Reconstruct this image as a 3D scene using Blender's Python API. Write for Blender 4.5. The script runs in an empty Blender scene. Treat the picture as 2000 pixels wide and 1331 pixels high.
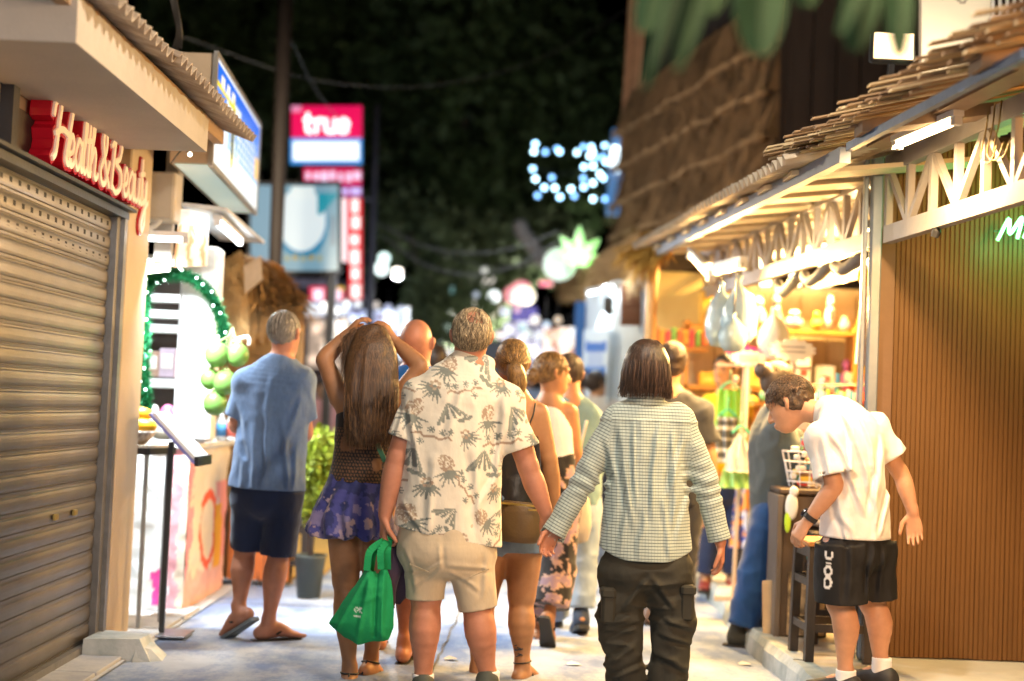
import bpy, math, random
import numpy as np
from mathutils import Vector, Matrix

random.seed(7)
RNG = np.random.default_rng(11)
SC = bpy.context.scene
COL = SC.collection

# ------------------------------------------------------------------ camera
CAM_Z = 1.30
FPX = 2000 * 50.0 / 36.0                 # focal length in pixels of the 2000 px wide photograph
ROLL = math.radians(2.4)
PITCH = math.radians(2.62)
cam_data = bpy.data.cameras.new('camera')
cam_data.lens = 50.0
cam_data.sensor_width = 36.0
cam_data.clip_end = 400.0
cam_data.dof.use_dof = True
cam_data.dof.focus_distance = 6.35
cam_data.dof.aperture_fstop = 0.88
cam = bpy.data.objects.new('camera', cam_data)
COL.objects.link(cam)
_fwd = Vector((0, math.cos(PITCH), math.sin(PITCH)))
_up0 = Vector((0, -math.sin(PITCH), math.cos(PITCH)))
_r0 = Vector((1, 0, 0))
_cx = _r0 * math.cos(ROLL) + _up0 * math.sin(ROLL)
_cy = -_r0 * math.sin(ROLL) + _up0 * math.cos(ROLL)
_m = Matrix((( _cx.x, _cy.x, -_fwd.x, 0), (_cx.y, _cy.y, -_fwd.y, 0), (_cx.z, _cy.z, -_fwd.z, CAM_Z), (0, 0, 0, 1)))
cam.matrix_world = _m
SC.camera = cam

def at(px, py, Y):
    """World point seen at pixel (px, py) of the photograph, at street depth Y."""
    d = _fwd + _cx * ((px - 1000.0) / FPX) + _cy * ((665.5 - py) / FPX)
    t = Y / d.y
    return np.array((d.x * t, Y, CAM_Z + d.z * t))

def ground(px, py, z=0.0):
    d = _fwd + _cx * ((px - 1000.0) / FPX) + _cy * ((665.5 - py) / FPX)
    t = (z - CAM_Z) / d.z
    return np.array((d.x * t, d.y * t, z))

# ------------------------------------------------------------------ night sky
world = bpy.data.worlds.new('World')
SC.world = world
world.use_nodes = True
wn = world.node_tree
wn.nodes.clear()
w_out = wn.nodes.new('ShaderNodeOutputWorld')
w_bg = wn.nodes.new('ShaderNodeBackground')
w_sky = wn.nodes.new('ShaderNodeTexSky')
w_sky.sky_type = 'NISHITA'
w_sky.sun_disc = False
w_sky.sun_elevation = math.radians(-7.0)
w_sky.sun_rotation = math.radians(200.0)
w_bg.inputs['Strength'].default_value = 0.10
wn.links.new(w_sky.outputs['Color'], w_bg.inputs['Color'])
wn.links.new(w_bg.outputs['Background'], w_out.inputs['Surface'])

# ------------------------------------------------------------------ picture settings
SC.render.engine = 'CYCLES'
SC.view_settings.view_transform = 'Standard'
SC.view_settings.look = 'None'
SC.view_settings.gamma = 1.0
SC.view_settings.exposure = -0.06
SC.view_settings.use_curve_mapping = False
SC.cycles.use_denoising = True
try:
    SC.cycles.denoiser = 'OPENIMAGEDENOISE'
except Exception:
    pass
SC.cycles.max_bounces = 6
SC.cycles.diffuse_bounces = 3
SC.cycles.glossy_bounces = 3
SC.cycles.transmission_bounces = 4
SC.cycles.transparent_max_bounces = 6
SC.cycles.sample_clamp_indirect = 4.0
SC.cycles.caustics_reflective = False
SC.cycles.caustics_refractive = False

# ------------------------------------------------------------------ materials
MATS = {}
def M(name, col, rough=.6, metal=0.0, var=.15, scale=6.0, bump=.12, bscale=45.0, stretch=(1, 1, 1),
      sss=0.0, emit=None, estr=0.0, attr=None, spec=.4, trans=0.0, alpha=1.0, dim=1.0, col2=None, bdist=.01, sheen=0.0):
    """Principled material with noise mottling and noise relief; attr = colour attribute used as base colour."""
    if name in MATS:
        return MATS[name]
    m = bpy.data.materials.new(name)
    m.use_nodes = True
    nt = m.node_tree
    b = nt.nodes['Principled BSDF']
    L = nt.links.new
    tc = nt.nodes.new('ShaderNodeTexCoord')
    mp = nt.nodes.new('ShaderNodeMapping')
    mp.inputs['Scale'].default_value = stretch
    L(tc.outputs['Object'], mp.inputs['Vector'])
    n1 = nt.nodes.new('ShaderNodeTexNoise')
    n1.inputs['Scale'].default_value = scale
    n1.inputs['Detail'].default_value = 5.0
    n1.inputs['Roughness'].default_value = .62
    L(mp.outputs['Vector'], n1.inputs['Vector'])
    if attr:
        at_ = nt.nodes.new('ShaderNodeAttribute')
        at_.attribute_name = attr
        src = at_.outputs['Color']
    if attr or col2 is None:
        mr = nt.nodes.new('ShaderNodeMapRange')
        mr.inputs['From Min'].default_value = .25
        mr.inputs['From Max'].default_value = .75
        mr.inputs['To Min'].default_value = (1 - var) * dim
        mr.inputs['To Max'].default_value = (1 + var) * dim
        L(n1.outputs['Fac'], mr.inputs['Value'])
        mx = nt.nodes.new('ShaderNodeVectorMath')
        mx.operation = 'SCALE'
        if attr:
            L(src, mx.inputs[0])
        else:
            mx.inputs[0].default_value = col[:3]
        L(mr.outputs['Result'], mx.inputs['Scale'])
        colout = mx.outputs['Vector']
    else:
        cr = nt.nodes.new('ShaderNodeValToRGB')
        cr.color_ramp.elements[0].position = .38
        cr.color_ramp.elements[0].color = (*col[:3], 1)
        cr.color_ramp.elements[1].position = .62
        cr.color_ramp.elements[1].color = (*col2[:3], 1)
        L(n1.outputs['Fac'], cr.inputs['Fac'])
        colout = cr.outputs['Color']
    L(colout, b.inputs['Base Color'])
    b.inputs['Roughness'].default_value = rough
    b.inputs['Metallic'].default_value = metal
    b.inputs['Specular IOR Level'].default_value = spec
    if sheen:
        b.inputs['Sheen Weight'].default_value = sheen
    if trans:
        b.inputs['Transmission Weight'].default_value = trans
    if alpha < 1:
        b.inputs['Alpha'].default_value = alpha
    if sss:
        b.inputs['Subsurface Weight'].default_value = sss
        b.inputs['Subsurface Radius'].default_value = (.02, .008, .004)
        b.inputs['Subsurface Scale'].default_value = .6
    if emit is not None:
        if attr and emit == 'attr':
            L(src, b.inputs['Emission Color'])
        else:
            b.inputs['Emission Color'].default_value = (*emit[:3], 1)
        b.inputs['Emission Strength'].default_value = estr
    if bump:
        n2 = nt.nodes.new('ShaderNodeTexNoise')
        n2.inputs['Scale'].default_value = bscale
        n2.inputs['Detail'].default_value = 4.0
        L(mp.outputs['Vector'], n2.inputs['Vector'])
        bp = nt.nodes.new('ShaderNodeBump')
        bp.inputs['Strength'].default_value = bump
        bp.inputs['Distance'].default_value = bdist
        L(n2.outputs['Fac'], bp.inputs['Height'])
        L(bp.outputs['Normal'], b.inputs['Normal'])
    m.diffuse_color = (*col[:3], 1)
    MATS[name] = m
    return m

# ------------------------------------------------------------------ object helpers
def tag(o, label=None, cat=None, group=None, kind=None):
    if label: o['label'] = label
    if cat: o['category'] = cat
    if group: o['group'] = group
    if kind: o['kind'] = kind
    return o

def thing(name, label, cat, loc=(0, 0, 0), group=None):
    o = bpy.data.objects.new(name, None)
    COL.objects.link(o)
    o.location = [float(v) for v in loc]
    o.empty_display_size = .1
    return tag(o, label, cat, group)

def wloc(o):
    v = np.zeros(3)
    while o is not None:
        v += np.array(o.location)
        o = o.parent
    return v

def link_mesh(name, verts, faces, mat, parent=None, loc=None, smooth=False, colors=None, attr='col', vecs=None):
    """World-space verts; re-based on the parent chain or on loc."""
    V = np.asarray(verts, dtype=np.float64).reshape(-1, 3)
    me = bpy.data.meshes.new(name)
    o = bpy.data.objects.new(name, me)
    COL.objects.link(o)
    if parent is not None:
        o.parent = parent
        V = V - wloc(parent)
        if loc is not None:
            l = np.asarray(loc, float) - wloc(parent)
            o.location = l
            V = V - l
    elif loc is not None:
        o.location = [float(x) for x in loc]
        V = V - np.asarray(loc, float)
    if isinstance(faces, np.ndarray):
        F = faces.astype(np.int32)
        nf, k = F.shape
        me.vertices.add(len(V)); me.vertices.foreach_set('co', V.astype(np.float32).ravel())
        me.loops.add(nf * k); me.loops.foreach_set('vertex_index', F.ravel())
        me.polygons.add(nf)
        me.polygons.foreach_set('loop_start', np.arange(0, nf * k, k, dtype=np.int32))
        me.polygons.foreach_set('loop_total', np.full(nf, k, np.int32))
        me.update(calc_edges=True)
    else:
        me.from_pydata(V.tolist(), [], [list(map(int, f)) for f in faces])
        me.update()
    if mat is not None:
        me.materials.append(mat)
    if smooth:
        me.polygons.foreach_set('use_smooth', np.ones(len(me.polygons), bool))
    if colors is not None:
        a = me.color_attributes.new(attr, 'FLOAT_COLOR', 'POINT')
        c4 = np.ones((len(V), 4), np.float32); c4[:, :3] = colors
        a.data.foreach_set('color', c4.ravel())
    if vecs is not None:
        a = me.attributes.new('cloth', 'FLOAT_VECTOR', 'POINT')
        a.data.foreach_set('vector', np.asarray(vecs, np.float32).ravel())
    return o

def unit(v):
    v = np.asarray(v, float)
    return v / (np.linalg.norm(v) + 1e-12)

class MB:
    """Collects shapes in world space; build() links them as one mesh object."""
    def __init__(s):
        s.v = []; s.f = []
    def add(s, verts, faces):
        n = len(s.v)
        s.v.extend([tuple(map(float, p)) for p in verts])
        s.f.extend([tuple(n + i for i in f) for f in faces])
        return s
    def hexa(s, p):
        """8 corners: bottom 0-3 (ccw from above), top 4-7."""
        return s.add(p, [(3, 2, 1, 0), (4, 5, 6, 7), (0, 1, 5, 4), (1, 2, 6, 5), (2, 3, 7, 6), (3, 0, 4, 7)])
    def box(s, c, size, ax=None, ay=None, az=None):
        c = np.asarray(c, float); hx, hy, hz = np.asarray(size, float) / 2
        X = unit(ax) if ax is not None else np.array((1., 0, 0))
        Y = unit(ay) if ay is not None else np.array((0, 1., 0))
        Z = unit(az) if az is not None else np.array((0, 0, 1.))
        P = [c + X * a * hx + Y * b * hy + Z * d * hz for d in (-1, 1) for a, b in ((-1, -1), (1, -1), (1, 1), (-1, 1))]
        return s.hexa(P)
    def bbox(s, c, size, bev=.01, ax=None, ay=None):
        """box with bevelled vertical and horizontal edges (approximate chamfer)."""
        c = np.asarray(c, float); hx, hy, hz = np.asarray(size, float) / 2
        X = unit(ax) if ax is not None else np.array((1., 0, 0))
        Y = unit(ay) if ay is not None else np.array((0, 1., 0))
        Z = np.array((0, 0, 1.))
        rings = []
        for z, ins in ((-hz, bev), (-hz + bev, 0), (hz - bev, 0), (hz, bev)):
            a, b = hx - ins, hy - ins
            ring = [(-a + bev, -b), (a - bev, -b), (a, -b + bev), (a, b - bev), (a - bev, b), (-a + bev, b), (-a, b - bev), (-a, -b + bev)]
            rings.append([c + X * p + Y * q + Z * z for p, q in ring])
        V = [p for r in rings for p in r]
        F = [tuple(reversed(range(8))), tuple(range(24, 32))]
        for k in range(3):
            for i in range(8):
                j = (i + 1) % 8
                F.append((k * 8 + i, k * 8 + j, (k + 1) * 8 + j, (k + 1) * 8 + i))
        return s.add(V, F)
    def bar(s, p, q, w, h=None, up=(0, 0, 1)):
        p, q = np.asarray(p, float), np.asarray(q, float)
        h = w if h is None else h
        d = unit(q - p)
        u = np.asarray(up, float)
        if abs(d @ u) > .98: u = np.array((0, 1., 0)) if abs(d[1]) < .9 else np.array((1., 0, 0))
        sd = unit(np.cross(d, u)); u = np.cross(sd, d)
        r = [(-w / 2, -h / 2), (w / 2, -h / 2), (w / 2, h / 2), (-w / 2, h / 2)]
        P = [p + sd * a + u * b for a, b in r] + [q + sd * a + u * b for a, b in r]
        return s.add(P, [(0, 1, 2, 3), (7, 6, 5, 4), (0, 4, 5, 1), (1, 5, 6, 2), (2, 6, 7, 3), (3, 7, 4, 0)])
    def tube(s, pts, r, n=8, caps=True):
        P = [np.asarray(p, float) for p in pts]
        R = list(r) if hasattr(r, '__len__') else [r] * len(P)
        V = []; prev = None
        for i, p in enumerate(P):
            d = unit(P[min(i + 1, len(P) - 1)] - P[max(i - 1, 0)])
            if prev is None:
                a = np.array((0, 0, 1.)) if abs(d[2]) < .9 else np.array((1., 0, 0))
            else:
                a = prev
            a = unit(a - d * (a @ d)); b = np.cross(d, a); prev = a
            for k in range(n):
                t = 2 * math.pi * k / n
                V.append(p + (a * math.cos(t) + b * math.sin(t)) * R[i])
        F = []
        for i in range(len(P) - 1):
            for k in range(n):
                j = (k + 1) % n
                F.append((i * n + k, i * n + j, (i + 1) * n + j, (i + 1) * n + k))
        if caps:
            F.append(tuple(reversed(range(n)))); F.append(tuple(range((len(P) - 1) * n, len(P) * n)))
        return s.add(V, F)
    def lathe(s, c, prof, n=16, ax=(0, 0, 1)):
        c = np.asarray(c, float); z = unit(ax)
        a = np.array((1., 0, 0)) if abs(z[0]) < .9 else np.array((0, 1., 0))
        a = unit(a - z * (a @ z)); b = np.cross(z, a)
        V = []; F = []
        for r, h in prof:
            for k in range(n):
                t = 2 * math.pi * k / n
                V.append(c + z * h + (a * math.cos(t) + b * math.sin(t)) * max(r, 1e-4))
        for i in range(len(prof) - 1):
            for k in range(n):
                j = (k + 1) % n
                F.append((i * n + k, i * n + j, (i + 1) * n + j, (i + 1) * n + k))
        F.append(tuple(reversed(range(n)))); F.append(tuple(range((len(prof) - 1) * n, len(prof) * n)))
        return s.add(V, F)
    def ell(s, c, r, n=14, m=9):
        c = np.asarray(c, float); r = np.asarray(r, float) * np.ones(3)
        V = []; F = []
        for i in range(m + 1):
            ph = math.pi * i / m
            for k in range(n):
                t = 2 * math.pi * k / n
                V.append(c + r * np.array((math.sin(ph) * math.cos(t), math.sin(ph) * math.sin(t), -math.cos(ph))))
        for i in range(m):
            for k in range(n):
                j = (k + 1) % n
                F.append((i * n + k, i * n + j, (i + 1) * n + j, (i + 1) * n + k))
        return s.add(V, F)
    def prism(s, outline, depth_vec):
        """closed polygon outline (world points) extruded along depth_vec."""
        P = [np.asarray(p, float) for p in outline]; d = np.asarray(depth_vec, float); n = len(P)
        return s.add(P + [p + d for p in P], [tuple(range(n)), tuple(reversed(range(n, 2 * n)))] +
                     [((i + 1) % n, i, n + i, n + (i + 1) % n) for i in range(n)])
    def build(s, name, mat, parent=None, loc=None, smooth=False):
        return link_mesh(name, s.v, s.f, mat, parent, loc, smooth)

def copy_of(o, loc, name=None):
    c = o.copy(); COL.objects.link(c)
    c.location = [float(v) for v in loc]
    return c

def catmull(pts, n=6):
    P = [np.asarray(p, float) for p in pts]
    if len(P) < 3:
        return [P[0] + (P[-1] - P[0]) * t for t in np.linspace(0, 1, n + 1)]
    P = [2 * P[0] - P[1]] + P + [2 * P[-1] - P[-2]]
    out = []
    for i in range(1, len(P) - 2):
        p0, p1, p2, p3 = P[i - 1:i + 3]
        for t in np.linspace(0, 1, n, endpoint=False):
            out.append(.5 * (2 * p1 + (p2 - p0) * t + (2 * p0 - 5 * p1 + 4 * p2 - p3) * t * t + (3 * p1 - p0 - 3 * p2 + p3) * t ** 3))
    out.append(P[-2])
    return out

def area_light(name, loc, target, size, power, color, parent=None, shape='RECTANGLE', spread=math.pi):
    l = bpy.data.lights.new(name, 'AREA')
    l.shape = shape
    l.size = size[0]; l.size_y = size[1]
    l.energy = power; l.color = color
    l.spread = spread
    o = bpy.data.objects.new(name, l)
    COL.objects.link(o)
    q = (Vector(target) - Vector(loc)).to_track_quat('-Z', 'Y')
    o.rotation_euler = q.to_euler()
    if parent is not None:
        o.parent = parent
        o.location = Vector(np.asarray(loc, float) - wloc(parent))
    else:
        o.location = [float(v) for v in loc]
    return o

def point_light(name, loc, power, color, r=.05, parent=None):
    l = bpy.data.lights.new(name, 'POINT')
    l.energy = power; l.color = color; l.shadow_soft_size = r
    o = bpy.data.objects.new(name, l)
    COL.objects.link(o)
    if parent is not None:
        o.parent = parent
        o.location = Vector(np.asarray(loc, float) - wloc(parent))
    else:
        o.location = [float(v) for v in loc]
    return o

def painted(name, corners, nu, nv, fn, mat, parent=None, smooth=False):
    """Flat grid between corners (bl, br, tr, tl) with colours from fn(u, v) -> (n,3)."""
    bl, br, tr, tl = [np.asarray(c, float) for c in corners]
    u, v = np.meshgrid(np.linspace(0, 1, nu), np.linspace(0, 1, nv))
    u = u.ravel(); v = v.ravel()
    P = (bl[None] * ((1 - u) * (1 - v))[:, None] + br[None] * (u * (1 - v))[:, None] + tr[None] * (u * v)[:, None] + tl[None] * ((1 - u) * v)[:, None])
    idx = np.arange(nu * nv).reshape(nv, nu)
    F = np.stack([idx[:-1, :-1].ravel(), idx[:-1, 1:].ravel(), idx[1:, 1:].ravel(), idx[1:, :-1].ravel()], 1)
    return link_mesh(name, P, F, mat, parent, colors=fn(u, v))

# ------------------------------------------------------------------ numpy noise
_PERM = np.random.default_rng(3).permutation(4096).astype(np.int64)
_VAL = np.random.default_rng(4).uniform(-1, 1, 4096)
def vnoise(P):
    """smooth value noise of (n,3) points -> (n,) in -1..1"""
    P = np.asarray(P, float)
    I = np.floor(P).astype(np.int64); f = P - I
    f = f * f * f * (f * (f * 6 - 15) + 10)
    out = np.zeros(len(P))
    for dx in (0, 1):
        wx = f[:, 0] if dx else 1 - f[:, 0]
        hx = _PERM[(I[:, 0] + dx) & 4095]
        for dy in (0, 1):
            wy = f[:, 1] if dy else 1 - f[:, 1]
            hy = _PERM[(hx + I[:, 1] + dy) & 4095]
            for dz in (0, 1):
                wz = f[:, 2] if dz else 1 - f[:, 2]
                h = _PERM[(hy + I[:, 2] + dz) & 4095]
                out += wx * wy * wz * _VAL[h]
    return out
def fbm(P, oct=3):
    s = np.zeros(len(P)); a = 1.0; t = 0
    P = np.asarray(P, float)
    for _ in range(oct):
        s += a * vnoise(P); t += a; a *= .5; P = P * 2.03 + 17.3
    return s / t
# ================================================================== THE SETTING
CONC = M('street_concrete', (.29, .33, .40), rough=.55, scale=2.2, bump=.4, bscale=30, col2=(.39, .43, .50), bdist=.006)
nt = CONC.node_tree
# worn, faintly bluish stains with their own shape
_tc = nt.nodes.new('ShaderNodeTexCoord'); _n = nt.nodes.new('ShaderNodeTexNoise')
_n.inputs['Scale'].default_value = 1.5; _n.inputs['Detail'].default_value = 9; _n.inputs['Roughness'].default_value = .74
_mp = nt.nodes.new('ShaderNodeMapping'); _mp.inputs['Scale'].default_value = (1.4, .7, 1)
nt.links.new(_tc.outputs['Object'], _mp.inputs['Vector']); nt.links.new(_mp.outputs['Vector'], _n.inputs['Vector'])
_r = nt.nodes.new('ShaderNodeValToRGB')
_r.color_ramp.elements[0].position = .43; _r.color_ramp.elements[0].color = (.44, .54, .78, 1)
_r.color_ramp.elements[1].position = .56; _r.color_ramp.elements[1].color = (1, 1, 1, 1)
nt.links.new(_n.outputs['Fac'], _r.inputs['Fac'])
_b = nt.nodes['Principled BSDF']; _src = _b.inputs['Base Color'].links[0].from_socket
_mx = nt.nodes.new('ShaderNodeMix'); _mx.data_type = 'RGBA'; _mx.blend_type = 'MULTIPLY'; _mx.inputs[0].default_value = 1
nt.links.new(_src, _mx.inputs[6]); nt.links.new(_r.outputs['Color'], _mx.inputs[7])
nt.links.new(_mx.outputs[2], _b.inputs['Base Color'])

PALE = M('pavement_concrete', (.42, .39, .34), rough=.75, scale=2.2, bump=.3, bscale=26, col2=(.55, .51, .45), bdist=.006)
KERB = M('kerb_concrete', (.30, .34, .34), rough=.8, scale=5, bump=.5, bscale=18, col2=(.48, .50, .49), bdist=.01)

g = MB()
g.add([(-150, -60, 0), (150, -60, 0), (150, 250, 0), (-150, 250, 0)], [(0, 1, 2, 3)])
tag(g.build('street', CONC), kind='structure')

# right-hand pavement: rough kerb stones and slab, street bends slightly left
def kerb_x(Y):
    return 1.40 + .012 * (Y - 7) + .025 * math.sin(Y * 2.1)
def wall_r(Y, off=0.0):
    """x of the right-hand post line (the trusses) at depth Y; off metres towards the street."""
    return 1.84 - .098 * (Y - 7.1) - off
ys = np.arange(-2.0, 15.01, .5)
pv = MB()
V = []
for Y in ys:
    V += [(kerb_x(Y) + .10, Y, .116), (6.0, Y, .116)]
pv.add(V, [(2 * i, 2 * i + 1, 2 * i + 3, 2 * i + 2) for i in range(len(ys) - 1)])
pav = tag(pv.build('pavement', PALE), kind='structure')
for i in range(len(ys) - 1):
    y0, y1 = ys[i], ys[i + 1] - .008
    k = MB()
    j = [random.uniform(-.014, .014) for _ in range(6)]
    n = 5
    V = []
    for t in range(n + 1):
        Y = y0 + (y1 - y0) * t / n
        x = kerb_x(Y); w = random.uniform(-.009, .009)
        V += [(x - .02 + w, Y, -.02), (x - .012 + w + j[0] * .5, Y, .085), (x + .012 + w + j[1] * .4, Y, .122 + j[2] * .25), (x + .106, Y, .121 + j[2] * .1), (x + .106, Y, -.02)]
    F = []
    for t in range(n):
        for q in range(4):
            a = t * 5 + q
            F.append((a, a + 1, a + 6, a + 5))
    F += [(4, 3, 2, 1, 0), tuple(range(n * 5, n * 5 + 5))]
    k.add(V, F)
    k.build('kerb_stone', KERB, pav)

# left-hand low footing in front of the shops, paver slabs
pl = MB(); pl.add([(-4, -2, .010), (-1.78, -2, .010), (-1.78, 9.7, .010), (-4, 9.7, .010)], [(0, 1, 2, 3)])
lp = tag(pl.build('left_footpath', M('footpath_grey', (.36, .36, .37), rough=.75, scale=3, bump=.3, bscale=30, col2=(.48, .47, .46))), kind='structure')
for i in range(8):
    y0 = 5.2 + i * .42
    q = MB(); q.bbox((-1.90 + random.uniform(-.01, .01), y0 + .2, .016), (.20, .405, .022), .004)
    q.build('paver', M('paver_grey', (.34, .34, .36), rough=.8, scale=7, bump=.4, bscale=40, col2=(.44, .43, .42)), lp)

for i, (ax_, ay_, bx_, by_) in enumerate(((-1.77, 6.1, 1.38, 6.35), (-1.77, 8.9, 1.40, 9.05), (-1.77, 11.9, 1.42, 12.0), (-.35, 6.24, -.25, 8.97))):
    n_ = 24; V = []
    for t in range(n_ + 1):
        x = ax_ + (bx_ - ax_) * t / n_; y = ay_ + (by_ - ay_) * t / n_; j_ = random.uniform(-.008, .008)
        px_, py_ = (0, 1) if abs(bx_ - ax_) > 1 else (1, 0)
        hw = random.uniform(.004, .008)
        V += [(x - px_ * hw + px_ * j_, y - py_ * hw + py_ * j_, .0045), (x + px_ * hw + px_ * j_, y + py_ * hw + py_ * j_, .0045)]
    jt = link_mesh('street_joint', V, [(2 * t, 2 * t + 1, 2 * t + 3, 2 * t + 2) for t in range(n_)], M('joint_dirt', (.12, .11, .10), rough=.9, var=.3)); jt['kind'] = 'structure'
for i, (px, py, c_, lab) in enumerate(((880, 1290, (.5, .42, .3), 'tan scrap of paper on the street between the legs of the older man'), (1120, 1300, (.62, .62, .6), 'white scrap of paper on the street beside the dark cargo trousers'), (1455, 1300, (.6, .56, .5), 'pale scrap of paper lying against the kerb'))):
    p = ground(px, py); q = MB(); q.add([p + (-.03, -.02, .006), p + (.028, -.024, .012), p + (.034, .022, .007), p + (-.01, .03, .018), p + (-.036, .012, .008)], [(0, 1, 2, 3, 4)])
    tag(q.build('paper_scrap', M('scrap%d' % i, c_, rough=.8), loc=p), lab, 'litter')

# broken concrete block at the foot of the pillar
b = MB()
c = np.array((-1.83, 7.02, .0))
def cb(dx, dy, z): return c + np.array((dx, dy, z))
b.hexa([cb(-.16, -.17, 0), cb(.16, -.13, 0), cb(.13, .17, 0), cb(-.16, .17, 0), cb(-.16, -.15, .10), cb(.10, -.12, .105), cb(.09, .13, .09), cb(-.16, .16, .095)])
b.hexa([cb(.08, -.16, 0), cb(.21, -.10, 0), cb(.19, .08, 0), cb(.09, .09, 0), cb(.09, -.12, .075), cb(.15, -.08, .05), cb(.14, .06, .05), cb(.09, .08, .07)])
tag(b.build('concrete_block', KERB, loc=c), 'broken grey concrete block lying at the foot of the beige pillar', 'concrete block')

# the night sky as a far dome is left to the world; dark ground goes on to the horizon
# ================================================================== LEFT SIDE: SHUTTERED SHOP
BEIGE = M('beige_paint', (.50, .39, .265), rough=.7, var=.10, scale=3, bump=.12, bscale=60)
GREYM = M('grey_metal', (.22, .21, .20), rough=.45, metal=.6, var=.25, scale=9, bump=.15)
SHUT = M('shutter_steel', (.19, .172, .155), rough=.43, metal=.88, var=.55, scale=2.6, bump=.10, bscale=160, stretch=(1, .25, 1))
BLACK = M('dark_void', (.012, .011, .010), rough=.8, var=.1)
DKMET = M('dark_metal', (.035, .035, .038), rough=.4, metal=.5, var=.2)
CREAM = M('cream_acrylic', (.85, .70, .54), rough=.35, var=.05, bump=0, emit=(1, .72, .5), estr=.14)  # faint glow stands in for light bounced onto the unlit letter faces
RED = M('red_acrylic', (.36, .004, .014), rough=.22, var=.08, bump=0, emit=(1, .02, .03), estr=.04, spec=.6)

SY0, SY1, SX = 3.9, 7.06, -2.03
sh = thing('roller_shutter', 'closed ribbed steel roller shutter beneath the red lettering', 'shutter', (SX, 5.5, 0))
pitch = .0872
prof = [(0, .000), (.006, .002), (.007, .010), (.001, .013), (.001, .016), (.007, .019), (.0095, .030), (.0105, .046), (.0095, .062), (.007, .074), (.001, .080), (0, pitch)]
def slat_mesh(z0):
    ny = 14
    V = []; F = []
    for i in range(ny + 1):
        Y = SY0 + (SY1 - SY0) * i / ny
        for (dx, dz) in prof:
            V.append((SX + dx, Y, z0 + dz))
    n = len(prof)
    for i in range(ny):
        for k in range(n - 1):
            F.append((i * n + k, (i + 1) * n + k, (i + 1) * n + k + 1, i * n + k + 1))
    return V, F
z0 = .06
V, F = slat_mesh(z0)
first = link_mesh('slat', V, F, SHUT, sh)
for i in range(1, 24):
    c = first.copy(); COL.objects.link(c); c.parent = sh
    c.location = (random.uniform(-.002, .002), 0, i * pitch)
    if i in (21, 22, 23):
        for k in range(30):
            Y = SY0 + .1 + k * .105 + (.05 if i % 2 else 0)
            if Y < SY1 - .03:
                h = MB(); h.box((SX + .0105, Y, z0 + i * pitch + .050), (.003, .032, .022)); h.build('vent_hole', BLACK, c)
for dy in (0, .28):
    h = MB(); h.bbox((SX + .022, 6.40 + dy, z0 + 7 * pitch + .046), (.016, .05, .030), .004)
    h.build('latch', M('brass', (.5, .38, .14), rough=.35, metal=.8), sh)
h = MB(); h.box((SX + .012, 5.5, .03), (.05, SY1 - SY0, .06)); h.build('bottom_bar', GREYM, sh)
h = MB()
h.box((SX + .015, SY1 + .03, 1.08), (.05, .06, 2.16)); h.box((SX + .022, SY1 + .085, 1.08), (.08, .05, 2.16))
h.build('guide_rail', GREYM, sh)
h = MB(); h.box((SX + .03, 5.5, 2.175), (.07, SY1 - SY0 + .2, .035)); h.box((SX + .045, 5.5, 2.205), (.10, SY1 - SY0 + .25, .016))
h.build('head_rail', DKMET, sh)

shop = thing('shop_building', 'beige rendered shop front with pillar and canopy over the shutter', 'shop', (-2.3, 5.5, 0))
w = MB(); w.box((-2.20, 5.2, 2.58), (.26, 5.0, .72)); w.build('lintel', BEIGE, shop)
w = MB(); w.bbox((-2.10, 7.40, 1.45), (.26, .42, 2.9), .008); w.build('pillar', BEIGE, shop)
w = MB(); w.box((-2.9, 5.6, 1.5), (.6, 5.0, 3.0)); w.build('wall', M('dark_wall', (.10, .095, .09), rough=.9), shop)
can = MB()
ny = 40
V = []; F = []
for i in range(ny + 1):
    Y = 4.87 + 2.13 * i / ny
    V += [(-2.06, Y, 2.49), (-1.55, Y, 2.49), (-1.55 + random.uniform(-.002, .002), Y, 2.652 + random.uniform(-.004, .006)), (-1.60, Y, 2.665 + random.uniform(-.006, .012)), (-2.06, Y, 2.66)]
for i in range(ny):
    for k in range(4):
        a = i * 5 + k
        F.append((a, a + 1, a + 6, a + 5))
F += [(4, 3, 2, 1, 0), tuple(range(ny * 5, ny * 5 + 5))]
can.add(V, F)
can.build('canopy', M('canopy_paint', (.43, .38, .32), rough=.7, var=.07, scale=4, bump=.15, bscale=70), shop)

# corrugated roof above the canopy
rf = thing('corrugated_roof', 'weathered corrugated roof edge above the beige canopy', 'roof', (-2.0, 5.6, 2.7))
CORR = M('weathered_cement_sheet', (.30, .23, .17), rough=.85, scale=9, bump=.4, bscale=40, col2=(.50, .41, .31), stretch=(.4, 2, 1))
def corrug(name, mat, parent, p0, along, down, length, run, per, amp, thick, nrm):
    """sheet: waves along 'along', corrugations running in direction 'down'."""
    along, down, nrm = unit(along), unit(down), unit(nrm)
    n = max(int(length / per * 8), 8)
    V = []; F = []
    for i in range(n + 1):
        s = length * i / n
        o = amp * math.sin(2 * math.pi * s / per)
        for (r, tt) in ((0, 0), (run, 0), (run, thick), (0, thick)):
            V.append(np.asarray(p0) + along * s + down * r + nrm * (o + tt))
    for i in range(n):
        a = i * 4
        for k in range(4):
            F.append((a + k, a + (k + 1) % 4, a + 4 + (k + 1) % 4, a + 4 + k))
    F += [(3, 2, 1, 0), (n * 4, n * 4 + 1, n * 4 + 2, n * 4 + 3)]
    return link_mesh(name, V, F, mat, parent, smooth=False)
for i in range(5):
    y0 = 3.2 + i * .86
    corrug('roof_sheet', CORR, rf, (-2.75, y0, 3.13 + .012 * (i % 2)), (0, 1, 0), (1.30, 0, -.46), .90, 1.40 + random.uniform(-.03, .03), .088, .020, .008, (.35, 0, 1))
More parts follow.
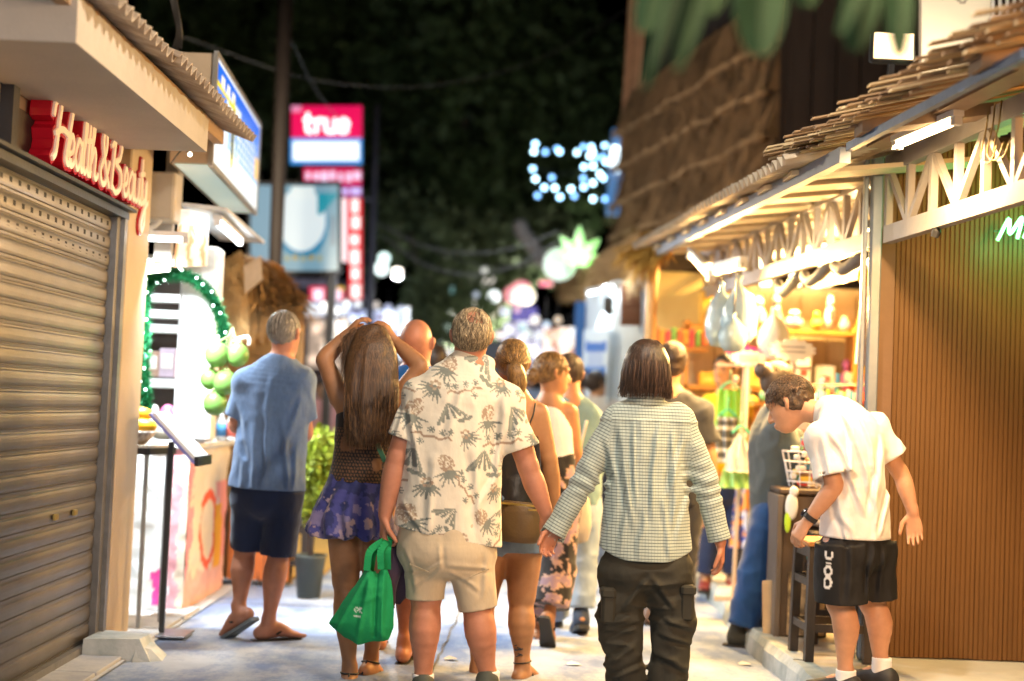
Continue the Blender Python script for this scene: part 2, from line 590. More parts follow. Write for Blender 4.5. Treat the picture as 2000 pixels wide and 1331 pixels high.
w = MB(); w.bar((-1.60, 3.2, 2.655), (-1.60, 7.5, 2.655), .05, .07); w.build('purlin', M('old_wood', (.30, .19, .11), rough=.8, scale=4, stretch=(4, .4, 4), col2=(.42, .28, .17)), rf)

# ---- red script lettering
GL = {
 'H': [[(.0, .72), (.08, .95), (.34, 1.0), (.27, .6), (.17, .12), (.05, -.02)], [(.98, 1.06), (.84, .6), (.70, .12), (.78, .0), (.95, .08)], [(.12, .42), (.45, .54), (.88, .48)]],
 'e': [[(.0, .16), (.6, .26), (.72, .42), (.45, .54), (.14, .30), (.30, .02), (.65, .02), (1, .18)]],
 'a': [[(.82, .44), (.42, .53), (.10, .24), (.30, .0), (.62, .14), (.82, .52), (.76, .10), (.86, .0), (1, .1)]],
 'l': [[(.0, .1), (.7, .8), (.6, 1.03), (.34, .8), (.28, .15), (.5, .0), (1, .1)]],
 't': [[(.52, .92), (.30, .15), (.5, .0), (1, .1)], [(.0, .60), (1, .66)]],
 'h': [[(0, .1), (.42, .85), (.32, 1.03), (.18, .7), (.10, .0)], [(.12, .22), (.45, .53), (.66, .40), (.60, .06), (.78, .0), (1, .1)]],
 '&': [[(.95, .45), (.62, .05), (.25, .0), (.10, .25), (.52, .6), (.60, .85), (.42, 1.0), (.24, .8), (.5, .4), (.95, .0)]],
 'B': [[(.32, 1), (.20, .5), (.10, .0)], [(.02, .82), (.4, 1.04), (.82, .95), (.70, .66), (.35, .53), (.84, .40), (.86, .1), (.45, -.05), (.1, .05)]],
 'u': [[(.05, .52), (.10, .1), (.36, .0), (.65, .15), (.76, .52), (.70, .1), (.84, .0), (1, .1)]],
 'y': [[(.05, .52), (.10, .15), (.4, .05), (.72, .52), (.66, .0), (.52, -.42), (.2, -.55), (.1, -.38), (.5, -.1), (1, .1)]],
 'M': [[(.0, .0), (.22, 1.0), (.46, .25), (.78, 1.0), (.86, .0)]],
 'r': [[(.05, .55), (.15, .3), (.10, .0)], [(.13, .32), (.4, .55), (.7, .5)]],
}
def ribbon(mb, pts2, o, ux, uz, nrm, halfw, d0, d1):
    """stroke through 2-D points, swept as a slab between depths d0..d1 along nrm."""
    P = catmull([np.array((p[0], p[1], 0.0)) for p in pts2], 6)
    n = len(P)
    V = []
    for i, p in enumerate(P):
        t = unit(P[min(i + 1, n - 1)] - P[max(i - 1, 0)])
        if i == 0: p = p - t * halfw * .7
        if i == n - 1: p = p + t * halfw * .7
        s = np.array((-t[1], t[0], 0)) * halfw * (.75 if i in (0, n - 1) else 1)
        e = i * 2e-5
        for q, d in ((p - s, d0), (p + s, d0), (p + s, d1 + e), (p - s, d1 + e)):
            V.append(np.asarray(o) + ux * q[0] + uz * q[1] + nrm * d)
    F = []
    for i in range(n - 1):
        a = i * 4
        for k in range(4):
            F.append((a + k, a + (k + 1) % 4, a + 4 + (k + 1) % 4, a + 4 + k))
    F += [(3, 2, 1, 0), ((n - 1) * 4, (n - 1) * 4 + 1, (n - 1) * 4 + 2, (n - 1) * 4 + 3)]
    mb.add(V, F)
sg = thing('shop_sign', 'red script letter sign reading Health & Beauty on the beige wall', 'sign', (-2.05, 6.7, 2.3))
w = MB(); w.box((-2.045, 5.63, 2.38), (.06, .07, .36)); w.build('end_bracket', DKMET, sg)
w = MB(); w.box((-2.055, 6.55, 2.33), (.012, 1.75, .20)); w.build('backing_plate', DKMET, sg)
for ch, y0, y1 in (('H', 5.90, 6.16), ('e', 6.10, 6.21), ('a', 6.20, 6.32), ('l', 6.31, 6.38), ('t', 6.37, 6.44), ('h', 6.42, 6.55), ('&', 6.58, 6.74), ('B', 6.76, 6.96),
                   ('e', 6.98, 7.08), ('a', 7.07, 7.20), ('u', 7.19, 7.31), ('t', 7.30, 7.37), ('y', 7.34, 7.46)):
    body = MB(); face = MB()
    o = np.array((-2.05, y0, 2.262)); wd = y1 - y0; hh = .245
    for k, st in enumerate(GL[ch]):
        pts = [(p[0] * wd, p[1] * hh) for p in st]
        ribbon(body, pts, o, np.array((0, 1., 0)), np.array((0, 0, 1.)), np.array((1., 0, 0)), .030 if ch in 'HB&' else .026, .004, .092 + k * .0006)
        ribbon(face, pts, o, np.array((0, 1., 0)), np.array((0, 0, 1.)), np.array((1., 0, 0)), .0125 if ch not in 'HB&' else .014, .088, .102 + k * .0006)
    lt = body.build('letter', RED, sg)
    face.build('letter_face', CREAM, lt)

# ---- services behind the pillar: junction box, conduit, brackets, bulb
jb = thing('junction_box', 'beige metal junction box on the wall beside the red sign', 'box', (-1.98, 7.9, 2.3))
w = MB(); w.bbox((-1.985, 7.86, 2.37), (.20, .16, .27), .008); w.build('body', M('box_paint', (.46, .39, .30), rough=.5, var=.1), jb)
w = MB(); w.box((-1.985, 7.775, 2.37), (.17, .012, .24)); w.build('door', M('box_paint2', (.42, .36, .28), rough=.5, var=.1), jb)
cd = MB()
cd.tube(catmull([at(312, 372, 7.8), at(322, 400, 7.8), at(312, 430, 7.8), at(285, 450, 7.8), at(250, 455, 7.75)], 6), .018, 8)
tag(cd.build('conduit', M('grey_conduit', (.40, .36, .31), rough=.6), loc=at(300, 420, 7.8), smooth=True), 'curved grey plastic conduit bending down from the junction box', 'pipe')
ud = MB()
ud.bbox(at(340, 365, 8.0) , (.075, .12, .40), .005); ud.bbox(at(322, 440, 7.95), (.10, .05, .42), .005, ax=(1, 0, .0))
tag(ud.build('air_duct', M('duct_grey', (.30, .27, .24), rough=.6, metal=.3), loc=at(335, 400, 8.0)), 'boxy grey duct running down behind the conduit', 'duct')
bl = thing('bare_bulb', 'small lit bare bulb under the end of the beige canopy', 'bulb', at(371, 302, 7.15))
p = at(371, 302, 7.15)
w = MB(); w.ell(p, .011); w.build('glass', M('bulb_lit', (.9, .9, .9), bump=0, emit=(1, .86, .62), estr=14), bl, smooth=True)
w = MB(); w.tube(catmull([p + (0, 0, .01), p + (-.05, .02, .02), at(335, 318, 7.4)], 5), .004, 5); w.build('wire', DKMET, bl)
cb_ = MB()
for k in range(4):
    o = k * 5
    cb_.tube(catmull([at(318 + o, -60, 7.6 + .03 * k), at(338 + o * .6, 20, 7.6), at(346 + o * .5, 60, 7.6), at(338 + o, 95, 7.7)], 6), .009, 6)
tag(cb_.build('cable_bundle', M('black_cable', (.05, .045, .04), rough=.5), loc=at(335, 50, 7.6), smooth=True), 'bundle of dark cables dropping behind the corrugated roof', 'cables')

# ---- blue light-box sign
ATT_LIT = M('lit_print', (1, 1, 1), rough=.25, var=0.0, bump=0, attr='col', emit='attr', estr=1.0, dim=.2)
lb = thing('lightbox_sign', 'projecting light box sign with blue drinks poster beyond the canopy', 'sign', (-1.75, 8.8, 2.55))
yA, yB, zA, zB = 7.6, 10.0, 2.53, 3.16
xA, xB = -1.66, -1.85
fr = MB()
fr.hexa([(xA - .22, yA, zA), (xA - .006, yA, zA), (xB - .006, yB, zA + .05), (xB - .22, yB, zA + .05), (xA - .22, yA, zB - .03), (xA - .006, yA, zB - .03), (xB - .006, yB, zB + .05), (xB - .22, yB, zB + .05)])
fr.build('cabinet', M('lightbox_case', (.62, .50, .36), rough=.5, var=.08), lb)
fm = MB()
for a, b_ in (((xA, yA, zA), (xB, yB, zA + .05)), ((xB, yB, zA + .05), (xB, yB, zB + .05)), ((xA, yA, zB - .03), (xB, yB, zB + .05)), ((xA, yA, zA), (xA, yA, zB - .03))):
    fm.bar(a, b_, .025, .03)
fm.build('frame', M('alu', (.5, .48, .44), rough=.4, metal=.6), lb)
def blue_poster(u, v):
    P = np.stack([u * 2.4, v * .63, 0 * u], 1)
    c = np.zeros((len(u), 3))
    t = np.clip(v * 1.35 - .2, 0, 1)[:, None]
    c[:] = np.array((.55, .80, 1.0)) * (1 - t) + np.array((.015, .16, .80)) * t
    nz = fbm(P * 7, 3)
    c[(v < .30)] = (.95, 1.0, 1.0)
    glass = ((u > .12) & (u < .52) & (nz > .0) & (v > .2) & (v < .82))
    c[glass] = (.80, .93, 1.0)
    txt = (np.abs((v * 12) % 1 - .5) < .28) & (np.sin(u * 95 + np.floor(v * 12) * 2.1) > -.1) & (v > .34) & (v < .70) & (u > .45) & (u < .92)
    c[txt] = (.92, .97, 1.0)
    head = (np.abs(v - .84) < .07) & (np.sin(u * 60) > -.4) & (u > .06) & (u < .40)
    c[head] = (1, .95, .80)
    band = (np.abs(v - .78 + u * .05) < .022) & (u < .4)
    c[band] = (1.0, .78, .05)
    e = ((u - .36) / .035) ** 2 + ((v - .5) / .36) ** 2
    c[(e < 1) & (e > .55)] = (1, .85, .05)
    c[(e < .55)] = (.02, .05, .12)
    c[(u > .90) & (v > .35) & (v < .6)] = (1, .62, .2)
    edge = np.minimum(np.minimum(u * 2.4, (1 - u) * 2.4), np.minimum(v, 1 - v) * .63)
    c[edge < .02] = (.95, 1, 1)
    return c * 1.15
painted('poster', [(xA + .004, yA + .01, zA + .012), (xB + .004, yB - .01, zA + .062), (xB + .004, yB - .01, zB + .038), (xA + .004, yA + .01, zB - .042)], 120, 60, blue_poster, ATT_LIT, lb)
bt = MB(); bt.add([(xA - .20, yA + .02, zA - .004), (xA - .02, yA + .02, zA - .004), (xB - .02, yB - .03, zA + .046), (xB - .20, yB - .03, zA + .046)], [(0, 1, 2, 3)])
bt.build('underside_panel', M('white_diffuser', (.75, .8, .75), rough=.4, emit=(.75, 1, .9), estr=.35), lb)

# ================================================================== JUICE STALL
PLAST = M('white_plaster', (.78, .78, .77), rough=.85, var=.05, scale=6, bump=.6, bscale=22, bdist=.02, attr=None)
PPLAST = M('painted_plaster', (1, 1, 1), rough=.8, var=.05, scale=6, bump=.3, bscale=22, bdist=.012, attr='col')
st = thing('juice_counter', 'white lumpy plaster juice bar counter edged in pink paint', 'counter', (-2.1, 8.9, 0))
def counter_side(name, a, b, z0, z1, seed, painter, nx=60, nz=60):
    u, v = np.meshgrid(np.linspace(0, 1, nx), np.linspace(0, 1, nz)); u = u.ravel(); v = v.ravel()
    a = np.array(a); b = np.array(b)
    P = np.zeros((len(u), 3)); P[:, :2] = a[None] * (1 - u[:, None]) + b[None] * u[:, None]; P[:, 2] = z0 + (z1 - z0) * v
    d = unit(np.array((b[1] - a[1], -(b[0] - a[0]), 0)))
    P += d[None] * (fbm(P * 9 + seed, 4) * .018)[:, None]
    idx = np.arange(nx * nz).reshape(nz, nx)
    F = np.stack([idx[:-1, :-1].ravel(), idx[:-1, 1:].ravel(), idx[1:, 1:].ravel(), idx[1:, :-1].ravel()], 1)
    return link_mesh(name, P, F, PPLAST, st, colors=painter(u, v, P), smooth=True)
def front_paint(u, v, P):
    c = np.tile(np.array((.86, .86, .85)), (len(u), 1))
    nz = fbm(P * 14, 3)
    c[(u > .86 + nz * .06) & (u < .95 + nz * .06)] = (.85, .40, .45)
    c[(u > .95 + nz * .05)] = (.85, .70, .55)
    c[(u < .07 + nz * .08)] = (.78, .30, .36)
    c[(np.abs(u - .80) < .05 + nz * .03) & (v < .24 + nz * .1) & (v > .04)] = (.85, .08, .38)
    return c
def side_paint(u, v, P):
    c = np.tile(np.array((.84, .74, .64)), (len(u), 1))
    nz = fbm(P * 10, 3)
    c[(u < .10 + nz * .12)] = (.80, .33, .40)
    c[(u > .72 + nz * .15) & (v < .75)] = (.86, .36, .36)
    c[(v < .22 + nz * .1)] = (.85, .48, .44)
    e = ((u - .52) / .22) ** 2 + ((v - .46) / .26) ** 2
    c[(e < 1.0)] = (.90, .12, .05)
    c[(e < .55)] = (.84, .72, .60)
    c[(u > .70) & (u < .86) & (v > .18) & (v < .60)] = (.88, .42, .04)
    return c
counter_side('front_panel', (-2.62, 8.42), (-1.87, 8.42), 0, .965, 3, front_paint)
counter_side('side_panel', (-1.87, 8.42), (-1.87, 9.6), 0, .965, 9, side_paint)
w = MB(); w.bbox((-2.22, 9.0, .985), (.80, 1.22, .05), .012); w.build('counter_top', PLAST, st)

cl = MB()
cl.bbox((-1.87, 8.50, 1.59), (.22, .20, 1.16), .02)
tag(cl.build('stall_column', PLAST, loc=(-1.87, 8.50, 1.0)), 'square white plaster column standing on the juice counter', 'column')
su = thing('shelf_unit', 'white slatted shelf rack behind the tinsel garland', 'shelf', (-2.2, 8.9, 1.0))
w = MB(); w.box((-2.25, 9.22, 1.55), (.70, .03, 1.1)); w.build('back_panel', M('dark_brown', (.06, .05, .045), rough=.8), su)
for z in (1.875, 1.775, 1.685, 1.36, 1.335):
    w = MB(); w.bbox((-2.21, 8.86, z), (.52, .10, .048 if z > 1.4 else .03), .004); w.build('plank', M('white_wood', (.74, .74, .72), rough=.6, var=.06), su)
for (px, py, wd, h_, colr, lab) in ((297, 705, .12, .16, (.30, .18, .13), 'brown carton on the white shelf beside the column'), (330, 705, .10, .18, (.42, .33, .40), 'mauve carton on the white shelf next to the brown one')):
    p = at(px, py, 8.86); p[2] = 1.385 + h_ / 2
    bx = thing('carton', lab, 'carton', p - (0, 0, h_ / 2), 'cartons on the shelf rack')
    w = MB(); w.bbox(p, (wd, .09, h_), .004); w.build('body', M('carton%d' % px, colr, rough=.6, var=.15), bx)
    w = MB(); w.box(p + (0, -.047, .01), (wd * .7, .004, h_ * .5)); w.build('print', M('carton_print', (.7, .66, .6), rough=.5, var=.1), bx)

# fruit bowl on the counter (pale toy-like fruit)
fb = thing('fruit_bowl', 'bowl heaped with pale pink and yellow fruit on the counter', 'bowl', (-2.03, 8.58, 1.01))
pc = at(322, 838, 8.58); pc[2] = 1.012
w = MB(); w.lathe(pc, [(.05, 0), (.09, .03), (.115, .07), (.108, .07), (.08, .035), (.0, .02)], 18); w.build('bowl', M('pale_ceramic', (.72, .66, .55), rough=.4), fb, smooth=True)
k = 0
for dx, dz, r, cc in ((-.07, .12, .045, (.85, .80, .72)), (.02, .155, .048, (.82, .18, .40)), (.08, .12, .045, (.86, .80, .66)), (.05, .09, .05, (.88, .72, .20)), (-.02, .10, .055, (.86, .82, .76)), (-.075, .17, .03, (.86, .82, .8))):
    w = MB(); w.ell(pc + (dx, random.uniform(-.03, .03), dz), (r, r, r * 1.15), 12, 8); k += 1
    w.build('fruit', M('fruit%d' % k, cc, rough=.45, var=.12, scale=14), fb, smooth=True)

# side table shelf with mango basket
tb = thing('side_shelf', 'small steel edged shelf beside the pillar carrying a mango basket', 'shelf', (-2.05, 7.78, .9))
w = MB(); w.hexa([(-2.35, 7.66, .985), (-1.93, 7.66, .985), (-1.86, 7.96, .985), (-2.35, 7.96, .985), (-2.35, 7.66, 1.003), (-1.93, 7.66, 1.003), (-1.86, 7.96, 1.003), (-2.35, 7.96, 1.003)])
w.build('top', M('shelf_top', (.70, .62, .52), rough=.35, var=.08), tb)
w = MB(); w.bar((-2.35, 7.655, .972), (-1.925, 7.655, .972), .012, .035); w.bar((-1.925, 7.655, .972), (-1.852, 7.96, .972), .012, .035)
w.build('edge_frame', DKMET, tb)
for x, y in ((-1.94, 7.69), (-2.28, 7.69), (-1.88, 7.92)):
    w = MB(); w.bar((x, y, .0), (x, y, .96), .02); w.build('leg', M('grey_leg', (.3, .32, .33), rough=.4, metal=.5), tb)
pb = np.array((-2.04, 7.80, 1.005))
bk = thing('fruit_basket', 'white patterned basket of yellow mangoes on the side shelf', 'basket', pb)
w = MB(); w.lathe(pb, [(.055, .0), (.09, .03), (.12, .075), (.113, .075), (.083, .033), (.0, .012)], 20); w.build('basket', M('white_basket', (.72, .66, .58), rough=.6, scale=40, col2=(.30, .22, .16)), bk, smooth=True)
for dx, dy, dz, rx, rz in ((.03, -.02, .10, .095, .045), (-.03, .03, .145, .085, .042), (.02, .01, .165, .07, .04), (-.02, .0, .22, .035, .075), (-.06, -.04, .10, .08, .045)):
    w = MB(); w.ell(pb + (dx, dy, dz), (rx, .05, rz), 14, 9); w.build('mango', M('mango', (.78, .42, .02), rough=.35, var=.12, scale=10), bk, smooth=True)

# menu stand
ms = thing('menu_stand', 'black pole menu stand with tilted blue edged menu board', 'menu stand', (-1.80, 7.62, 0))
pbase = np.array((-1.795, 7.62, 0))
w = MB(); w.bbox(pbase + (0, 0, .016), (.30, .24, .012), .004); w.build('base_plate', M('steel_plate', (.26, .26, .30), rough=.35, metal=.7), ms)
w = MB(); w.bar(pbase + (0, 0, .02), pbase + (.0, 0, 1.03), .026); w.build('pole', M('black_powdercoat', (.03, .032, .035), rough=.4), ms)
A_ = pbase + (-.09, 0, 1.175); B_ = pbase + (.16, 0, .925)
nrm_ = unit(np.cross(B_ - A_, (0, 1, 0)))
if nrm_[2] < 0: nrm_ = -nrm_
def slab(mb, a, b, depth, thick, off):
    y = np.array((0, depth / 2, 0))
    P = [a - y + nrm_ * off, b - y + nrm_ * off, b + y + nrm_ * off, a + y + nrm_ * off]
    mb.hexa(P + [p + nrm_ * thick for p in P])
w = MB(); slab(w, A_, B_, .34, .012, 0); w.build('board', M('blue_board', (.22, .24, .62), rough=.4), ms)
w = MB(); slab(w, A_ + (B_ - A_) * .03, B_ - (B_ - A_) * .03, .32, .016, .014); w.build('page', M('page_white', (.80, .80, .80), rough=.3, var=.03), ms)
w = MB(); w.bar(B_ + (0, -.17, .0) + nrm_ * .02, B_ + (0, .17, .0) + nrm_ * .02, .02, .05); w.build('lip', DKMET, ms)

# tinsel garland: tinsel needles (one mass of strands) on a wire, with small lights
gl = thing('tinsel_garland', 'green tinsel garland with white lights arching round the stall opening', 'garland', at(350, 540, 8.1))
path = catmull([at(286, 800, 8.05), at(283, 740, 8.05), at(282, 660, 8.05), at(282, 600, 8.08), at(288, 556, 8.1), at(320, 538, 8.15), at(365, 540, 8.2), at(402, 565, 8.25), at(425, 605, 8.3), at(436, 645, 8.3), at(428, 690, 8.3)], 14)
w = MB(); w.tube(path, .004, 5); w.build('wire', DKMET, gl)
V = []; F = []
for p in path:
    for _ in range(95):
        d = unit(RNG.normal(size=3)); s = unit(np.cross(d, RNG.normal(size=3))) * .0035
        L_ = random.uniform(.025, .058); q = p + RNG.normal(size=3) * .008
        n = len(V); V += [q - s, q + s, q + d * L_]; F.append((n, n + 1, n + 2))
tn = link_mesh('tinsel', V, F, M('tinsel_green', (.015, .17, .06), rough=.25, metal=.35, var=.5, scale=30, bump=0), gl); tn['kind'] = 'stuff'
LEDW = M('led_cool', (1, 1, 1), bump=0, emit=(.75, 1, .95), estr=9)
for i in range(0, len(path), 6):
    w = MB(); w.ell(path[i] + RNG.normal(size=3) * (.018, .006, .018) + (0, -.03, 0), .0065, 8, 5); w.build('light', LEDW, gl, smooth=True)

# green coconuts hanging in a bunch
GCOC = M('green_coconut', (.12, .26, .055), rough=.35, var=.2, scale=5, bump=.08)
hub = at(455, 640, 8.3)
for i, (px, py, r, lab) in enumerate(((424, 693, .072, 'green coconut at the upper left of the hanging bunch'), (464, 694, .066, 'green coconut at the upper right of the hanging bunch, by the white hook'),
                                  (411, 741, .060, 'smallest green coconut at the left middle of the hanging bunch'), (440, 748, .070, 'green coconut in the centre of the hanging bunch'), (420, 788, .070, 'lowest green coconut of the hanging bunch'))):
    p = at(px, py, 8.16 + .02 * (i % 3))
    ct = thing('coconut', lab, 'coconut', p, 'green coconuts hanging at the juice bar')
    w = MB(); w.ell(p, (r, r * .95, r * 1.04), 22, 14); w.build('husk', GCOC, ct, smooth=True)
    w = MB(); w.lathe(p + (0, 0, r * .98), [(.018, 0), (.022, .008), (.012, .018)], 10); w.tube([p + (0, 0, r), p * .35 + hub * .65, hub], .005, 5)
    w.build('stem', M('coconut_stem', (.35, .40, .18), rough=.7), ct)
hk = MB(); hk.tube(catmull([at(438, 690, 8.3), at(455, 668, 8.3), at(478, 659, 8.3), at(487, 663, 8.3), at(486, 675, 8.3)], 6), .010, 8)
tag(hk.build('hanging_hook', M('white_hook', (.7, .7, .7), rough=.4), loc=at(455, 668, 8.3), smooth=True), 'bent white hook holding the green coconuts', 'hook')

# awning, tube lamp, banners
WHITEF = M('awning_sheet', (.80, .80, .80), rough=.6, var=.04)
aw = thing('stall_awning', 'thin white awning sheet glowing above the juice bar', 'awning', at(430, 430, 8.6))
w = MB()
w.hexa([at(352, 402, 8.0), at(440, 412, 8.0), at(512, 476, 9.6), at(430, 470, 9.6), at(352, 396, 8.0), at(440, 405, 8.0), at(514, 471, 9.6), at(430, 464, 9.6)])
w.build('sheet', WHITEF, aw)
w = MB(); w.bar(at(352, 399, 7.99), at(440, 409, 7.99), .02); w.bar(at(440, 409, 7.99), at(514, 474, 9.6), .02); w.build('edge_bar', M('awning_edge', (.6, .6, .6), rough=.4), aw)
def tube_lamp(name, label, a, b, r, color, estr, power=0, group=None, housing=True, target=None, lsize=.08, spread=math.pi):
    a, b = np.asarray(a, float), np.asarray(b, float)
    t = thing(name, label, 'lamp', (a + b) / 2, group)
    key = 'tube_%s_%g' % ('_'.join('%g' % c for c in color), estr)
    w = MB(); w.tube([a, b], r, 10); w.build('tube', M(key, (1, 1, 1), bump=0, var=0, emit=color, estr=estr), t, smooth=True)
    d = unit(b - a)
    if housing:
        w = MB(); w.bar(a - d * .03 + (0, 0, r + .014), b + d * .03 + (0, 0, r + .014), .05, .026); w.build('housing', M('lamp_housing', (.7, .7, .7), rough=.4), t)
    for e, s in ((a, -1), (b, 1)):
        w = MB(); w.bar(e, e + d * s * .03, r * 2.3); w.build('end_cap', M('lamp_cap', (.6, .6, .6), rough=.4), t)
    if power:
        m = (a + b) / 2 - np.array((0, 0, r + .02))
        tg = m + np.array((0, 0, -1.0)) if target is None else np.asarray(target, float)
        l = area_light('lamp_light', m, tg, (np.linalg.norm(b - a), lsize), power, color, t, spread=spread)
        # turn the light's long side along the tube
        z = unit(m - tg); x = unit(d - z * (d @ z)); y = np.cross(z, x)
        l.rotation_euler = Matrix((x, y, z)).transposed().to_euler()
    return t
COOL = (.84, .95, 1.0)
tube_lamp('tube_lamp', 'bright white tube lamp under the glowing stall awning', at(425, 436, 8.1), at(468, 474, 9.2), .016, COOL, 20, 90, target=(.5, 9.0, 0), spread=2.0)
tube_lamp('tube_lamp', 'white tube lamp inside the juice stall behind the column', (-2.36, 8.62, 2.08), (-1.98, 8.62, 2.08), .014, COOL, 12, 13, target=(-2.05, 8.2, 0.6))
tube_lamp('tube_lamp', 'white tube lamp added over the front of the juice counter', (-2.20, 7.66, 2.12), (-1.80, 7.66, 2.12), .014, COOL, 10, 62, target=(-2.0, 8.6, .1), spread=2.2)  # lamp added to brighten the front of the counter
def banner_paint(u, v):
    c = np.tile(np.array((.86, .86, .84)), (len(u), 1))
    n = np.sin(u * 16 + fbm(np.stack([u * 3, v * 4, 0 * u], 1)) * 2)
    c[(n > .55) & (v < .72)] = (.52, .33, .22)
    c[(v > .9)] = (.80, .84, .9)
    return c
PRINT = M('matte_print', (1, 1, 1), rough=.6, var=.04, bump=0, attr='col')
bn = thing('menu_banner', 'white hanging drinks banner with brown pictures under the awning', 'banner', at(378, 470, 8.05))
c4 = [at(338, 522, 8.02), at(404, 520, 8.3), at(408, 412, 8.3), at(352, 408, 8.02)]
painted('print', [p + (0, -.004, 0) for p in c4], 30, 40, banner_paint, PRINT, bn)
w = MB(); w.prism([c4[0], c4[1], c4[2], c4[3]], (0, .012, 0)); w.build('board', M('board_white', (.75, .75, .75)), bn)
tr = MB(); tr.hexa([at(276, 536, 7.85), at(332, 530, 7.85), at(332, 524, 8.6), at(276, 530, 8.6), at(276, 512, 7.85), at(332, 522, 7.85), at(332, 516, 8.6), at(276, 506, 8.6)])
tag(tr.build('beige_ledge', BEIGE, loc=at(300, 525, 8.1)), 'slanted beige ledge above the tinsel garland', 'ledge')
bnd = MB(); bnd.tube(catmull([at(440, 470, 8.9), at(436, 520, 8.9), at(442, 580, 8.9)], 5), .05, 8)
# hanging plastic bottles and cups on the counter behind the column
for i, (px, py, hh, colr, lab) in enumerate(((432, 850, .12, (.10, .35, .75), 'blue labelled bottle on the juice counter below the coconuts'), (452, 850, .13, (.75, .18, .14), 'red labelled bottle on the juice counter below the coconuts'))):
    p = at(px, py, 8.75); p[2] = 1.01
    bo = thing('bottle', lab, 'bottle', p, 'bottles on the juice counter')
    w = MB(); w.lathe(p, [(.028, 0), (.030, .01), (.030, hh), (.012, hh + .035), (.012, hh + .05)], 14); w.build('glass', M('bottle_white', (.75, .78, .8), rough=.2), bo, smooth=True)
    w = MB(); w.lathe(p, [(.0308, .03), (.0308, hh - .015)], 14); w.build('label_wrap', M('bottle_label%d' % i, colr, rough=.5), bo, smooth=True)

# ---- thatched stall hut behind the juice bar
STRAW = M('straw', (.50, .31, .13), rough=.9, var=.35, scale=30, bump=.2, stretch=(3, 3, .6))
DSTRAW = M('dark_straw', (.22, .13, .055), rough=.95, var=.35, scale=12, bump=.5, bscale=60, stretch=(3, 3, .6))
WOODY = M('ochre_wood', (.36, .22, .09), rough=.7, var=.2, scale=3, stretch=(5, 5, .5))
hut = thing('thatched_stall', 'small wooden stall with shaggy brown thatched roof behind the man in blue', 'stall', (-1.75, 10.1, 0))
def thatch(parent, name, quads, n, length, mat, droop=(0, 0, -1), jit=.25, width=.006, lift=.02):
    """straw stalks strewn over quads (tl, tr, br, bl), lying along the fall line."""
    V = []; F = []
    for (tl, tr_, br, bl_) in quads:
        tl, tr_, br, bl_ = [np.asarray(q, float) for q in (tl, tr_, br, bl_)]
        nn = unit(np.cross(tr_ - tl, bl_ - tl))
        if nn[2] < 0: nn = -nn
        for _ in range(n):
            a, b = random.random(), random.random()
            p = (tl * (1 - a) + tr_ * a) * (1 - b) + (bl_ * (1 - a) + br * a) * b
            d = unit((bl_ * (1 - a) + br * a) - (tl * (1 - a) + tr_ * a) + RNG.normal(size=3) * jit * np.linalg.norm(bl_ - tl))
            s = unit(np.cross(d, nn)) * width * random.uniform(.6, 1.4)
            L_ = length * random.uniform(.5, 1.2)
            p = p + nn * random.uniform(.0, lift)
            q = p + d * L_ * .6 + nn * .01; e = p + d * L_ + np.asarray(droop) * L_ * .12
            k = len(V)
            V += [p - s, p + s, q + s, q - s, e]
            F += [(k, k + 1, k + 2, k + 3), (k + 3, k + 2, k + 4)]
    o = link_mesh(name, V, F, mat, parent); o['kind'] = 'stuff'
    return o
def P_(px, py, Y): return at(px, py, Y)
rt = [P_(455, 500, 10.0), P_(520, 512, 10.6), P_(588, 600, 10.0), P_(455, 625, 9.6)]
rt2 = [P_(430, 520, 9.9), P_(470, 497, 10.0), P_(470, 625, 9.6), P_(430, 610, 9.7)]
w = MB()
for q in (rt, rt2):
    w.prism(q, (0, .35, .0))
w.build('roof', DSTRAW, hut)
thatch(hut, 'roof_straw', [rt, rt2], 2600, .26, STRAW, jit=.20, width=.008, lift=.07)
for i in range(6):
    x = -2.16 + i * .115
    w = MB(); w.box((x, 10.0, .88), (.108, .03, 1.72)); w.build('wall_board', WOODY, hut)
w = MB(); w.box((-1.86, 9.97, 1.62), (.75, .05, .09)); w.build('cross_rail', WOODY, hut)
w = MB(); w.box((-1.50, 10.0, .9), (.07, .07, 1.8)); w.box((-2.2, 10.0, .9), (.07, .07, 1.8)); w.build('post', WOODY, hut)
crm = MB()
q = [P_(476, 520, 9.55), P_(508, 500, 9.55), P_(512, 545, 9.55), P_(478, 575, 9.55)]
crm.prism(q, (0, .03, 0))
tag(crm.build('crumpled_poster', M('tan_paper', (.55, .40, .26), rough=.7, var=.2, scale=12, bump=.5, bscale=20), loc=q[0]), 'crumpled tan paper poster hanging on the thatched roof edge', 'poster')

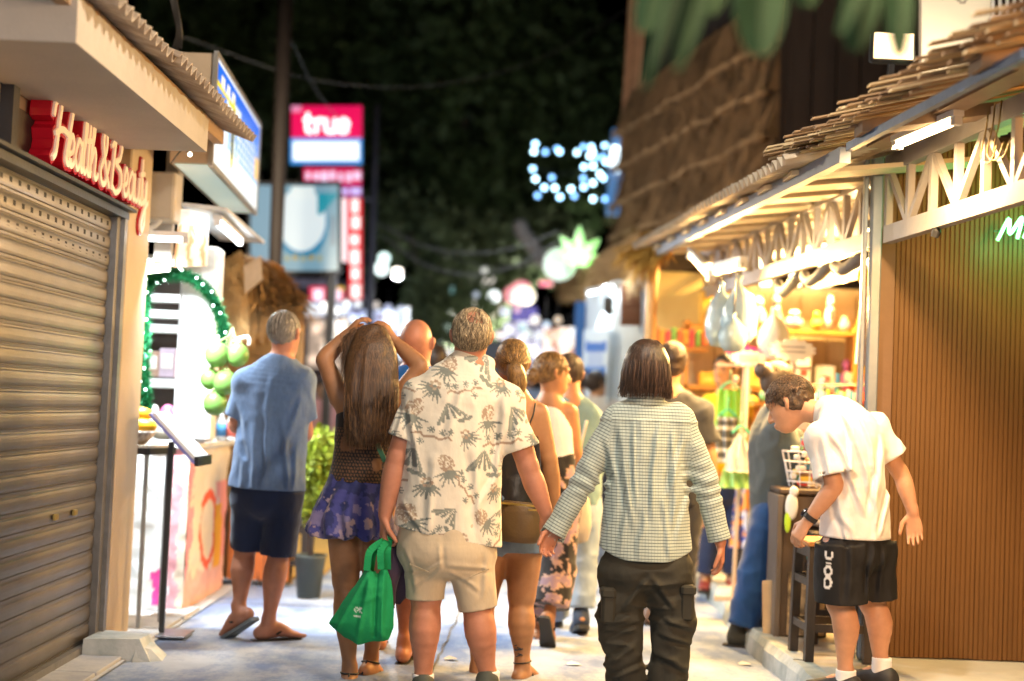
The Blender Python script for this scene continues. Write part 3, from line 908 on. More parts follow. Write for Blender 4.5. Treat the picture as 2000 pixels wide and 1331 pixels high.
# ---- black stools, orange boards and bush by the wooden stall
def stool(loc, hh, label, rot=0.0, group=None, top=None, w_=.34):
    t = thing('bar_stool', label, 'stool', loc, group)
    c, s = math.cos(rot), math.sin(rot); l = np.asarray(loc, float)
    def R(x, y, z): return l + np.array((x * c - y * s, x * s + y * c, z))
    X, Y_ = (c, s, 0), (-s, c, 0)
    a = w_ / 2 - .025
    for sx in (-1, 1):
        for sy in (-1, 1):
            m = MB(); m.bar(R(sx * a, sy * a, 0), R(sx * a * .93, sy * a * .93, hh - .03), .042, up=Y_); m.build('leg', DKWOOD, t)
    for k in (.16, .38) if hh > .55 else (.16,):
        m = MB()
        for sx, sy, ex, ey in ((-1, -1, 1, -1), (1, -1, 1, 1), (1, 1, -1, 1), (-1, 1, -1, -1)):
            m.bar(R(sx * a, sy * a, k), R(ex * a, ey * a, k), .022, .038)
        m.build('stretcher', DKWOOD, t)
    m = MB(); m.box(R(0, 0, hh - .055), (w_ - .04, w_ - .04, .05), X, Y_); m.build('apron', DKWOOD, t)
    m = MB(); m.bbox(R(0, 0, hh - .012), (w_, w_, .026), .006, X, Y_); m.build('seat', top or DKWOOD, t)
    return t
DKWOOD = M('dark_stained_wood', (.045, .035, .030), rough=.5, var=.3, scale=4, stretch=(6, 6, .7), bump=.15)
stool((-1.52, 9.95, 0), .68, 'black wooden stool behind the legs of the man in blue', .1, 'dark wooden stools')
ob = thing('orange_barrier', 'orange painted boards low behind the man in blue', 'barrier', (-1.72, 9.75, 0))
for i in range(5):
    w = MB(); w.box((-1.84 + i * .085, 9.78, .34), (.078, .02, .60)); w.build('board', M('orange_paint', (.72, .20, .05), rough=.6, var=.2, scale=6), ob)
w = MB(); w.box((-1.67, 9.80, .30), (.44, .02, .05)); w.build('batten', DKWOOD, ob)
mt = MB(); mt.bbox((-1.95, 12.3, .012), (1.3, 4.2, .02), .004)  # thin ochre sheet stands in for a pool of orange light
tag(mt.build('ochre_light_patch', M('ochre_light_patch', (.55, .33, .07), rough=.85, var=.2, scale=3), loc=(-1.95, 12.3, 0)), 'ochre yellow sheet painted as an orange light pool beyond the black stool', 'mat')

def bush(name, label, c, r, n, leaf, mat, cat='plant', potmat=None, potz=0.0, stemmat=None, parent=None):
    c = np.asarray(c, float); r = np.asarray(r, float)
    t = parent or thing(name, label, cat, (c[0], c[1], potz))
    V = []; F = []
    for _ in range(n):
        d = unit(RNG.normal(size=3)); rad = random.random() ** .45
        p = c + d * r * rad * (1 + .25 * vnoise((c + d * 2.3)[None] * 3)[0])
        ax = unit(d * .6 + RNG.normal(size=3) * .7); s = unit(np.cross(ax, RNG.normal(size=3)))
        L_ = leaf * random.uniform(.6, 1.3); W = L_ * .36
        k = len(V)
        V += [p, p + ax * L_ * .45 + s * W, p + ax * L_, p + ax * L_ * .45 - s * W]
        F.append((k, k + 1, k + 2, k + 3))
    o = link_mesh('foliage', V, F, mat, t); o['kind'] = 'stuff'
    return t
BUSHM = M('lime_leaf', (.22, .28, .02), rough=.6, var=.4, scale=5, bump=0)
bs = bush('potted_bush', 'yellow green bushy plant in a small dark pot beside the skirted woman', at(616, 925, 9.3), (.17, .17, .31), 2000, .05, BUSHM)
pb_ = at(610, 1005, 9.3)
w = MB(); w.lathe((pb_[0], 9.3, 0), [(.075, 0), (.10, .26), (.11, .28), (.10, .28), (.09, .22)], 16); w.build('pot', M('dark_pot', (.05, .06, .055), rough=.5), bs, smooth=True)
w = MB(); w.tube([(pb_[0], 9.3, .25), at(618, 905, 9.3)], .02, 6); w.build('stem', DKWOOD, bs)
# ================================================================== RIGHT SIDE
DR = unit((-.098, 1, 0))               # direction of the right-hand shop line
NR = np.array((DR[1], -DR[0], 0))      # away from the street
WTRUSS = M('white_painted_steel', (.27, .245, .235), rough=.45, var=.10, scale=7, bump=.1)
WARM = (1.0, .66, .28)
WARM2 = (1.0, .76, .42)

# brown fluted wall facing the street: fluted panels side by side
BROWN = M('brown_fluted_board', (.140, .064, .018), rough=.45, var=.16, scale=3, stretch=(8, 8, .5), bump=.05)
fw = thing('fluted_wall', 'brown vertical fluted panel wall behind the boy in white', 'wall', (2.6, 7.25, .12))
pw, nfl = .150, 6
V = []; F = []
cross = []
for k in range(nfl):
    x = k * pw / nfl; s = pw / nfl
    cross += [(x, .008), (x + s * .12, .008), (x + s * .22, 0), (x + s * .85, 0), (x + s * .95, .008)]
cross.append((pw - .002, .008))
X0 = 1.93
for z in (.122, 2.75):
    V += [(X0 + a, 7.20 + b + .035 * 0, z) for a, b in cross]
n = len(cross)
F = [(i, i + 1, n + i + 1, n + i) for i in range(n - 1)]
p0 = link_mesh('panel', V, F, BROWN, fw)
for i in range(1, 16):
    c = p0.copy(); COL.objects.link(c); c.parent = fw
    c.location = (i * pw, i * pw * .035, random.uniform(-.004, .004))
w = MB(); w.box((3.1, 7.36, 1.45), (2.5, .2, 2.66), (1, .035, 0), (-.035, 1, 0)); w.build('backing', M('dark_backing', (.06, .04, .03), rough=.8), fw)
w = MB(); w.box((1.875, 7.20, 1.30), (.085, .10, 2.36)); w.build('corner_trim', M('brown_trim', (.16, .085, .045), rough=.5, var=.12), fw)

# post and two lattice trusses
STEELW = M('galv_post', (.19, .23, .29), rough=.35, metal=.35, var=.12, scale=6)
pt = MB()
pt.bbox((wall_r(7.1) - .040, 7.10, 1.42), (.052, .06, 2.60), .006)
pt.bbox((wall_r(7.1) - .085, 7.14, 1.42), (.022, .04, 2.60), .004)
tag(pt.build('steel_post', STEELW, loc=(wall_r(7.1) - .05, 7.1, .12)), 'pale steel post where the two white lattice trusses meet', 'post')
def truss(label, y0, y1, zlo, zhi, panels, mat, extra=None):
    t = thing('lattice_truss', label, 'truss', (wall_r((y0 + y1) / 2), (y0 + y1) / 2, zlo), 'white lattice trusses along the right-hand shops')
    up = (0, 0, 1)
    def R(Y, z): return np.array((wall_r(Y), Y, z))
    w = MB(); w.bar(R(y0, zlo), R(y1, zlo), .05, .085); w.build('bottom_chord', mat, t)
    w = MB(); w.bar(R(y0, zhi), R(y1, zhi), .05, .085); w.build('top_chord', mat, t)
    ys = np.linspace(y0, y1, panels + 1)
    a, b = zlo + .0425, zhi - .0425
    for i in range(panels):
        w = MB(); w.bar(R(ys[i], a), R(ys[i], b), .034, .034, DR); w.build('vertical_web', mat, t)
        w = MB()
        if i % 2: w.bar(R(ys[i] + .02, b), R(ys[i + 1] - .02, a), .030, .030, NR)
        else: w.bar(R(ys[i] + .02, a), R(ys[i + 1] - .02, b), .030, .030, NR)
        w.build('diagonal_web', mat, t)
    w = MB(); w.bar(R(ys[-1], a), R(ys[-1], b), .034, .034, DR); w.build('vertical_web', mat, t)
    return t
t1 = truss('white lattice truss lit by the hanging tube lamp, right of the steel post', 3.4, 7.04, 2.225, 2.575, 13, WTRUSS)
t2 = truss('long white lattice truss over the glowing souvenir stall, left of the steel post', 7.16, 11.0, 2.225, 2.555, 15, WTRUSS)
# loose wires twisted on the truss
wr = MB()
for k in range(3):
    y = 5.72 + .06 * k
    wr.tube(catmull([(wall_r(y) - .03, y, 2.62), (wall_r(y) - .045, y - .02, 2.52), (wall_r(y) - .04, y + .05, 2.42), (wall_r(y) - .035, y - .05, 2.38), (wall_r(y) - .03, y - .12, 2.44)], 6), .004, 5)
tag(wr.build('tie_wire', M('rust_wire', (.22, .15, .06), rough=.5, metal=.4), loc=(wall_r(5.75), 5.75, 2.5), smooth=True), 'loose brown tie wires twisted round the near white truss', 'wire')
cm = thing('clamp_spotlight', 'tiny dark spotlight clamped under the near white truss', 'spotlight', (wall_r(6.4) - .02, 6.4, 2.17))
w = MB(); w.lathe((wall_r(6.4) - .02, 6.4, 2.14), [(.018, 0), (.022, .03), (.012, .045)], 12, (.3, -.2, 1)); w.build('head', DKMET, cm)
w = MB(); w.bar((wall_r(6.4) - .02, 6.4, 2.165), (wall_r(6.4) - .005, 6.4, 2.195), .012); w.build('bracket', DKMET, cm)

# eave: steel angle, layered old roof boards and corrugated sheets above
def eave(Y, off=.50): return wall_r(Y, off)
BLUEST = M('blue_grey_steel', (.09, .14, .24), rough=.45, metal=.3, var=.2, scale=8)
roof = thing('board_roof', 'layered old timber board roof edge over the near white truss', 'roof', (1.9, 5.5, 2.6))
w = MB(); w.bar((eave(2.8), 2.8, 2.485), (eave(6.15), 6.15, 2.485), .030, .036); w.build('eave_angle', BLUEST, roof)
for i in range(3):
    w = MB(); Y = 3.6 + i * 1.15
    w.box((eave(Y) + .42, Y, 2.60), (.95, .14, .05), (1, 0, .18)); w.build('rafter', M('raft_wood', (.20, .13, .08), rough=.7, var=.2), roof)
w = MB(); w.bar((eave(2.8, .22), 2.8, 2.60), (eave(7.0, .22), 7.0, 2.60), .10, .05); w.build('batten', M('raft_wood', (.2, .13, .08)), roof)
BRDS = [M('roof_board%d' % k, c, rough=.75, var=.28, scale=5, stretch=(.6, 6, 6), bump=.25, bscale=30) for k, c in enumerate(((.36, .25, .13), (.26, .16, .08), (.44, .33, .19), (.18, .11, .06)))]
y = 2.9
k = 0
while y < 6.9:
    wd = random.uniform(.028, .060)
    lay = k % 4
    over = .12 + random.uniform(-.04, .03) + .03 * lay
    zz = 2.520 + .014 * lay + random.uniform(0, .010)
    x0 = eave(y) - over
    w = MB()
    w.box((x0 + .62, y + wd / 2, zz + .62 * .24), (1.24, wd, .008), (1, -.0 + random.uniform(-.015, .015), .24))
    w.build('roof_board', BRDS[random.randrange(4)], roof)
    y += wd * random.uniform(.45, .75); k += 1
# second storey of boards further up the slope
y = 3.0
while y < 6.6:
    wd = random.uniform(.05, .09)
    w = MB(); w.box((eave(y) + .90, y + wd / 2, 2.795 + random.uniform(0, .015)), (1.0, wd, .012), (1, 0, .26)); w.build('roof_board', BRDS[random.randrange(4)], roof)
    y += wd * 1.0

croof = thing('corrugated_eave', 'rusty corrugated sheet eave over the glowing souvenir stall', 'roof', (1.6, 9, 2.6))
CORRW = M('pale_corrugated', (.42, .36, .28), rough=.6, var=.25, scale=5, bump=.2, bscale=30)
for i in range(4):
    y0 = 6.55 + i * .95
    p = np.array((eave(y0) - .13, y0, 2.50 + .006 * (i % 2)))
    o = corrug('roof_sheet', CORRW, croof, p + np.array((1.25, 0, .30)), DR, (-1, 0, -.24), 1.0, 1.32, .088, .026, .004, (-.24, 0, 1))
w = MB(); w.bar((eave(6.2), 6.2, 2.46), (eave(10.35), 10.35, 2.46), .05, .07); w.build('fascia', M('fascia_white', (.20, .23, .30), rough=.5, var=.1), croof)
for i in range(9):
    Y = 6.9 + i * .46
    w = MB(); w.box((eave(Y) + .42, Y, 2.53), (.95, .22, .022), (1, 0, .12)); w.build('soffit_board', M('soffit_ply', (.58, .48, .33), rough=.7, var=.12), croof)
ep = MB()
ep.tube(catmull([at(1268, 720, 10.3), at(1270, 640, 10.3), at(1274, 560, 10.3), at(1282, 505, 10.3), at(1305, 478, 10.2)], 6), .045, 10)
ep.tube([(at(1268, 720, 10.3)[0] - .01, 10.3, .1), at(1268, 720, 10.3)], .045, 10)
tag(ep.build('copper_pipe_post', M('copper_post', (.42, .24, .09), rough=.35, metal=.4), loc=(1.0, 10.3, 0), smooth=True), 'shiny tan downpipe post at the far corner of the souvenir stall', 'post')
pl_ = thing('ragged_straw_fringe', 'orange lit ragged thatch fringe at the far end of the corrugated eave', 'thatch', at(1270, 480, 10.4))
q4 = [at(1300, 455, 10.6), at(1330, 470, 10.2), at(1275, 520, 10.2), at(1235, 490, 10.6)]
thatch(pl_, 'straw', [q4, q4], 240, .22, M('amber_straw', (.55, .32, .06), rough=.8, var=.3), jit=.3, width=.012)

# hanging tube lamp over the fluted wall, flood lamp on the roof, lit panel
ta, tb_ = at(1756, 283, 6.15), at(1864, 238, 5.75)
tl = tube_lamp('tube_lamp', 'hanging warm white tube lamp in front of the near truss', ta, tb_, .016, (1.0, .66, .30), 20, 70, target=(1.9, 6.3, 0), lsize=.10)
w = MB()
for e in (ta + (tb_ - ta) * .1, ta + (tb_ - ta) * .9):
    w.bar(e, e + (0, 0, .22), .004)
w.build('hanger_wire', DKMET, tl)

fl = thing('flood_lamp', 'lit square flood lamp standing on the board roof by the leaves', 'flood lamp', at(1742, 95, 7.4))
f0 = at(1742, 95, 7.4)
w = MB(); w.bbox(f0, (.235, .06, .165), .012); w.build('housing', DKMET, fl)
w = MB(); w.box(f0 + (0, -.034, .004), (.205, .006, .135)); w.build('lens', M('flood_lens', (1, 1, 1), bump=0, emit=(1, .62, .24), estr=3.2), fl)
w = MB(); w.bar(f0 + (0, 0, -.08), f0 + (0, .05, -.26), .03); w.build('bracket', DKMET, fl)
def cream_panel(u, v):
    t = np.clip(1.15 - v * .75, 0, 1)[:, None]
    c = np.tile(np.array((.80, .74, .62)), (len(u), 1))
    scr = (np.abs(v - .80 - .05 * np.sin(u * 14)) < .012) & (u > .2) & (u < .8)
    scr |= (np.abs(v - .72 - .04 * np.sin(u * 17 + 1)) < .012) & (u > .3) & (u < .75)
    c[scr] = (.25, .2, .16)
    return c
cp = thing('wall_sign', 'pale painted wall sign with scribbled lettering above the board roof', 'sign', at(1885, 40, 7.9))
s4 = [at(1800, 165, 7.9), at(1935, 165, 7.9), at(1935, -70, 7.9), at(1800, -70, 7.9)]
painted('print', s4, 60, 60, cream_panel, PRINT, cp)
w = MB(); w.prism([p + (0, .006, 0) for p in s4], (0, .05, 0)); w.build('board', M('board_cream', (.6, .5, .4)), cp)
area_light('lamp_light', f0 + (0, -.06, 0), f0 + (.10, -1, -.25), (.2, .13), 14, (1, .8, .5), fl)
point_light('sign_glow', at(1850, 110, 7.6), 9, (1, .80, .52), .06, fl)
rl = thing('balcony_railing', 'white balcony railing in the top corner beside the wall sign', 'railing', at(1965, 10, 7.8))
for i in range(5):
    w = MB(); w.bar(at(1940 + i * 14, 45, 7.8), at(1938 + i * 14, -60, 7.8), .014); w.build('baluster', M('rail_white', (.6, .58, .6), rough=.4), rl)
w = MB(); w.bar(at(1935, 38, 7.8), at(2020, 34, 7.8), .03); w.build('bottom_rail', M('rail_white', (.6, .58, .6)), rl)

# green neon lettering
NEON = M('neon_green', (1, 1, 1), bump=0, emit=(.10, 1, .28), estr=5)
ns = thing('neon_sign', 'green neon sign starting Mr on the fluted wall', 'neon sign', at(1985, 440, 7.0))
o = at(1948, 470, 7.02); ux = unit(at(2040, 462, 7.02) - o)
for ch, dx, wd in (('M', 0, .115), ('r', .125, .07)):
    w = MB()
    for stt in GL[ch]:
        pts = catmull([o + ux * (dx + q_[0] * wd + q_[1] * .03) + np.array((0, 0, q_[1] * .105)) for q_ in stt], 6)
        w.tube(pts, .0085, 8)
    w.build('letter', NEON, ns, smooth=True)
w = MB(); w.bar(o + ux * -.01 + (0, .03, .05), o + ux * .28 + (0, .03, .05), .008); w.build('mounting_rail', DKMET, ns)
point_light('neon_glow', o + ux * .1 + (0, -.10, .05), 7, (.12, 1, .3), .06, ns)
point_light('neon_glow', o + ux * .3 + (0, -.10, .05), 7, (.12, 1, .3), .06, ns)

# ================================================================== SOUVENIR STALL (left of the steel post)
sv = thing('souvenir_stall', 'warmly lit souvenir stall room behind the long truss', 'stall', (2.4, 10, .12))
SVW = M('stall_cream_wall', (.72, .56, .30), rough=.7, var=.08)
w = MB(); w.box((2.52, 11.15, 1.22), (2.8, .06, 2.2)); w.build('back_wall', SVW, sv)
for i in range(9):
    w = MB(); w.box((1.25 + i * .22, 11.105, 1.52), (.205, .025, 1.5)); w.build('wall_board', M('stall_board', (.74, .56, .29), rough=.6, var=.12, scale=3, stretch=(6, 6, .6)), sv)
w = MB(); w.box((3.4, 9.3, 1.5), (.06, 3.8, 2.8)); w.build('side_wall', SVW, sv)
w = MB(); w.box((2.75, 9.3, 2.66), (1.75, 3.7, .04)); w.build('ceiling', M('stall_ceiling', (.6, .5, .36), rough=.8), sv)
yl = MB(); yl.bbox(at(1325, 590, 10.9), (.36, .03, .46), .004)
tag(yl.build('yellow_panel', M('yellow_panel', (.80, .62, .22), rough=.5, var=.05), loc=at(1325, 590, 10.9)), 'plain pale yellow panel at the left of the souvenir stall', 'panel')
for (a, b, lab, es, pw_, tg) in ((at(1352, 500, 9.7), at(1388, 540, 9.3), 'short tilted glowing tube lamp by the far stall post', 20, 80, (.6, 8.6, .9)),
                       (at(1400, 530, 9.0), at(1448, 518, 8.7), 'glowing tube lamp under the truss chord in the souvenir stall', 20, 130, (.6, 7.2, .9)),
                       (at(1500, 500, 10.6), at(1640, 480, 10.6), 'wide glowing tube lamp on the stall back wall, upper row', 20, 260, (1.8, 9.0, .6))):
    tube_lamp('tube_lamp', lab, a, b, .024, (1, .62, .22), es, pw_, target=tg, group=None)
for i in range(3):
    a = at(1495 + i * 58, 560, 10.95); b = at(1495 + i * 58, 490, 10.95)
    tube_lamp('tube_lamp', ('leftmost', 'middle', 'rightmost')[i] + ' of the three upright tube lamps on the stall back wall', a, b, .04, (1, .80, .46), 12, 0, 'upright tube lamps on the stall back wall', housing=False)
for i, (px, py, lab) in enumerate(((1695, 458, 'round bulb near the top of the steel post inside the stall'), (1702, 510, 'second round bulb down beside the steel post'))):
    p = at(px, py, 7.9)
    b_ = thing('round_bulb', lab, 'bulb', p)
    w = MB(); w.ell(p, .032); w.build('glass', M('warm_bulb', (1, 1, 1), bump=0, emit=(1, .78, .42), estr=16), b_, smooth=True)
    w = MB(); w.lathe(p + (0, 0, .03), [(.016, 0), (.016, .05)], 10); w.build('socket', DKMET, b_)
point_light('bulb_glow', at(1690, 470, 7.85), 16, WARM2, .05, b_)
tube_lamp('tube_lamp', 'warm tube lamp under the stall ceiling near the steel post', (1.93, 7.75, 2.10), (1.83, 8.6, 2.10), .018, (1, .56, .17), 7, 230, target=(.3, 7.0, .8))
# rolled grey tarp under the truss chord
tp = MB()
for i in range(3):
    y0_, y1_ = 7.3 + i * .55, 7.8 + i * .55
    tp.tube(catmull([(wall_r(y0_) - .02, y0_, 2.15), (wall_r(y0_ + .25) - .05, y0_ + .25, 2.10 - .02 * i), (wall_r(y1_) - .02, y1_, 2.15)], 5), [.022, .032, .036, .032, .032, .036, .032, .030, .032, .032, .022][:11], 9)
tag(tp.build('rolled_tarp', M('grey_tarp', (.15, .14, .13), rough=.7, bump=.4, bscale=18), loc=(wall_r(7.9), 7.9, 2.15), smooth=True), 'rolled grey tarpaulin tied below the truss chord', 'tarp')

# shelves of goods on the back wall
sf = thing('goods_shelf', 'long orange shelf rack of souvenirs along the stall back wall', 'shelf', (2.3, 10.9, .12))
SHF = M('orange_shelf', (.62, .27, .05), rough=.5, var=.15)
for z in (1.95, 1.50, 1.12, .72):
    w = MB(); w.box((2.35, 10.88, z), (2.1, .34, .03)); w.build('shelf_board', SHF, sf)
for x in (1.32, 1.95, 2.6, 3.36):
    w = MB(); w.box((x, 10.86, 1.05), (.03, .30, 1.9)); w.build('upright', SHF, sf)
GOODC = [(.75, .08, .06), (.85, .75, .60), (.10, .35, .55), (.85, .50, .06), (.15, .45, .20), (.80, .80, .76), (.70, .20, .40), (.35, .20, .10), (.88, .70, .15), (.62, .62, .62)]
GOODM = [M('goods%d' % i, c, rough=.5, var=.15, scale=12) for i, c in enumerate(GOODC)]
ADJ = ['red', 'cream', 'blue', 'amber', 'green', 'white', 'pink', 'brown', 'yellow', 'grey']
ROWS = ['top shelf of the stall', 'second shelf of the stall', 'third shelf of the stall', 'lowest shelf of the stall', 'front table of the stall', 'raised step of the front table']
ORD = ['first', 'second', 'third', 'fourth', 'fifth', 'sixth', 'seventh', 'eighth', 'ninth', 'tenth', 'eleventh', 'twelfth', 'thirteenth', 'fourteenth']
ftb = thing('goods_table', 'stepped wooden goods table in the middle of the souvenir stall', 'table', (2.25, 9.2, .12))
w = MB(); w.box((2.25, 9.2, 1.12), (1.3, .36, .03)); w.build('table_top', SHF, ftb)
w = MB(); w.box((2.25, 9.42, 1.38), (1.3, .22, .03)); w.build('step_board', SHF, ftb)
for x in (1.64, 2.86):
    w = MB(); w.bar((x, 9.22, .12), (x, 9.22, 1.1), .05); w.bar((x, 9.46, .12), (x, 9.46, 1.36), .04); w.build('leg', SHF, ftb)
for r, (z, yb, xa_, xb_) in enumerate(((1.965, 10.8, 1.42, 3.25), (1.515, 10.8, 1.42, 3.25), (1.135, 10.8, 1.42, 3.25), (.735, 10.8, 1.42, 3.25), (1.136, 9.18, 1.64, 2.8), (1.396, 9.42, 1.64, 2.8))):
    x = xa_; k = 0
    while x < xb_ and k < 14:
        wd = random.uniform(.08, .17) if r < 4 else random.uniform(.05, .10); hh = random.uniform(.10, .30) if r < 4 else random.uniform(.08, .22)
        ci = random.randrange(10)
        c = np.array((x + wd / 2, yb + random.uniform(-.03, .04), z))
        t = thing('souvenir', '%s souvenir, %s from the left on the %s' % (ADJ[ci], ORD[k], ROWS[r]), 'souvenir', c, 'souvenirs on the stall shelves')
        w = MB()
        typ = random.randrange(3)
        if typ == 0:
            w.bbox(c + (0, 0, hh / 2), (wd * .9, .12, hh), .008)
        elif typ == 1:
            w.lathe(c, [(wd * .30, 0), (wd * .45, hh * .3), (wd * .40, hh * .6), (wd * .2, hh * .85), (wd * .25, hh)], 14)
        else:
            w.ell(c + (0, 0, hh * .35), (wd * .42, .06, hh * .35), 12, 8); w.ell(c + (0, 0, hh * .82), (wd * .27, .05, hh * .18), 10, 7)
        w.build('body', GOODM[ci], t, smooth=typ > 0)
        w = MB(); w.box(c + (0, -.075, hh * .45), (wd * .45, .006, hh * .25)); w.build('price_tag', GOODM[(ci + 5) % 10], t)
        x += wd + random.uniform(.005, .04); k += 1

# hanging clear bags stuffed with pale floats
BAGM = M('clear_bag', (.45, .58, .62), rough=.18, var=.25, scale=9, bump=.5, bscale=14, trans=.35, bdist=.02)
for i, (px, py, rx, rz, Y, lab) in enumerate(((1408, 618, .095, .185, 8.5, 'left hanging clear bag with a bluish bottom in the stall opening'), (1444, 610, .105, .20, 8.4, 'largest hanging clear bag stuffed with pale green goods'),
                                     (1432, 652, .085, .11, 8.3, 'lowest hanging clear bag, below and between the other two'), (1512, 655, .10, .165, 9.3, 'white rounded hanging bag glowing before the shelves'))):
    p = at(px, py, Y)
    t = thing('hanging_bag', lab, 'bag', p, 'clear bags hung in the stall opening')
    w = MB(); prof_ = [(.020, rz * 1.1), (.012, rz * .92), (.022, rz * .78), (rx * .62, rz * .50), (rx * .93, rz * .14), (rx, -rz * .30), (rx * .92, -rz * .68), (rx * .55, -rz * .95), (.001, -rz * 1.02)]
    w.lathe(p, [(r, h) for r, h in reversed(prof_)], 18)
    V = np.array(w.v); V += (fbm(V * 17, 3)[:, None] * .026) * np.array((1, 1, .3)); w.v = [tuple(q_) for q_ in V]
    w.build('bag', BAGM if i < 3 else M('white_bag', (.72, .74, .70), rough=.4, var=.1, bump=.4, bscale=14), t, smooth=True)
    w = MB(); w.tube([p + (0, 0, rz * 1.05), (p[0] + .01, p[1], 2.2)], .004, 5); w.build('cord', DKMET, t)

# star burst price cards on sticks
def burst(name, label, px, py, Y, rx, rz, colr, edge=None):
    p = at(px, py, Y)
    t = thing(name, label, 'price card', p)
    pts = []
    for k in range(30):
        a = 2 * math.pi * k / 30; s = 1.0 if k % 2 else .80
        pts.append(p + np.array((math.cos(a) * rx * s, 0, math.sin(a) * rz * s)))
    w = MB(); w.prism(pts, (0, .008, 0)); w.build('card', M(name + '_%d' % px, colr, rough=.5, var=.04), t)
    if edge:
        w = MB(); w.prism([q_ + (0, .01, 0) + (q_ - p) * .0 + np.array((-.02, 0, .03)) for q_ in pts], (0, .006, 0)); w.build('back_card', M('magenta_card', edge, rough=.5), t)
    for k in range(2):
        w = MB(); w.box(p + (0, -.004, rz * (.25 - .4 * k)), (rx * 1.0, .004, rz * .16)); w.build('scribble', M('grey_ink', (.45, .42, .42), rough=.6), t)
    w = MB(); w.bar(p + (0, .012, -rz * .8), p + (0, .012, -rz - .45), .014); w.build('stick', M('stick_white', (.7, .66, .6), rough=.5), t)
    return t
burst('price_card', 'magenta edged white starburst price card above the vendor', 1462, 700, 9.0, .125, .055, (.82, .74, .74), (.80, .03, .25))
burst('price_card', 'large white starburst price card above the man with a bun', 1548, 684, 8.8, .155, .075, (.84, .80, .74))

# wares in the stall front: hanging clothes, tote, baskets, racks
HANGC = [('lime_top', (.35, .75, .12), 'lime green top hanging at the front of the stall', 1424, 815, .10, .36, 9.4), ('black_white_top', (.10, .10, .10), 'black and white patterned top hanging beside the lime one', 1420, 860, .085, .30, 9.3),
         ('white_tote', (.78, .76, .70), 'white tote bag hanging at the front of the stall', 1446, 885, .085, .24, 9.0), ('leopard_top', (.35, .22, .06), 'dark spotted yellow top hanging behind the white tote', 1462, 840, .09, .30, 9.5),
         ('green_cloth', (.35, .66, .22), 'light green cloth bag hanging lowest under the white tote', 1436, 935, .10, .12, 9.05), ('blue_sarong', (.06, .09, .45), 'blue and orange patterned sarong hanging behind the bun man', 1462, 1010, .12, .42, 9.6)]
for nm, c, lab, px, py, hw, hh, Y in HANGC:
    p = at(px, py, Y)
    nx, nz = 18, 24
    u, v = np.meshgrid(np.linspace(-1, 1, nx), np.linspace(-1, 1, nz)); u = u.ravel(); v = v.ravel()
    wd = hw * (1 - .25 * (v + 1) / 2) if 'tote' not in nm else hw * (1 - .75 * np.clip((v + .1), 0, 1))
    Vf = np.stack([p[0] + u * wd, p[1] + .02 * np.sin(u * 9 + v) - .03 * (1 - u ** 2), p[2] + v * hh / 2], 1)
    idx = np.arange(nx * nz).reshape(nz, nx)
    Fq = np.stack([idx[:-1, :-1].ravel(), idx[:-1, 1:].ravel(), idx[1:, 1:].ravel(), idx[1:, :-1].ravel()], 1)
    Vb = Vf + np.array((0, .03, 0)); Fb = Fq[:, ::-1] + nx * nz
    edge = list(idx[0]) + list(idx[1:, -1]) + list(idx[-1, -2::-1]) + list(idx[-2:0:-1, 0])
    Fe = [[edge[i], edge[(i + 1) % len(edge)], edge[(i + 1) % len(edge)] + nx * nz, edge[i] + nx * nz] for i in range(len(edge))]
    VV = np.concatenate([Vf, Vb]); n_ = fbm(VV * 16, 2)
    cc = np.tile(np.array(c), (len(VV), 1))
    if 'leopard' in nm: cc[n_ > .05] = (.75, .50, .05)
    if 'black_white' in nm: cc[np.sin(VV[:, 2] * 95) > .35] = (.62, .62, .58)
    if 'sarong' in nm:
        cc[n_ > .12] = (.85, .38, .08); cc[n_ < -.18] = (.70, .72, .80)
    t = thing('hanging_%s' % nm, lab, 'clothing', p + (0, 0, hh / 2))
    link_mesh('cloth', VV, np.concatenate([Fq, Fb, np.array(Fe)]), M('wares_cloth', (1, 1, 1), rough=.8, var=.08, attr='col', bump=.15), t, colors=cc, smooth=True)
    w = MB(); w.tube(catmull([p + (-hw * .7, 0, hh / 2 + .0), p + (0, 0, hh / 2 + .05), p + (hw * .7, 0, hh / 2)], 5), .007, 6); w.tube([p + (0, 0, hh / 2 + .05), p + (0, 0, hh / 2 + .13)], .004, 5)
    w.build('hanger', M('teal_hanger', (.05, .40, .26), rough=.4), t, smooth=True)
rk = thing('clothes_stand', 'thin metal stand in front of the hanging stall clothes', 'stand', (at(1436, 1050, 9.1)[0], 9.1, .12))
xs = at(1436, 1050, 9.1)[0]
w = MB(); w.bar((xs, 9.12, .12), (xs + .03, 9.12, 1.75), .022); w.build('pole', M('tan_pole', (.5, .42, .36), rough=.5), rk)
w = MB(); w.bar((xs - .15, 9.14, 1.62), (xs + .45, 9.14, 1.62), .02); w.bar((xs - .12, 9.12, .13), (xs + .14, 9.12, .13), .03); w.build('rail', M('tan_pole', (.5, .42, .36)), rk)
# pale clothes at the steel post
for i, (px, py, c, lab) in enumerate(((1690, 640, (.55, .52, .56), 'grey garment hanging beside the steel post'), (1700, 590, (.72, .62, .52), 'cream garment hanging beside the steel post'), (1692, 540, (.85, .55, .04), 'yellow garment at the top beside the steel post'))):
    p = at(px, py, 7.75)
    t = thing('hanging_garment', lab, 'clothing', p)
    w = MB(); w.hexa([p + (-.045, -.02, -.20), p + (.045, -.02, -.22), p + (.045, .03, -.20), p + (-.045, .03, -.2), p + (-.03, -.01, .14), p + (.03, -.01, .14), p + (.03, .02, .14), p + (-.03, .02, .14)]) if i < 2 else w.ell(p, (.05, .04, .06))
    w.build('cloth', M('garment%d' % i, c, rough=.8, var=.1, bump=.3, bscale=20), t)
    w = MB(); w.bar(p + (0, .01, .05), p + (0, .01, .2), .008); w.build('hanger', DKMET, t)
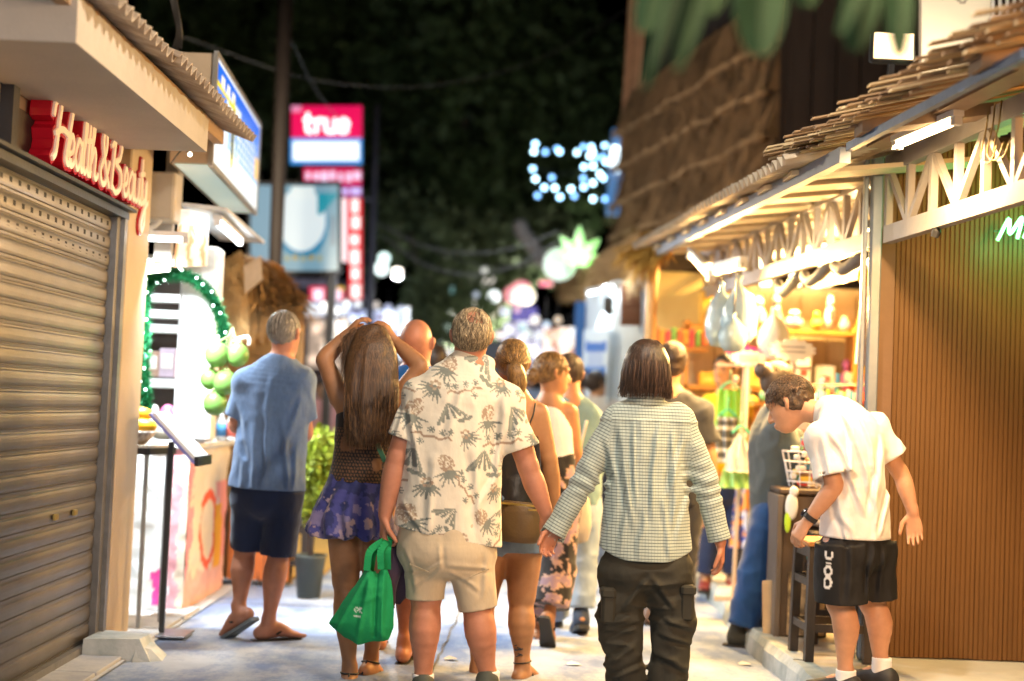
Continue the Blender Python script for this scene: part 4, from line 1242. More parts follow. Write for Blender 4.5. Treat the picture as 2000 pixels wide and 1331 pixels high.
# string of little flags / bead rail behind the boy
br = thing('bead_rail', 'rail of small coloured beads across the stall front behind the boy', 'rail', at(1640, 770, 8.6))
a_, b_ = at(1560, 752, 8.7), at(1700, 752, 8.2)
w = MB(); w.bar(a_, b_, .016); w.build('rail', M('brass', (.5, .38, .14)), br)
for k in range(22):
    q_ = a_ + (b_ - a_) * (k + .5) / 22
    w = MB(); w.bbox(q_ + (0, 0, -.055 - .01 * (k % 3)), (.019, .012, .055), .003); w.build('bead', GOODM[(k * 7) % 10], br)
# counter front, cabinet and stools before the stall
cab = thing('dark_counter', 'dark wooden counter end with worn base behind the boy', 'counter', (1.48, 7.9, .12))
cx0 = at(1545, 1100, 7.75)
w = MB(); w.bbox((cx0[0] + .07, 7.98, .50), (.26, .50, .76), .006); w.build('body', M('counter_wood', (.075, .050, .035), rough=.5, var=.3, scale=3, stretch=(5, 5, .6)), cab)
w = MB(); w.bbox((cx0[0] - .075, 7.96, .48), (.03, .52, .80), .004); w.build('side_board', M('counter_edge', (.12, .095, .08), rough=.5), cab)
w = MB(); w.bbox((cx0[0] + .07, 7.98, .90), (.30, .54, .03), .006); w.build('top', M('counter_wood', (.075, .05, .035)), cab)
w = MB(); w.bbox((cx0[0] + .08, 7.715, .30), (.20, .02, .34), .004); w.build('scuffed_panel', M('scuffed', (.10, .075, .05), rough=.8, scale=14, col2=(.42, .30, .18), bump=.4), cab)
bd = MB(); bd.hexa([(1.43, 7.80, .12), (1.485, 7.78, .12), (1.495, 7.84, .12), (1.44, 7.86, .12), (1.42, 7.82, .40), (1.485, 7.80, .41), (1.495, 7.84, .41), (1.43, 7.85, .40)])
tag(bd.build('leaning_board', M('tan_board', (.50, .36, .22), rough=.7, var=.15), loc=(1.4, 7.88, .12)), 'short tan board leaning on the dark counter end', 'board')
s1 = at(1610, 1290, 7.0)
stool((s1[0] + .05, 7.22 - .10, .121), .58, 'dark square stool with orange wooden seat behind the boy', .06, 'dark wooden stools', M('orange_seat', (.45, .20, .07), rough=.4, var=.2, scale=4, stretch=(1, 6, 6)))
stool((s1[0] + .20, 7.66, .121), .58, 'second dark stool standing behind the orange seated one', .0, 'dark wooden stools')
wb = thing('wire_basket', 'white wire basket full of bright trinkets on the counter', 'basket', at(1565, 960, 7.9))
pc = np.array((cx0[0] + .10, 7.92, .918))
w = MB()
for k in range(4):
    r = .10 + .01 * k; z = .03 + k * .055
    w.tube([pc + (math.cos(t) * r, math.sin(t) * r, z) for t in np.linspace(0, 2 * math.pi, 17)], .004, 5)
for k in range(12):
    t = 2 * math.pi * k / 12
    w.tube([pc + (math.cos(t) * .09, math.sin(t) * .09, 0), pc + (math.cos(t) * .135, math.sin(t) * .135, .20)], .003, 4)
w.build('wire_frame', M('white_wire', (.7, .7, .75), rough=.4), wb)
for k in range(34):
    t = random.random() * 6.28; r = random.random() * .08
    w = MB(); w.bbox(pc + (math.cos(t) * r, math.sin(t) * r, .02 + .0075 * k), (random.uniform(.03, .07), .04, .03), .005); w.build('trinket', GOODM[k % 10], wb)
bp_ = thing('plush_bird', 'white and lime cloth parrot hung on the counter corner', 'toy', at(1548, 1000, 7.66))
p = at(1546, 990, 7.66)
w = MB(); w.ell(p, (.035, .03, .075), 12, 8); w.ell(p + (.01, 0, .08), (.025, .025, .03), 10, 7); w.build('body', M('plush_white', (.72, .74, .74), rough=.9), bp_, smooth=True)
w = MB(); w.ell(p + (-.02, -.01, -.08), (.018, .012, .06), 10, 7); w.build('tail', M('plush_lime', (.45, .70, .05), rough=.9), bp_, smooth=True)
for k, (px, py, c) in enumerate(((1600, 1022, (.30, .28, .30)), (1605, 1050, (.02, .25, .30)), (1600, 1075, (.62, .50, .40)), (1600, 1095, (.02, .25, .30)), (1600, 1110, (.62, .50, .40)))):
    p = at(px, py, 7.75)
    t = thing('folded_cloth', ['grey', 'teal', 'tan', 'lower teal', 'lowest tan'][k] + ' folded cloth in the stack between boy and counter', 'cloth', p, 'folded cloths stacked behind the boy')
    w = MB(); w.bbox(p, (.15, .2, .042), .014, ax=(1, 0, -.2)); w.build('cloth', M('fold%d' % k, c, rough=.85, var=.15, bump=.3), t)

# left-of-stall shelf goods at (1320, 650): orange, red, green blurred packets
pk = thing('packet_shelf', 'narrow shelf of orange and green packets left of the bags', 'shelf', at(1325, 680, 10.7))
p = at(1325, 680, 10.7)
w = MB(); w.box(p + (0, 0, -.01), (.42, .2, .025)); w.build('shelf_board', SHF, pk)
for k in range(9):
    t = thing('packet', ORD[k] + ' packet from the left on the narrow orange shelf', 'packet', p + (-.18 + k * .045, -.05, .003), 'packets on the narrow shelf')
    q_ = p + (-.18 + k * .045, -.05, .075)
    w = MB(); w.bbox(q_, (.040, .07, .14 - .02 * (k % 3)), .006); w.build('pack', M('packet%d' % (k % 4), [(.8, .18, .05), (.85, .45, .05), (.75, .1, .08), (.25, .5, .08)][k % 4], rough=.4), t)

# ================================================================== BUILDINGS BEYOND, RIGHT
TH1 = M('thatch_panel', (.22, .125, .055), rough=.95, var=.7, scale=2.2, stretch=(2, 2, .8), bump=.6, bscale=35, bdist=.03)
thb = thing('thatched_building', 'tall dark building clad in rows of brown thatch beyond the eaves', 'building', (1.8, 14, 0))
A0, B0 = np.array((1.24, 16.2, 0.)), np.array((2.19, 11.8, 0.))
rows = 7
for r in range(rows):
    z1 = 4.95 - r * .40; z0_ = z1 - .52
    lean0, lean1 = 0, .15
    out = unit(np.array((-(B0 - A0)[1], (B0 - A0)[0], 0))) ; out = out if out[0] < 0 else -out
    slope = .00
    q4 = [A0 + out * lean0 + (0, 0, z1), B0 + out * lean0 + (0, 0, z1), B0 + out * lean1 + (0, 0, z0_), A0 + out * lean1 + (0, 0, z0_)]
    w = MB(); w.prism(q4, -out * .12); rw = w.build('thatch_row', TH1, thb)
    w = MB(); a_, b_ = q4[3], q4[2]
    pts_ = [a_ + (b_ - a_) * t + out * .02 + (0, 0, .03 * vnoise(np.array([[t * 14, r * 3.7, 0]]))[0]) for t in np.linspace(0, 1, 40)]
    w.tube(pts_, [.035 + .012 * math.sin(i * 2.3 + r) for i in range(40)], 6); w.build('row_edge', M('thatch_edge', (.32, .19, .09), rough=.95, var=.4, scale=7), rw, smooth=True)
    thatch(rw, 'straw', [q4], 700, .30, M('thatch_straw', (.30, .17, .075), rough=.95, var=.7, scale=2.5), jit=.10, width=.009, lift=.05)
w = MB(); w.prism([B0 + (0.0, -.01, 2.4), B0 + (2.2, .3, 2.4), B0 + (2.2, .3, 7.5), B0 + (-.12, -.01, 7.5)], (0, .4, 0)); w.build('wall', M('black_brown_wall', (.045, .028, .020), rough=.8, var=.3, scale=3, stretch=(6, 6, .5)), thb)
for i in range(9):
    w = MB(); w.box(B0 + (.12 + i * .2, -.03, 4.6), (.185, .03, 4.2)); w.build('wall_board', M('black_brown_wall', (.045, .028, .02)), thb)
w = MB(); w.prism([A0 + (.3, .3, 0), B0 + (.35, .1, 0), B0 + (.35, .1, 6.3), A0 + (.3, .3, 6.0)], (1.5, .6, 0)); w.build('core', M('dark_wall2', (.03, .022, .02), rough=.9), thb)
cpz = MB(); cpz.bar(at(1240, 240, 16.5), at(1256, -60, 16.5), .13, .13); cpz.bar(at(1216, 300, 16.6), at(1238, -60, 16.6), .07, .07)
tag(cpz.build('corner_column', M('terracotta_column', (.42, .22, .12), rough=.7, var=.2), loc=at(1240, 200, 16.5)), 'tall terracotta corner column behind the leaves at top', 'column')

# thatch awning and blue-white kiosk wall
aw2 = thing('thatch_awning', 'long low thatch awning over the blue and white wall', 'awning', at(1180, 530, 13))
q4 = [at(1092, 545, 18.0), at(1250, 450, 12.2), at(1262, 540, 11.6), at(1095, 578, 17.5)]
w = MB(); w.prism(q4, (.5, .25, .12)); w.build('roof', DSTRAW, aw2)
thatch(aw2, 'straw', [q4], 1500, .28, STRAW, jit=.12, width=.010, lift=.04)
ki = thing('white_kiosk', 'pale blue and white kiosk wall under the thatch awning', 'kiosk', at(1190, 700, 12.5))
KW = M('kiosk_white', (.66, .74, .80), rough=.5, var=.06)
k1, k2, k3 = at(1140, 700, 14.5), at(1195, 700, 12.6), at(1262, 700, 12.4)
def vert_quad(a, b, z0, z1): return [np.array((a[0], a[1], z0)), np.array((b[0], b[1], z0)), np.array((b[0], b[1], z1)), np.array((a[0], a[1], z1))]
w = MB(); w.prism(vert_quad(k1, k2, 0, 2.45), (.1, .1, 0)); w.build('side_wall', KW, ki)
w = MB(); w.prism(vert_quad(k2 + (.002, 0, 0), k3, 0, 2.45), (0, .1, 0)); w.build('front_wall', KW, ki)
w = MB(); w.bar(at(1130, 760, 14.4), at(1134, 590, 14.4), .10, .10); w.build('blue_edge', M('blue_paint', (.03, .14, .42), rough=.5), ki)
w = MB(); w.prism([at(1212, 636, 12.33), at(1252, 636, 12.33), at(1253, 556, 12.33), at(1213, 556, 12.33)], (0, .04, 0)); sh2 = w.build('window_shutter', M('brown_shutter', (.16, .065, .03), rough=.6), ki)
for k in range(6):
    w = MB(); w.bar(at(1214, 632 - k * 13, 12.31), at(1251, 632 - k * 13, 12.31), .02, .04); w.build('slat', M('brown_shutter', (.16, .065, .03)), sh2)
def poster_blue(u, v):
    c = np.tile(np.array((.72, .84, .95)), (len(u), 1))
    c[(np.abs(v - .80 + .05 * np.sin(u * 3.14)) < .07) & (u > .1) & (u < .9)] = (.03, .16, .60)
    c[(np.abs(v - .42 - .08 * np.sin(u * 3.14)) < .06) & (u > .1) & (u < .9)] = (.06, .22, .66)
    c[(v > .5) & (v < .7) & (u > .2) & (u < .8)] = (.50, .62, .86)
    return c
po = thing('blue_poster', 'white poster with two curved blue bands on the kiosk wall', 'poster', at(1172, 700, 13.0))
c4 = [at(1142, 790, 13.6), at(1192, 790, 12.52), at(1196, 645, 12.52), at(1146, 645, 13.6)]
painted('print', [p + (-.03, -.03, 0) for p in c4], 30, 50, poster_blue, PRINT, po)
w = MB(); w.prism([p + (-.02, -.02, 0) for p in c4], (.012, .012, 0)); w.build('board', KW, po)
sp = MB(); sp.bbox(at(1188, 596, 12.4), (.08, .12, .14), .01); sp.bbox(at(1190, 612, 12.4), (.05, .10, .05), .01)
tag(sp.build('wall_speaker', M('black_plastic', (.03, .028, .026), rough=.5), loc=at(1188, 596, 12.4)), 'small black loudspeaker fixed high on the kiosk wall', 'speaker')
kl = tube_lamp('tube_lamp', 'cool tube lamp under the thatch awning over the kiosk', at(1150, 574, 13.6), at(1205, 562, 12.0), .016, COOL, 5, 26, target=(.9, 12.4, 0.6))

# green leaf neon and teal disc sign
lf = thing('leaf_neon_sign', 'white glowing seven fingered leaf sign with green outline', 'neon sign', at(1130, 490, 15.0))
def leaflet(c, ang, L_, W, n=10):
    d = np.array((math.sin(ang), 0, math.cos(ang))); s = np.array((d[2], 0, -d[0]))
    t = np.linspace(0, 1, n)
    prof_ = np.sin(np.pi * t ** .8) ** .8
    a = [c + d * L_ * x + s * W * q_ for x, q_ in zip(t, prof_)]
    b = [c + d * L_ * x - s * W * q_ for x, q_ in zip(t[::-1], prof_[::-1])]
    return a + b[1:-1]
c0 = at(1130, 505, 15.0)
px_m = 2778 / 15.0
GLOWW = M('leaf_white_glow', (1, 1, 1), bump=0, emit=(.75, 1.0, .72), estr=.9)
GLOWG = M('leaf_green_glow', (1, 1, 1), bump=0, emit=(.10, .85, .05), estr=.95)
for ang, L_ in ((0, 70), (-.72, 62), (.78, 62), (-1.32, 48), (1.45, 46), (-2.1, 30), (2.1, 30)):
    w = MB(); w.prism([p + (0, -.02, 0) for p in leaflet(c0, ang, L_ * .62 / px_m, 6 / px_m)], (0, .03, 0)); w.build('leaflet', GLOWW, lf)
    w = MB(); w.prism([p + (0, .02, 0) for p in leaflet(c0 - np.array((math.sin(ang), 0, math.cos(ang))) * .02, ang, L_ * 1.0 / px_m, 12.5 / px_m)], (0, .02, 0)); w.build('outline', GLOWG, lf)
ts = thing('teal_disc_sign', 'round teal and white glowing sign beside the leaf sign', 'sign', at(1105, 508, 15.3))
cc_ = at(1093, 517, 15.3)
w = MB(); w.lathe(cc_, [(.001, -.03), (.18, -.03), (.18, .03), (.001, .03)], 28, (0, -1, 0)); w.build('disc', M('teal_glow', (1, 1, 1), bump=0, emit=(.08, .45, .48), estr=.32), ts)
w = MB(); w.ell(cc_ + (.02, -.04, -.07), (.08, .02, .05), 18, 10); w.build('emblem', M('white_glow2', (1, 1, 1), bump=0, emit=(.5, .95, .95), estr=.5), ts, smooth=True)

# LED curtain on a blue lit pole
bpz = thing('blue_lit_pole', 'blue lit pole of the light curtain at the thatch corner', 'pole', at(1200, 300, 18))
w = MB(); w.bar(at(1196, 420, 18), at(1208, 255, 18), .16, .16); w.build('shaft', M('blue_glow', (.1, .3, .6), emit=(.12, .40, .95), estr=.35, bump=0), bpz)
w = MB(); w.bbox(at(1201, 312, 17.85), (.11, .05, .34), .02); w.build('lamp_face', M('blue_white_glow', (1, 1, 1), bump=0, emit=(.75, .92, 1.0), estr=5), bpz)
# ================================================================== BEYOND, CENTRE AND LEFT
PXM = lambda Y: Y / FPX
# utility pole and dark lamp pole
up_ = MB(); a = at(557, -40, 12.5); b = at(536, 560, 12.5); b[2] = 0
up_.tube([(b[0], 12.5, 0), at(538, 515, 12.5), at(548, 250, 12.5), at(560, -60, 12.5)], [.062, .060, .064, .072], 14)
tag(up_.build('utility_pole', M('pole_brown', (.018, .012, .010), rough=.7, var=.3, scale=5, stretch=(4, 4, .4)), loc=(b[0], 12.5, 0), smooth=True), 'dark brown utility pole between the blue light box and the pink sign', 'pole')
up_ = MB(); up_.tube([(at(722, 620, 17)[0] - .05, 17, 0), at(722, 620, 17), at(736, 205, 17)], [.05, .048, .04], 10); up_.bar(at(700, 388, 17), at(735, 392, 17), .05)
tag(up_.build('sign_pole', M('pole_navy', (.05, .05, .07), rough=.5), loc=(at(722, 620, 17)[0] - .05, 17, 0), smooth=True), 'dark slim pole right of the pink and red signs', 'pole')

# pink and white lit sign reading true
def rect(x0, y0, x1, y1, Y): return [at(x0, y1, Y), at(x1, y1, Y), at(x1, y0, Y), at(x0, y0, Y)]
LITB = M('lit_sign_face', (1, 1, 1), rough=.3, var=0, dim=.25, bump=0, attr='col', emit='attr', estr=1.0)
CASE = M('sign_case', (.03, .03, .035), rough=.5)
def lit_panel(parent, name, x0, y0, x1, y1, Y, fn, nu=40, nv=40, depth=.12):
    q4 = rect(x0, y0, x1, y1, Y)
    p = painted(name, q4, nu, nv, fn, LITB, parent)
    w = MB(); w.prism([q + (0, .008, 0) for q in q4], (0, depth, 0)); w.build('case', CASE, parent)
    return p
tsn = thing('mast_sign', 'bright pink over white lit sign reading true', 'sign', at(638, 320, 16.0))
def pink(u, v):
    c = np.tile(np.array((.82, .005, .10)), (len(u), 1)); c[v < .12] = (.75, .01, .12)
    c[(u < .15) & (v > .8)] = (.85, .25, .45)
    return c
lit_panel(tsn, 'pink_face', 569, 207, 707, 270, 16.0, pink)
def wht(u, v):
    c = np.tile(np.array((1.25, 1.3, 1.35)), (len(u), 1)); e = np.minimum(np.minimum(u * 2.6, (1 - u) * 2.6), np.minimum(v, 1 - v))
    c[e < .13] = (.05, .33, .85)
    return c
lit_panel(tsn, 'white_face', 567, 270, 707, 321, 16.0, wht)
TRUEW = M('true_white', (1, 1, 1), bump=0, emit=(1, .93, .96), estr=1.7)
TG = {'t': [[(.3, 1.0), (.3, .15), (.7, .0)], [(.0, .68), (.75, .68)]], 'r': [[(.15, .70), (.15, .0)], [(.15, .45), (.45, .70), (.85, .66)]],
      'u': [[(.1, .70), (.12, .15), (.5, .0), (.85, .15), (.85, .70)], [(.85, .3), (.88, .0)]], 'e': [[(.12, .36), (.88, .36), (.78, .62), (.45, .70), (.1, .45), (.15, .12), (.5, .0), (.88, .1)]]}
o = at(594, 259, 15.97); ux = unit(at(682, 259, 15.97) - o); s_ = PXM(15.97)
for ch, x, wd in (('t', 0, 19), ('r', 21, 18), ('u', 40, 23), ('e', 65, 23)):
    w = MB()
    for stt in TG[ch]:
        ribbon(w, [(p[0] * wd * s_, p[1] * 36 * s_) for p in stt], o + ux * x * s_, ux, np.array((0, 0, 1.)), np.array((0, -1., 0)), 3.8 * s_, .0, .02)
    w.build('letter', TRUEW, tsn)
w = MB(); w.bar(at(700, 330, 16.1), at(702, 205, 16.1), .06); w.build('post', CASE, tsn)

def blocks(bg, fg, n, seed, lo=.25, hi=.75, ax=0, strip=None):
    rr = np.random.default_rng(seed); ph = rr.uniform(0, 6.28, n); wdt = rr.uniform(.3, .48, n)
    def fn(u, v):
        a, b_ = (u, v) if ax == 0 else (v, u)
        c = np.tile(np.array(bg, float), (len(u), 1))
        k = np.clip((a * n).astype(int), 0, n - 1); f = a * n - k
        m = (np.abs(f - .5) < wdt[k]) & (b_ > lo + .06 * np.sin(ph[k])) & (b_ < hi + .06 * np.cos(ph[k]))
        c[m] = fg
        if strip: c[(b_ < strip[0])] = strip[1]
        return c
    return fn
ps = thing('shop_name_sign', 'small pink sign with pale lettering blocks under the true sign', 'sign', at(650, 385, 16.2))
lit_panel(ps, 'upper_face', 593, 328, 706, 362, 16.2, blocks((.70, .01, .10), (1.0, .70, .95), 7, 2))
lit_panel(ps, 'lower_face', 600, 364, 706, 385, 16.2, blocks((.45, .10, .35), (.70, .62, 1.1), 5, 5))
vs = thing('vertical_sign', 'tall narrow red sign with stacked white characters', 'sign', at(690, 585, 16.4))
lit_panel(vs, 'red_face', 681, 386, 707, 586, 16.4, blocks((.90, .02, .03), (1.4, 1.15, 1.1), 6, 3, .15, .80, 1), 24, 90)
lit_panel(vs, 'white_face', 661, 386, 680, 512, 16.35, lambda u, v: np.where((np.abs(u - .5) < .32)[:, None], np.array((1.3, 1.05, 1.05)), np.array((.95, .12, .18))), 20, 20)
hs = thing('low_shop_sign', 'low red and white lit sign with a yellow corner', 'sign', at(640, 588, 16.6))
lit_panel(hs, 'face', 604, 560, 672, 588, 16.6, lambda u, v: np.where(((np.abs(u - .25) < .14) | (np.abs(u - .72) < .18))[:, None] & (v < .8)[:, None], np.array((1.4, 1.0, 1.15)), np.where(((u > .7) & (v > .7))[:, None], np.array((.9, .5, .05)), np.array((.85, .05, .12)))))

# billboard
def bill(u, v):
    c = np.tile(np.array((.30, .55, .70)), (len(u), 1))
    c[u < .24] = (.34, .56, .72)
    e = ((u - .58) / .30) ** 2 + ((v - .55) / .40) ** 2
    c[e < 1.0] = (.02, .34, .62)
    e2 = ((u - .58) / .27) ** 2 + ((v - .60) / .37) ** 2
    c[e2 < 1.0] = (1.15, 1.3, 1.35)
    c[(np.abs(u - .60) < .13) & (v > .84) & (v < .985)] = (1.2, 1.35, 1.35)
    c[(u > .76) & (v > .66) & (v < .90) & (u - .76 > (v - .66) * -.3) & (u < .76 + .16 * (v - .60) / .2)] = (.02, .45, .60)
    for k in range(5):
        c[((u - (.42 + k * .09)) / .03) ** 2 + ((v - (.15 + .01 * (k % 2))) / .035) ** 2 < 1] = (.62, .45, .06) if k % 2 else (.55, .55, .3)
    c[(np.abs(u - .93) < .03) & (v > .3) & (v < .65)] = (.25, .38, .5)
    return c * .62
bb = thing('billboard', 'pale blue lit billboard picturing a white pot over yellow dots', 'billboard', at(575, 530, 14.5))
lit_panel(bb, 'picture', 488, 362, 662, 530, 14.5, bill, 90, 90, .15)
w = MB(); q4 = rect(486, 358, 664, 533, 14.49)
for i in range(4): w.bar(q4[i], q4[(i + 1) % 4], .035)
w.build('frame', CASE, bb)
w = MB()
for x in (500, 650): w.bar((at(x, 520, 14.6)[0], 14.62, 0), at(x, 520, 14.62), .09)
w.build('support_post', CASE, bb)

# LED curtain in the tree
lights = [(1447, 260), (1440, 298), (1497, 300), (1568, 298), (1655, 302), (1687, 275), (1727, 275), (1733, 300), (1785, 325), (1435, 385), (1448, 435), (1530, 428), (1492, 478), (1545, 480), (1458, 518), (1570, 525), (1625, 485), (1642, 520), (1690, 375), (1735, 370), (1687, 432), (1787, 430), (1735, 455), (1750, 330), (1690, 475), (1735, 535), (1795, 535), (1795, 270), (1770, 410), (1555, 285), (1800, 350), (1720, 320)]
LEDB = [M('led_blue%d' % k, (1, 1, 1), bump=0, emit=c, estr=e) for k, (c, e) in enumerate((((.36, .68, 1), 8), ((.20, .52, 1), 4), ((.5, .84, 1), 8)))]
lc = thing('light_curtain', 'scattered blue white fairy lights strung before the dark tree', 'string lights', at(1100, 330, 18.5))
lastp = None
for i, (zx, zy) in enumerate(lights):
    p = at(480 + zx / 2.559, 180 + zy / 2.559, 18.5 + random.uniform(-.4, .4))
    w = MB(); w.ell(p, .034, 8, 6); w.build('bulb', LEDB[(i * 5) % 3], lc, smooth=True)
wires = MB()
for zy in (275, 385, 480):
    wires.tube(catmull([at(480 + 1430 / 2.559, 180 + zy / 2.559, 18.5), at(480 + 1620 / 2.559, 190 + zy / 2.559, 18.5), at(480 + 1810 / 2.559, 180 + zy / 2.559, 18.5)], 5), .006, 4)
wires.build('wire', DKMET, lc)
# overhead wires
for i, (a, b, s_) in enumerate(((at(738, 436, 17), at(1090, 452, 15.5), .30), (at(745, 460, 17), at(1095, 470, 15.5), .42), (at(850, 490, 19), at(1092, 502, 16), .16), (at(350, 70, 12.5), at(1240, 10, 16.6), .7), (at(700, 250, 17), at(560, 60, 12.5), .2))):
    m_ = (a + b) / 2 - np.array((0, 0, s_))
    w = MB(); w.tube(catmull([a, (a + m_) / 2 - (0, 0, s_ * .25), m_, (b + m_) / 2 - (0, 0, s_ * .25), b], 5), .008 if i < 3 else .004, 5)
    tag(w.build('overhead_wire', M('wire_grey', (.10, .10, .11), rough=.5), loc=m_), ['upper overhead wire sagging from the slim pole to the thatch', 'lower overhead wire sagging from the slim pole to the thatch', 'pale short overhead wire sagging low before the tree', 'long high overhead wire crossing the black sky', 'overhead wire between the utility pole and the slim pole'][i], 'wire')

# ---- trees
LEAF = [M('tree_leaf%d' % k, c, rough=.7, var=.35, scale=1.2, bump=0) for k, c in enumerate(((.050, .085, .030), (.07, .11, .04), (.11, .15, .07)))]
BARK = M('bark', (.16, .14, .11), rough=.9, var=.3, scale=4, bump=.5)
def tree(name, label, base, height, clumps, leaf, nleaf, mats, trunk_r, lean=(0, 0), group=None):
    base = np.asarray(base, float)
    t = thing(name, label, 'tree', base, group)
    top = base + (lean[0], lean[1], height)
    w = MB(); tr_ = catmull([base, base + (top - base) * .33 + (.15, 0, 0), base + (top - base) * .66 + (-.1, 0, 0), top], 5)
    w.tube(tr_, list(np.linspace(trunk_r, trunk_r * .45, len(tr_))), 10); w.build('trunk', BARK, t, smooth=True)
    for k, (c, r) in enumerate(clumps):
        c = np.asarray(c, float)
        j = base + (top - base) * random.uniform(.45, .95)
        w = MB(); br_ = catmull([j, (j + c) / 2 + (0, 0, -.15), c], 4); w.tube(br_, list(np.linspace(trunk_r * .42, .02, len(br_))), 6); w.build('limb', BARK, t, smooth=True)
    V = []; F = []
    per = nleaf // len(clumps)
    C = []
    for (c, r) in clumps:
        c = np.asarray(c, float)
        d = RNG.normal(size=(per, 3)); d /= np.linalg.norm(d, axis=1)[:, None]
        rad = RNG.random(per) ** .4
        p = c + d * rad[:, None] * r
        keep = vnoise(p * 1.4) > -.28
        p = p[keep]; d = d[keep]; n = len(p)
        ax = d * .5 + RNG.normal(size=(n, 3)); ax /= np.linalg.norm(ax, axis=1)[:, None]
        s = np.cross(ax, RNG.normal(size=(n, 3))); s /= np.linalg.norm(s, axis=1)[:, None]
        L_ = leaf * RNG.uniform(.6, 1.3, (n, 1))
        k = len(C) * 0 + sum(len(x) for x in C)
        quad = np.stack([p, p + ax * L_ * .5 + s * L_ * .3, p + ax * L_, p + ax * L_ * .5 - s * L_ * .3], 1).reshape(-1, 3)
        C.append(quad)
    V = np.concatenate(C); F = np.arange(len(V)).reshape(-1, 4)
    o = link_mesh('crown', V, F, mats, t); o['kind'] = 'stuff'
    return t
def cl_(px, py, Y, r): return (at(px, py, Y), r)
tree('broadleaf_tree', 'big dark broadleaf tree filling the middle of the night sky', (at(1000, 640, 24)[0], 24, 0), 5.0,
     [cl_(870, 60, 24, 1.6), cl_(1000, 40, 25, 1.5), cl_(820, 190, 24, 1.5), cl_(960, 180, 23.5, 1.5), cl_(1080, 160, 24.5, 1.3), cl_(840, 330, 23.5, 1.3), cl_(960, 330, 24, 1.4), cl_(1080, 300, 24.5, 1.3), cl_(1140, 240, 25, 1.0), cl_(900, 440, 23, 1.0), cl_(1010, 420, 24.5, .9), cl_(1100, 400, 25, .9)], .30, 15000, LEAF[0], .22)
tree('broadleaf_tree', 'lower lighter tree hanging over the far end of the street', (at(880, 690, 21)[0], 21, 0), 2.8,
     [cl_(830, 520, 21, .75), cl_(880, 580, 20.5, .6), cl_(800, 450, 21.5, .8), cl_(900, 500, 22, .7), cl_(850, 620, 20.5, .5), cl_(960, 500, 22, .6), cl_(1060, 480, 22.5, .6), cl_(930, 600, 22.5, .5)], .20, 7000, LEAF[2], .12)
tree('broadleaf_tree', 'dark tree behind the pink mast sign and blue light box', (at(560, 640, 27)[0], 27, 0), 5.0,
     [cl_(420, 40, 27, 1.5), cl_(520, 60, 27, 1.6), cl_(640, 110, 27, 1.6), cl_(740, 60, 27, 1.4), cl_(470, 200, 27, 1.3), cl_(600, 210, 27.5, 1.3), cl_(720, 240, 27, 1.2), cl_(760, 370, 26, 1.0)], .32, 8000, LEAF[0], .2)
pt_ = MB(); pt_.tube(catmull([at(1062, 520, 20), at(1048, 490, 20), at(1022, 455, 20), at(1012, 430, 20)], 5), [.06, .08, .10, .10, .10, .10, .11, .11, .11, .11, .11, .11, .11, .10, .09, .05][:16], 8)  # lamplight on the limb is put into its pale bark colour
tag(pt_.build('lit_branch', M('lit_bark', (.34, .31, .30), rough=.8, var=.2), loc=at(1040, 480, 20), smooth=True), 'broken branch stub painted pale as lit, left of the leaf sign', 'branch')

# ---- far shop row
def shop_box(name, label, x0, x1, y0, y1, h_, wallc, roofc, side, nwin=2):
    t = thing(name, label, 'shop', ((x0 + x1) / 2, y0, 0))
    w = MB(); w.box(((x0 + x1) / 2, (y0 + y1) / 2, h_ / 2), (x1 - x0, y1 - y0, h_)); w.build('wall', M('w_' + name + label[:8], wallc, rough=.8, var=.15, scale=2), t)
    w = MB(); xs_ = x1 if side < 0 else x0; o_ = .55 * (-side)
    w.hexa([(xs_ - o_ * .1, y0 - .1, h_ - .35), (xs_ + o_, y0 - .1, h_ - .60), (xs_ + o_, y1 + .1, h_ - .60), (xs_ - o_ * .1, y1 + .1, h_ - .35), (xs_ - o_ * .1, y0 - .1, h_ - .29), (xs_ + o_, y0 - .1, h_ - .55), (xs_ + o_, y1 + .1, h_ - .55), (xs_ - o_ * .1, y1 + .1, h_ - .29)])
    w.build('awning', M('a_' + label[:10], roofc, rough=.7, var=.15), t)
    n = max(2, int((y1 - y0) / 1.6))
    for i in range(n):
        yy = y0 + (y1 - y0) * (i + .5) / n
        w = MB(); w.box((xs_ + o_ * .03, yy, 1.1), (.06, (y1 - y0) / n * .72, 1.9)); fr_ = w.build('shop_opening', M('opening_lit%d' % (i % 3), (.32, .25, .2), rough=.7, var=.4, scale=2.5, emit=[(.9, .6, .35), (.6, .7, .9), (.8, .75, .7)][i % 3], estr=.55), t)
        w = MB(); w.box((xs_ + o_ * .10, yy, 2.0), (.03, (y1 - y0) / n * .6, .16)); w.build('fascia_board', M('fascia_%d' % (i % 3), [(.5, .5, .55), (.42, .2, .3), (.25, .3, .5)][i % 3], rough=.5), fr_)
shop_box('far_shop', 'dim purple grey shop block left beyond the billboard', -5.2, -2.1, 17.4, 22, 2.75, (.22, .20, .27), (.30, .28, .36), -1)
shop_box('far_shop', 'grey roofed shop farther down the left side', -4.6, -1.9, 22.4, 29, 2.7, (.26, .24, .24), (.22, .20, .24), -1)
shop_box('far_shop', 'dark shop beyond the kiosk on the right side', 1.25, 4.2, 19.0, 24, 2.6, (.07, .065, .075), (.16, .13, .12), 1)
shop_box('far_shop', 'farthest shop at the right end of the street', .9, 4.2, 24.5, 31, 2.6, (.2, .2, .24), (.2, .2, .26), 1)
shop_box('far_shop', 'shop closing the far end of the street', -1.6, .8, 34, 37, 2.8, (.25, .26, .30), (.30, .3, .36), 1)
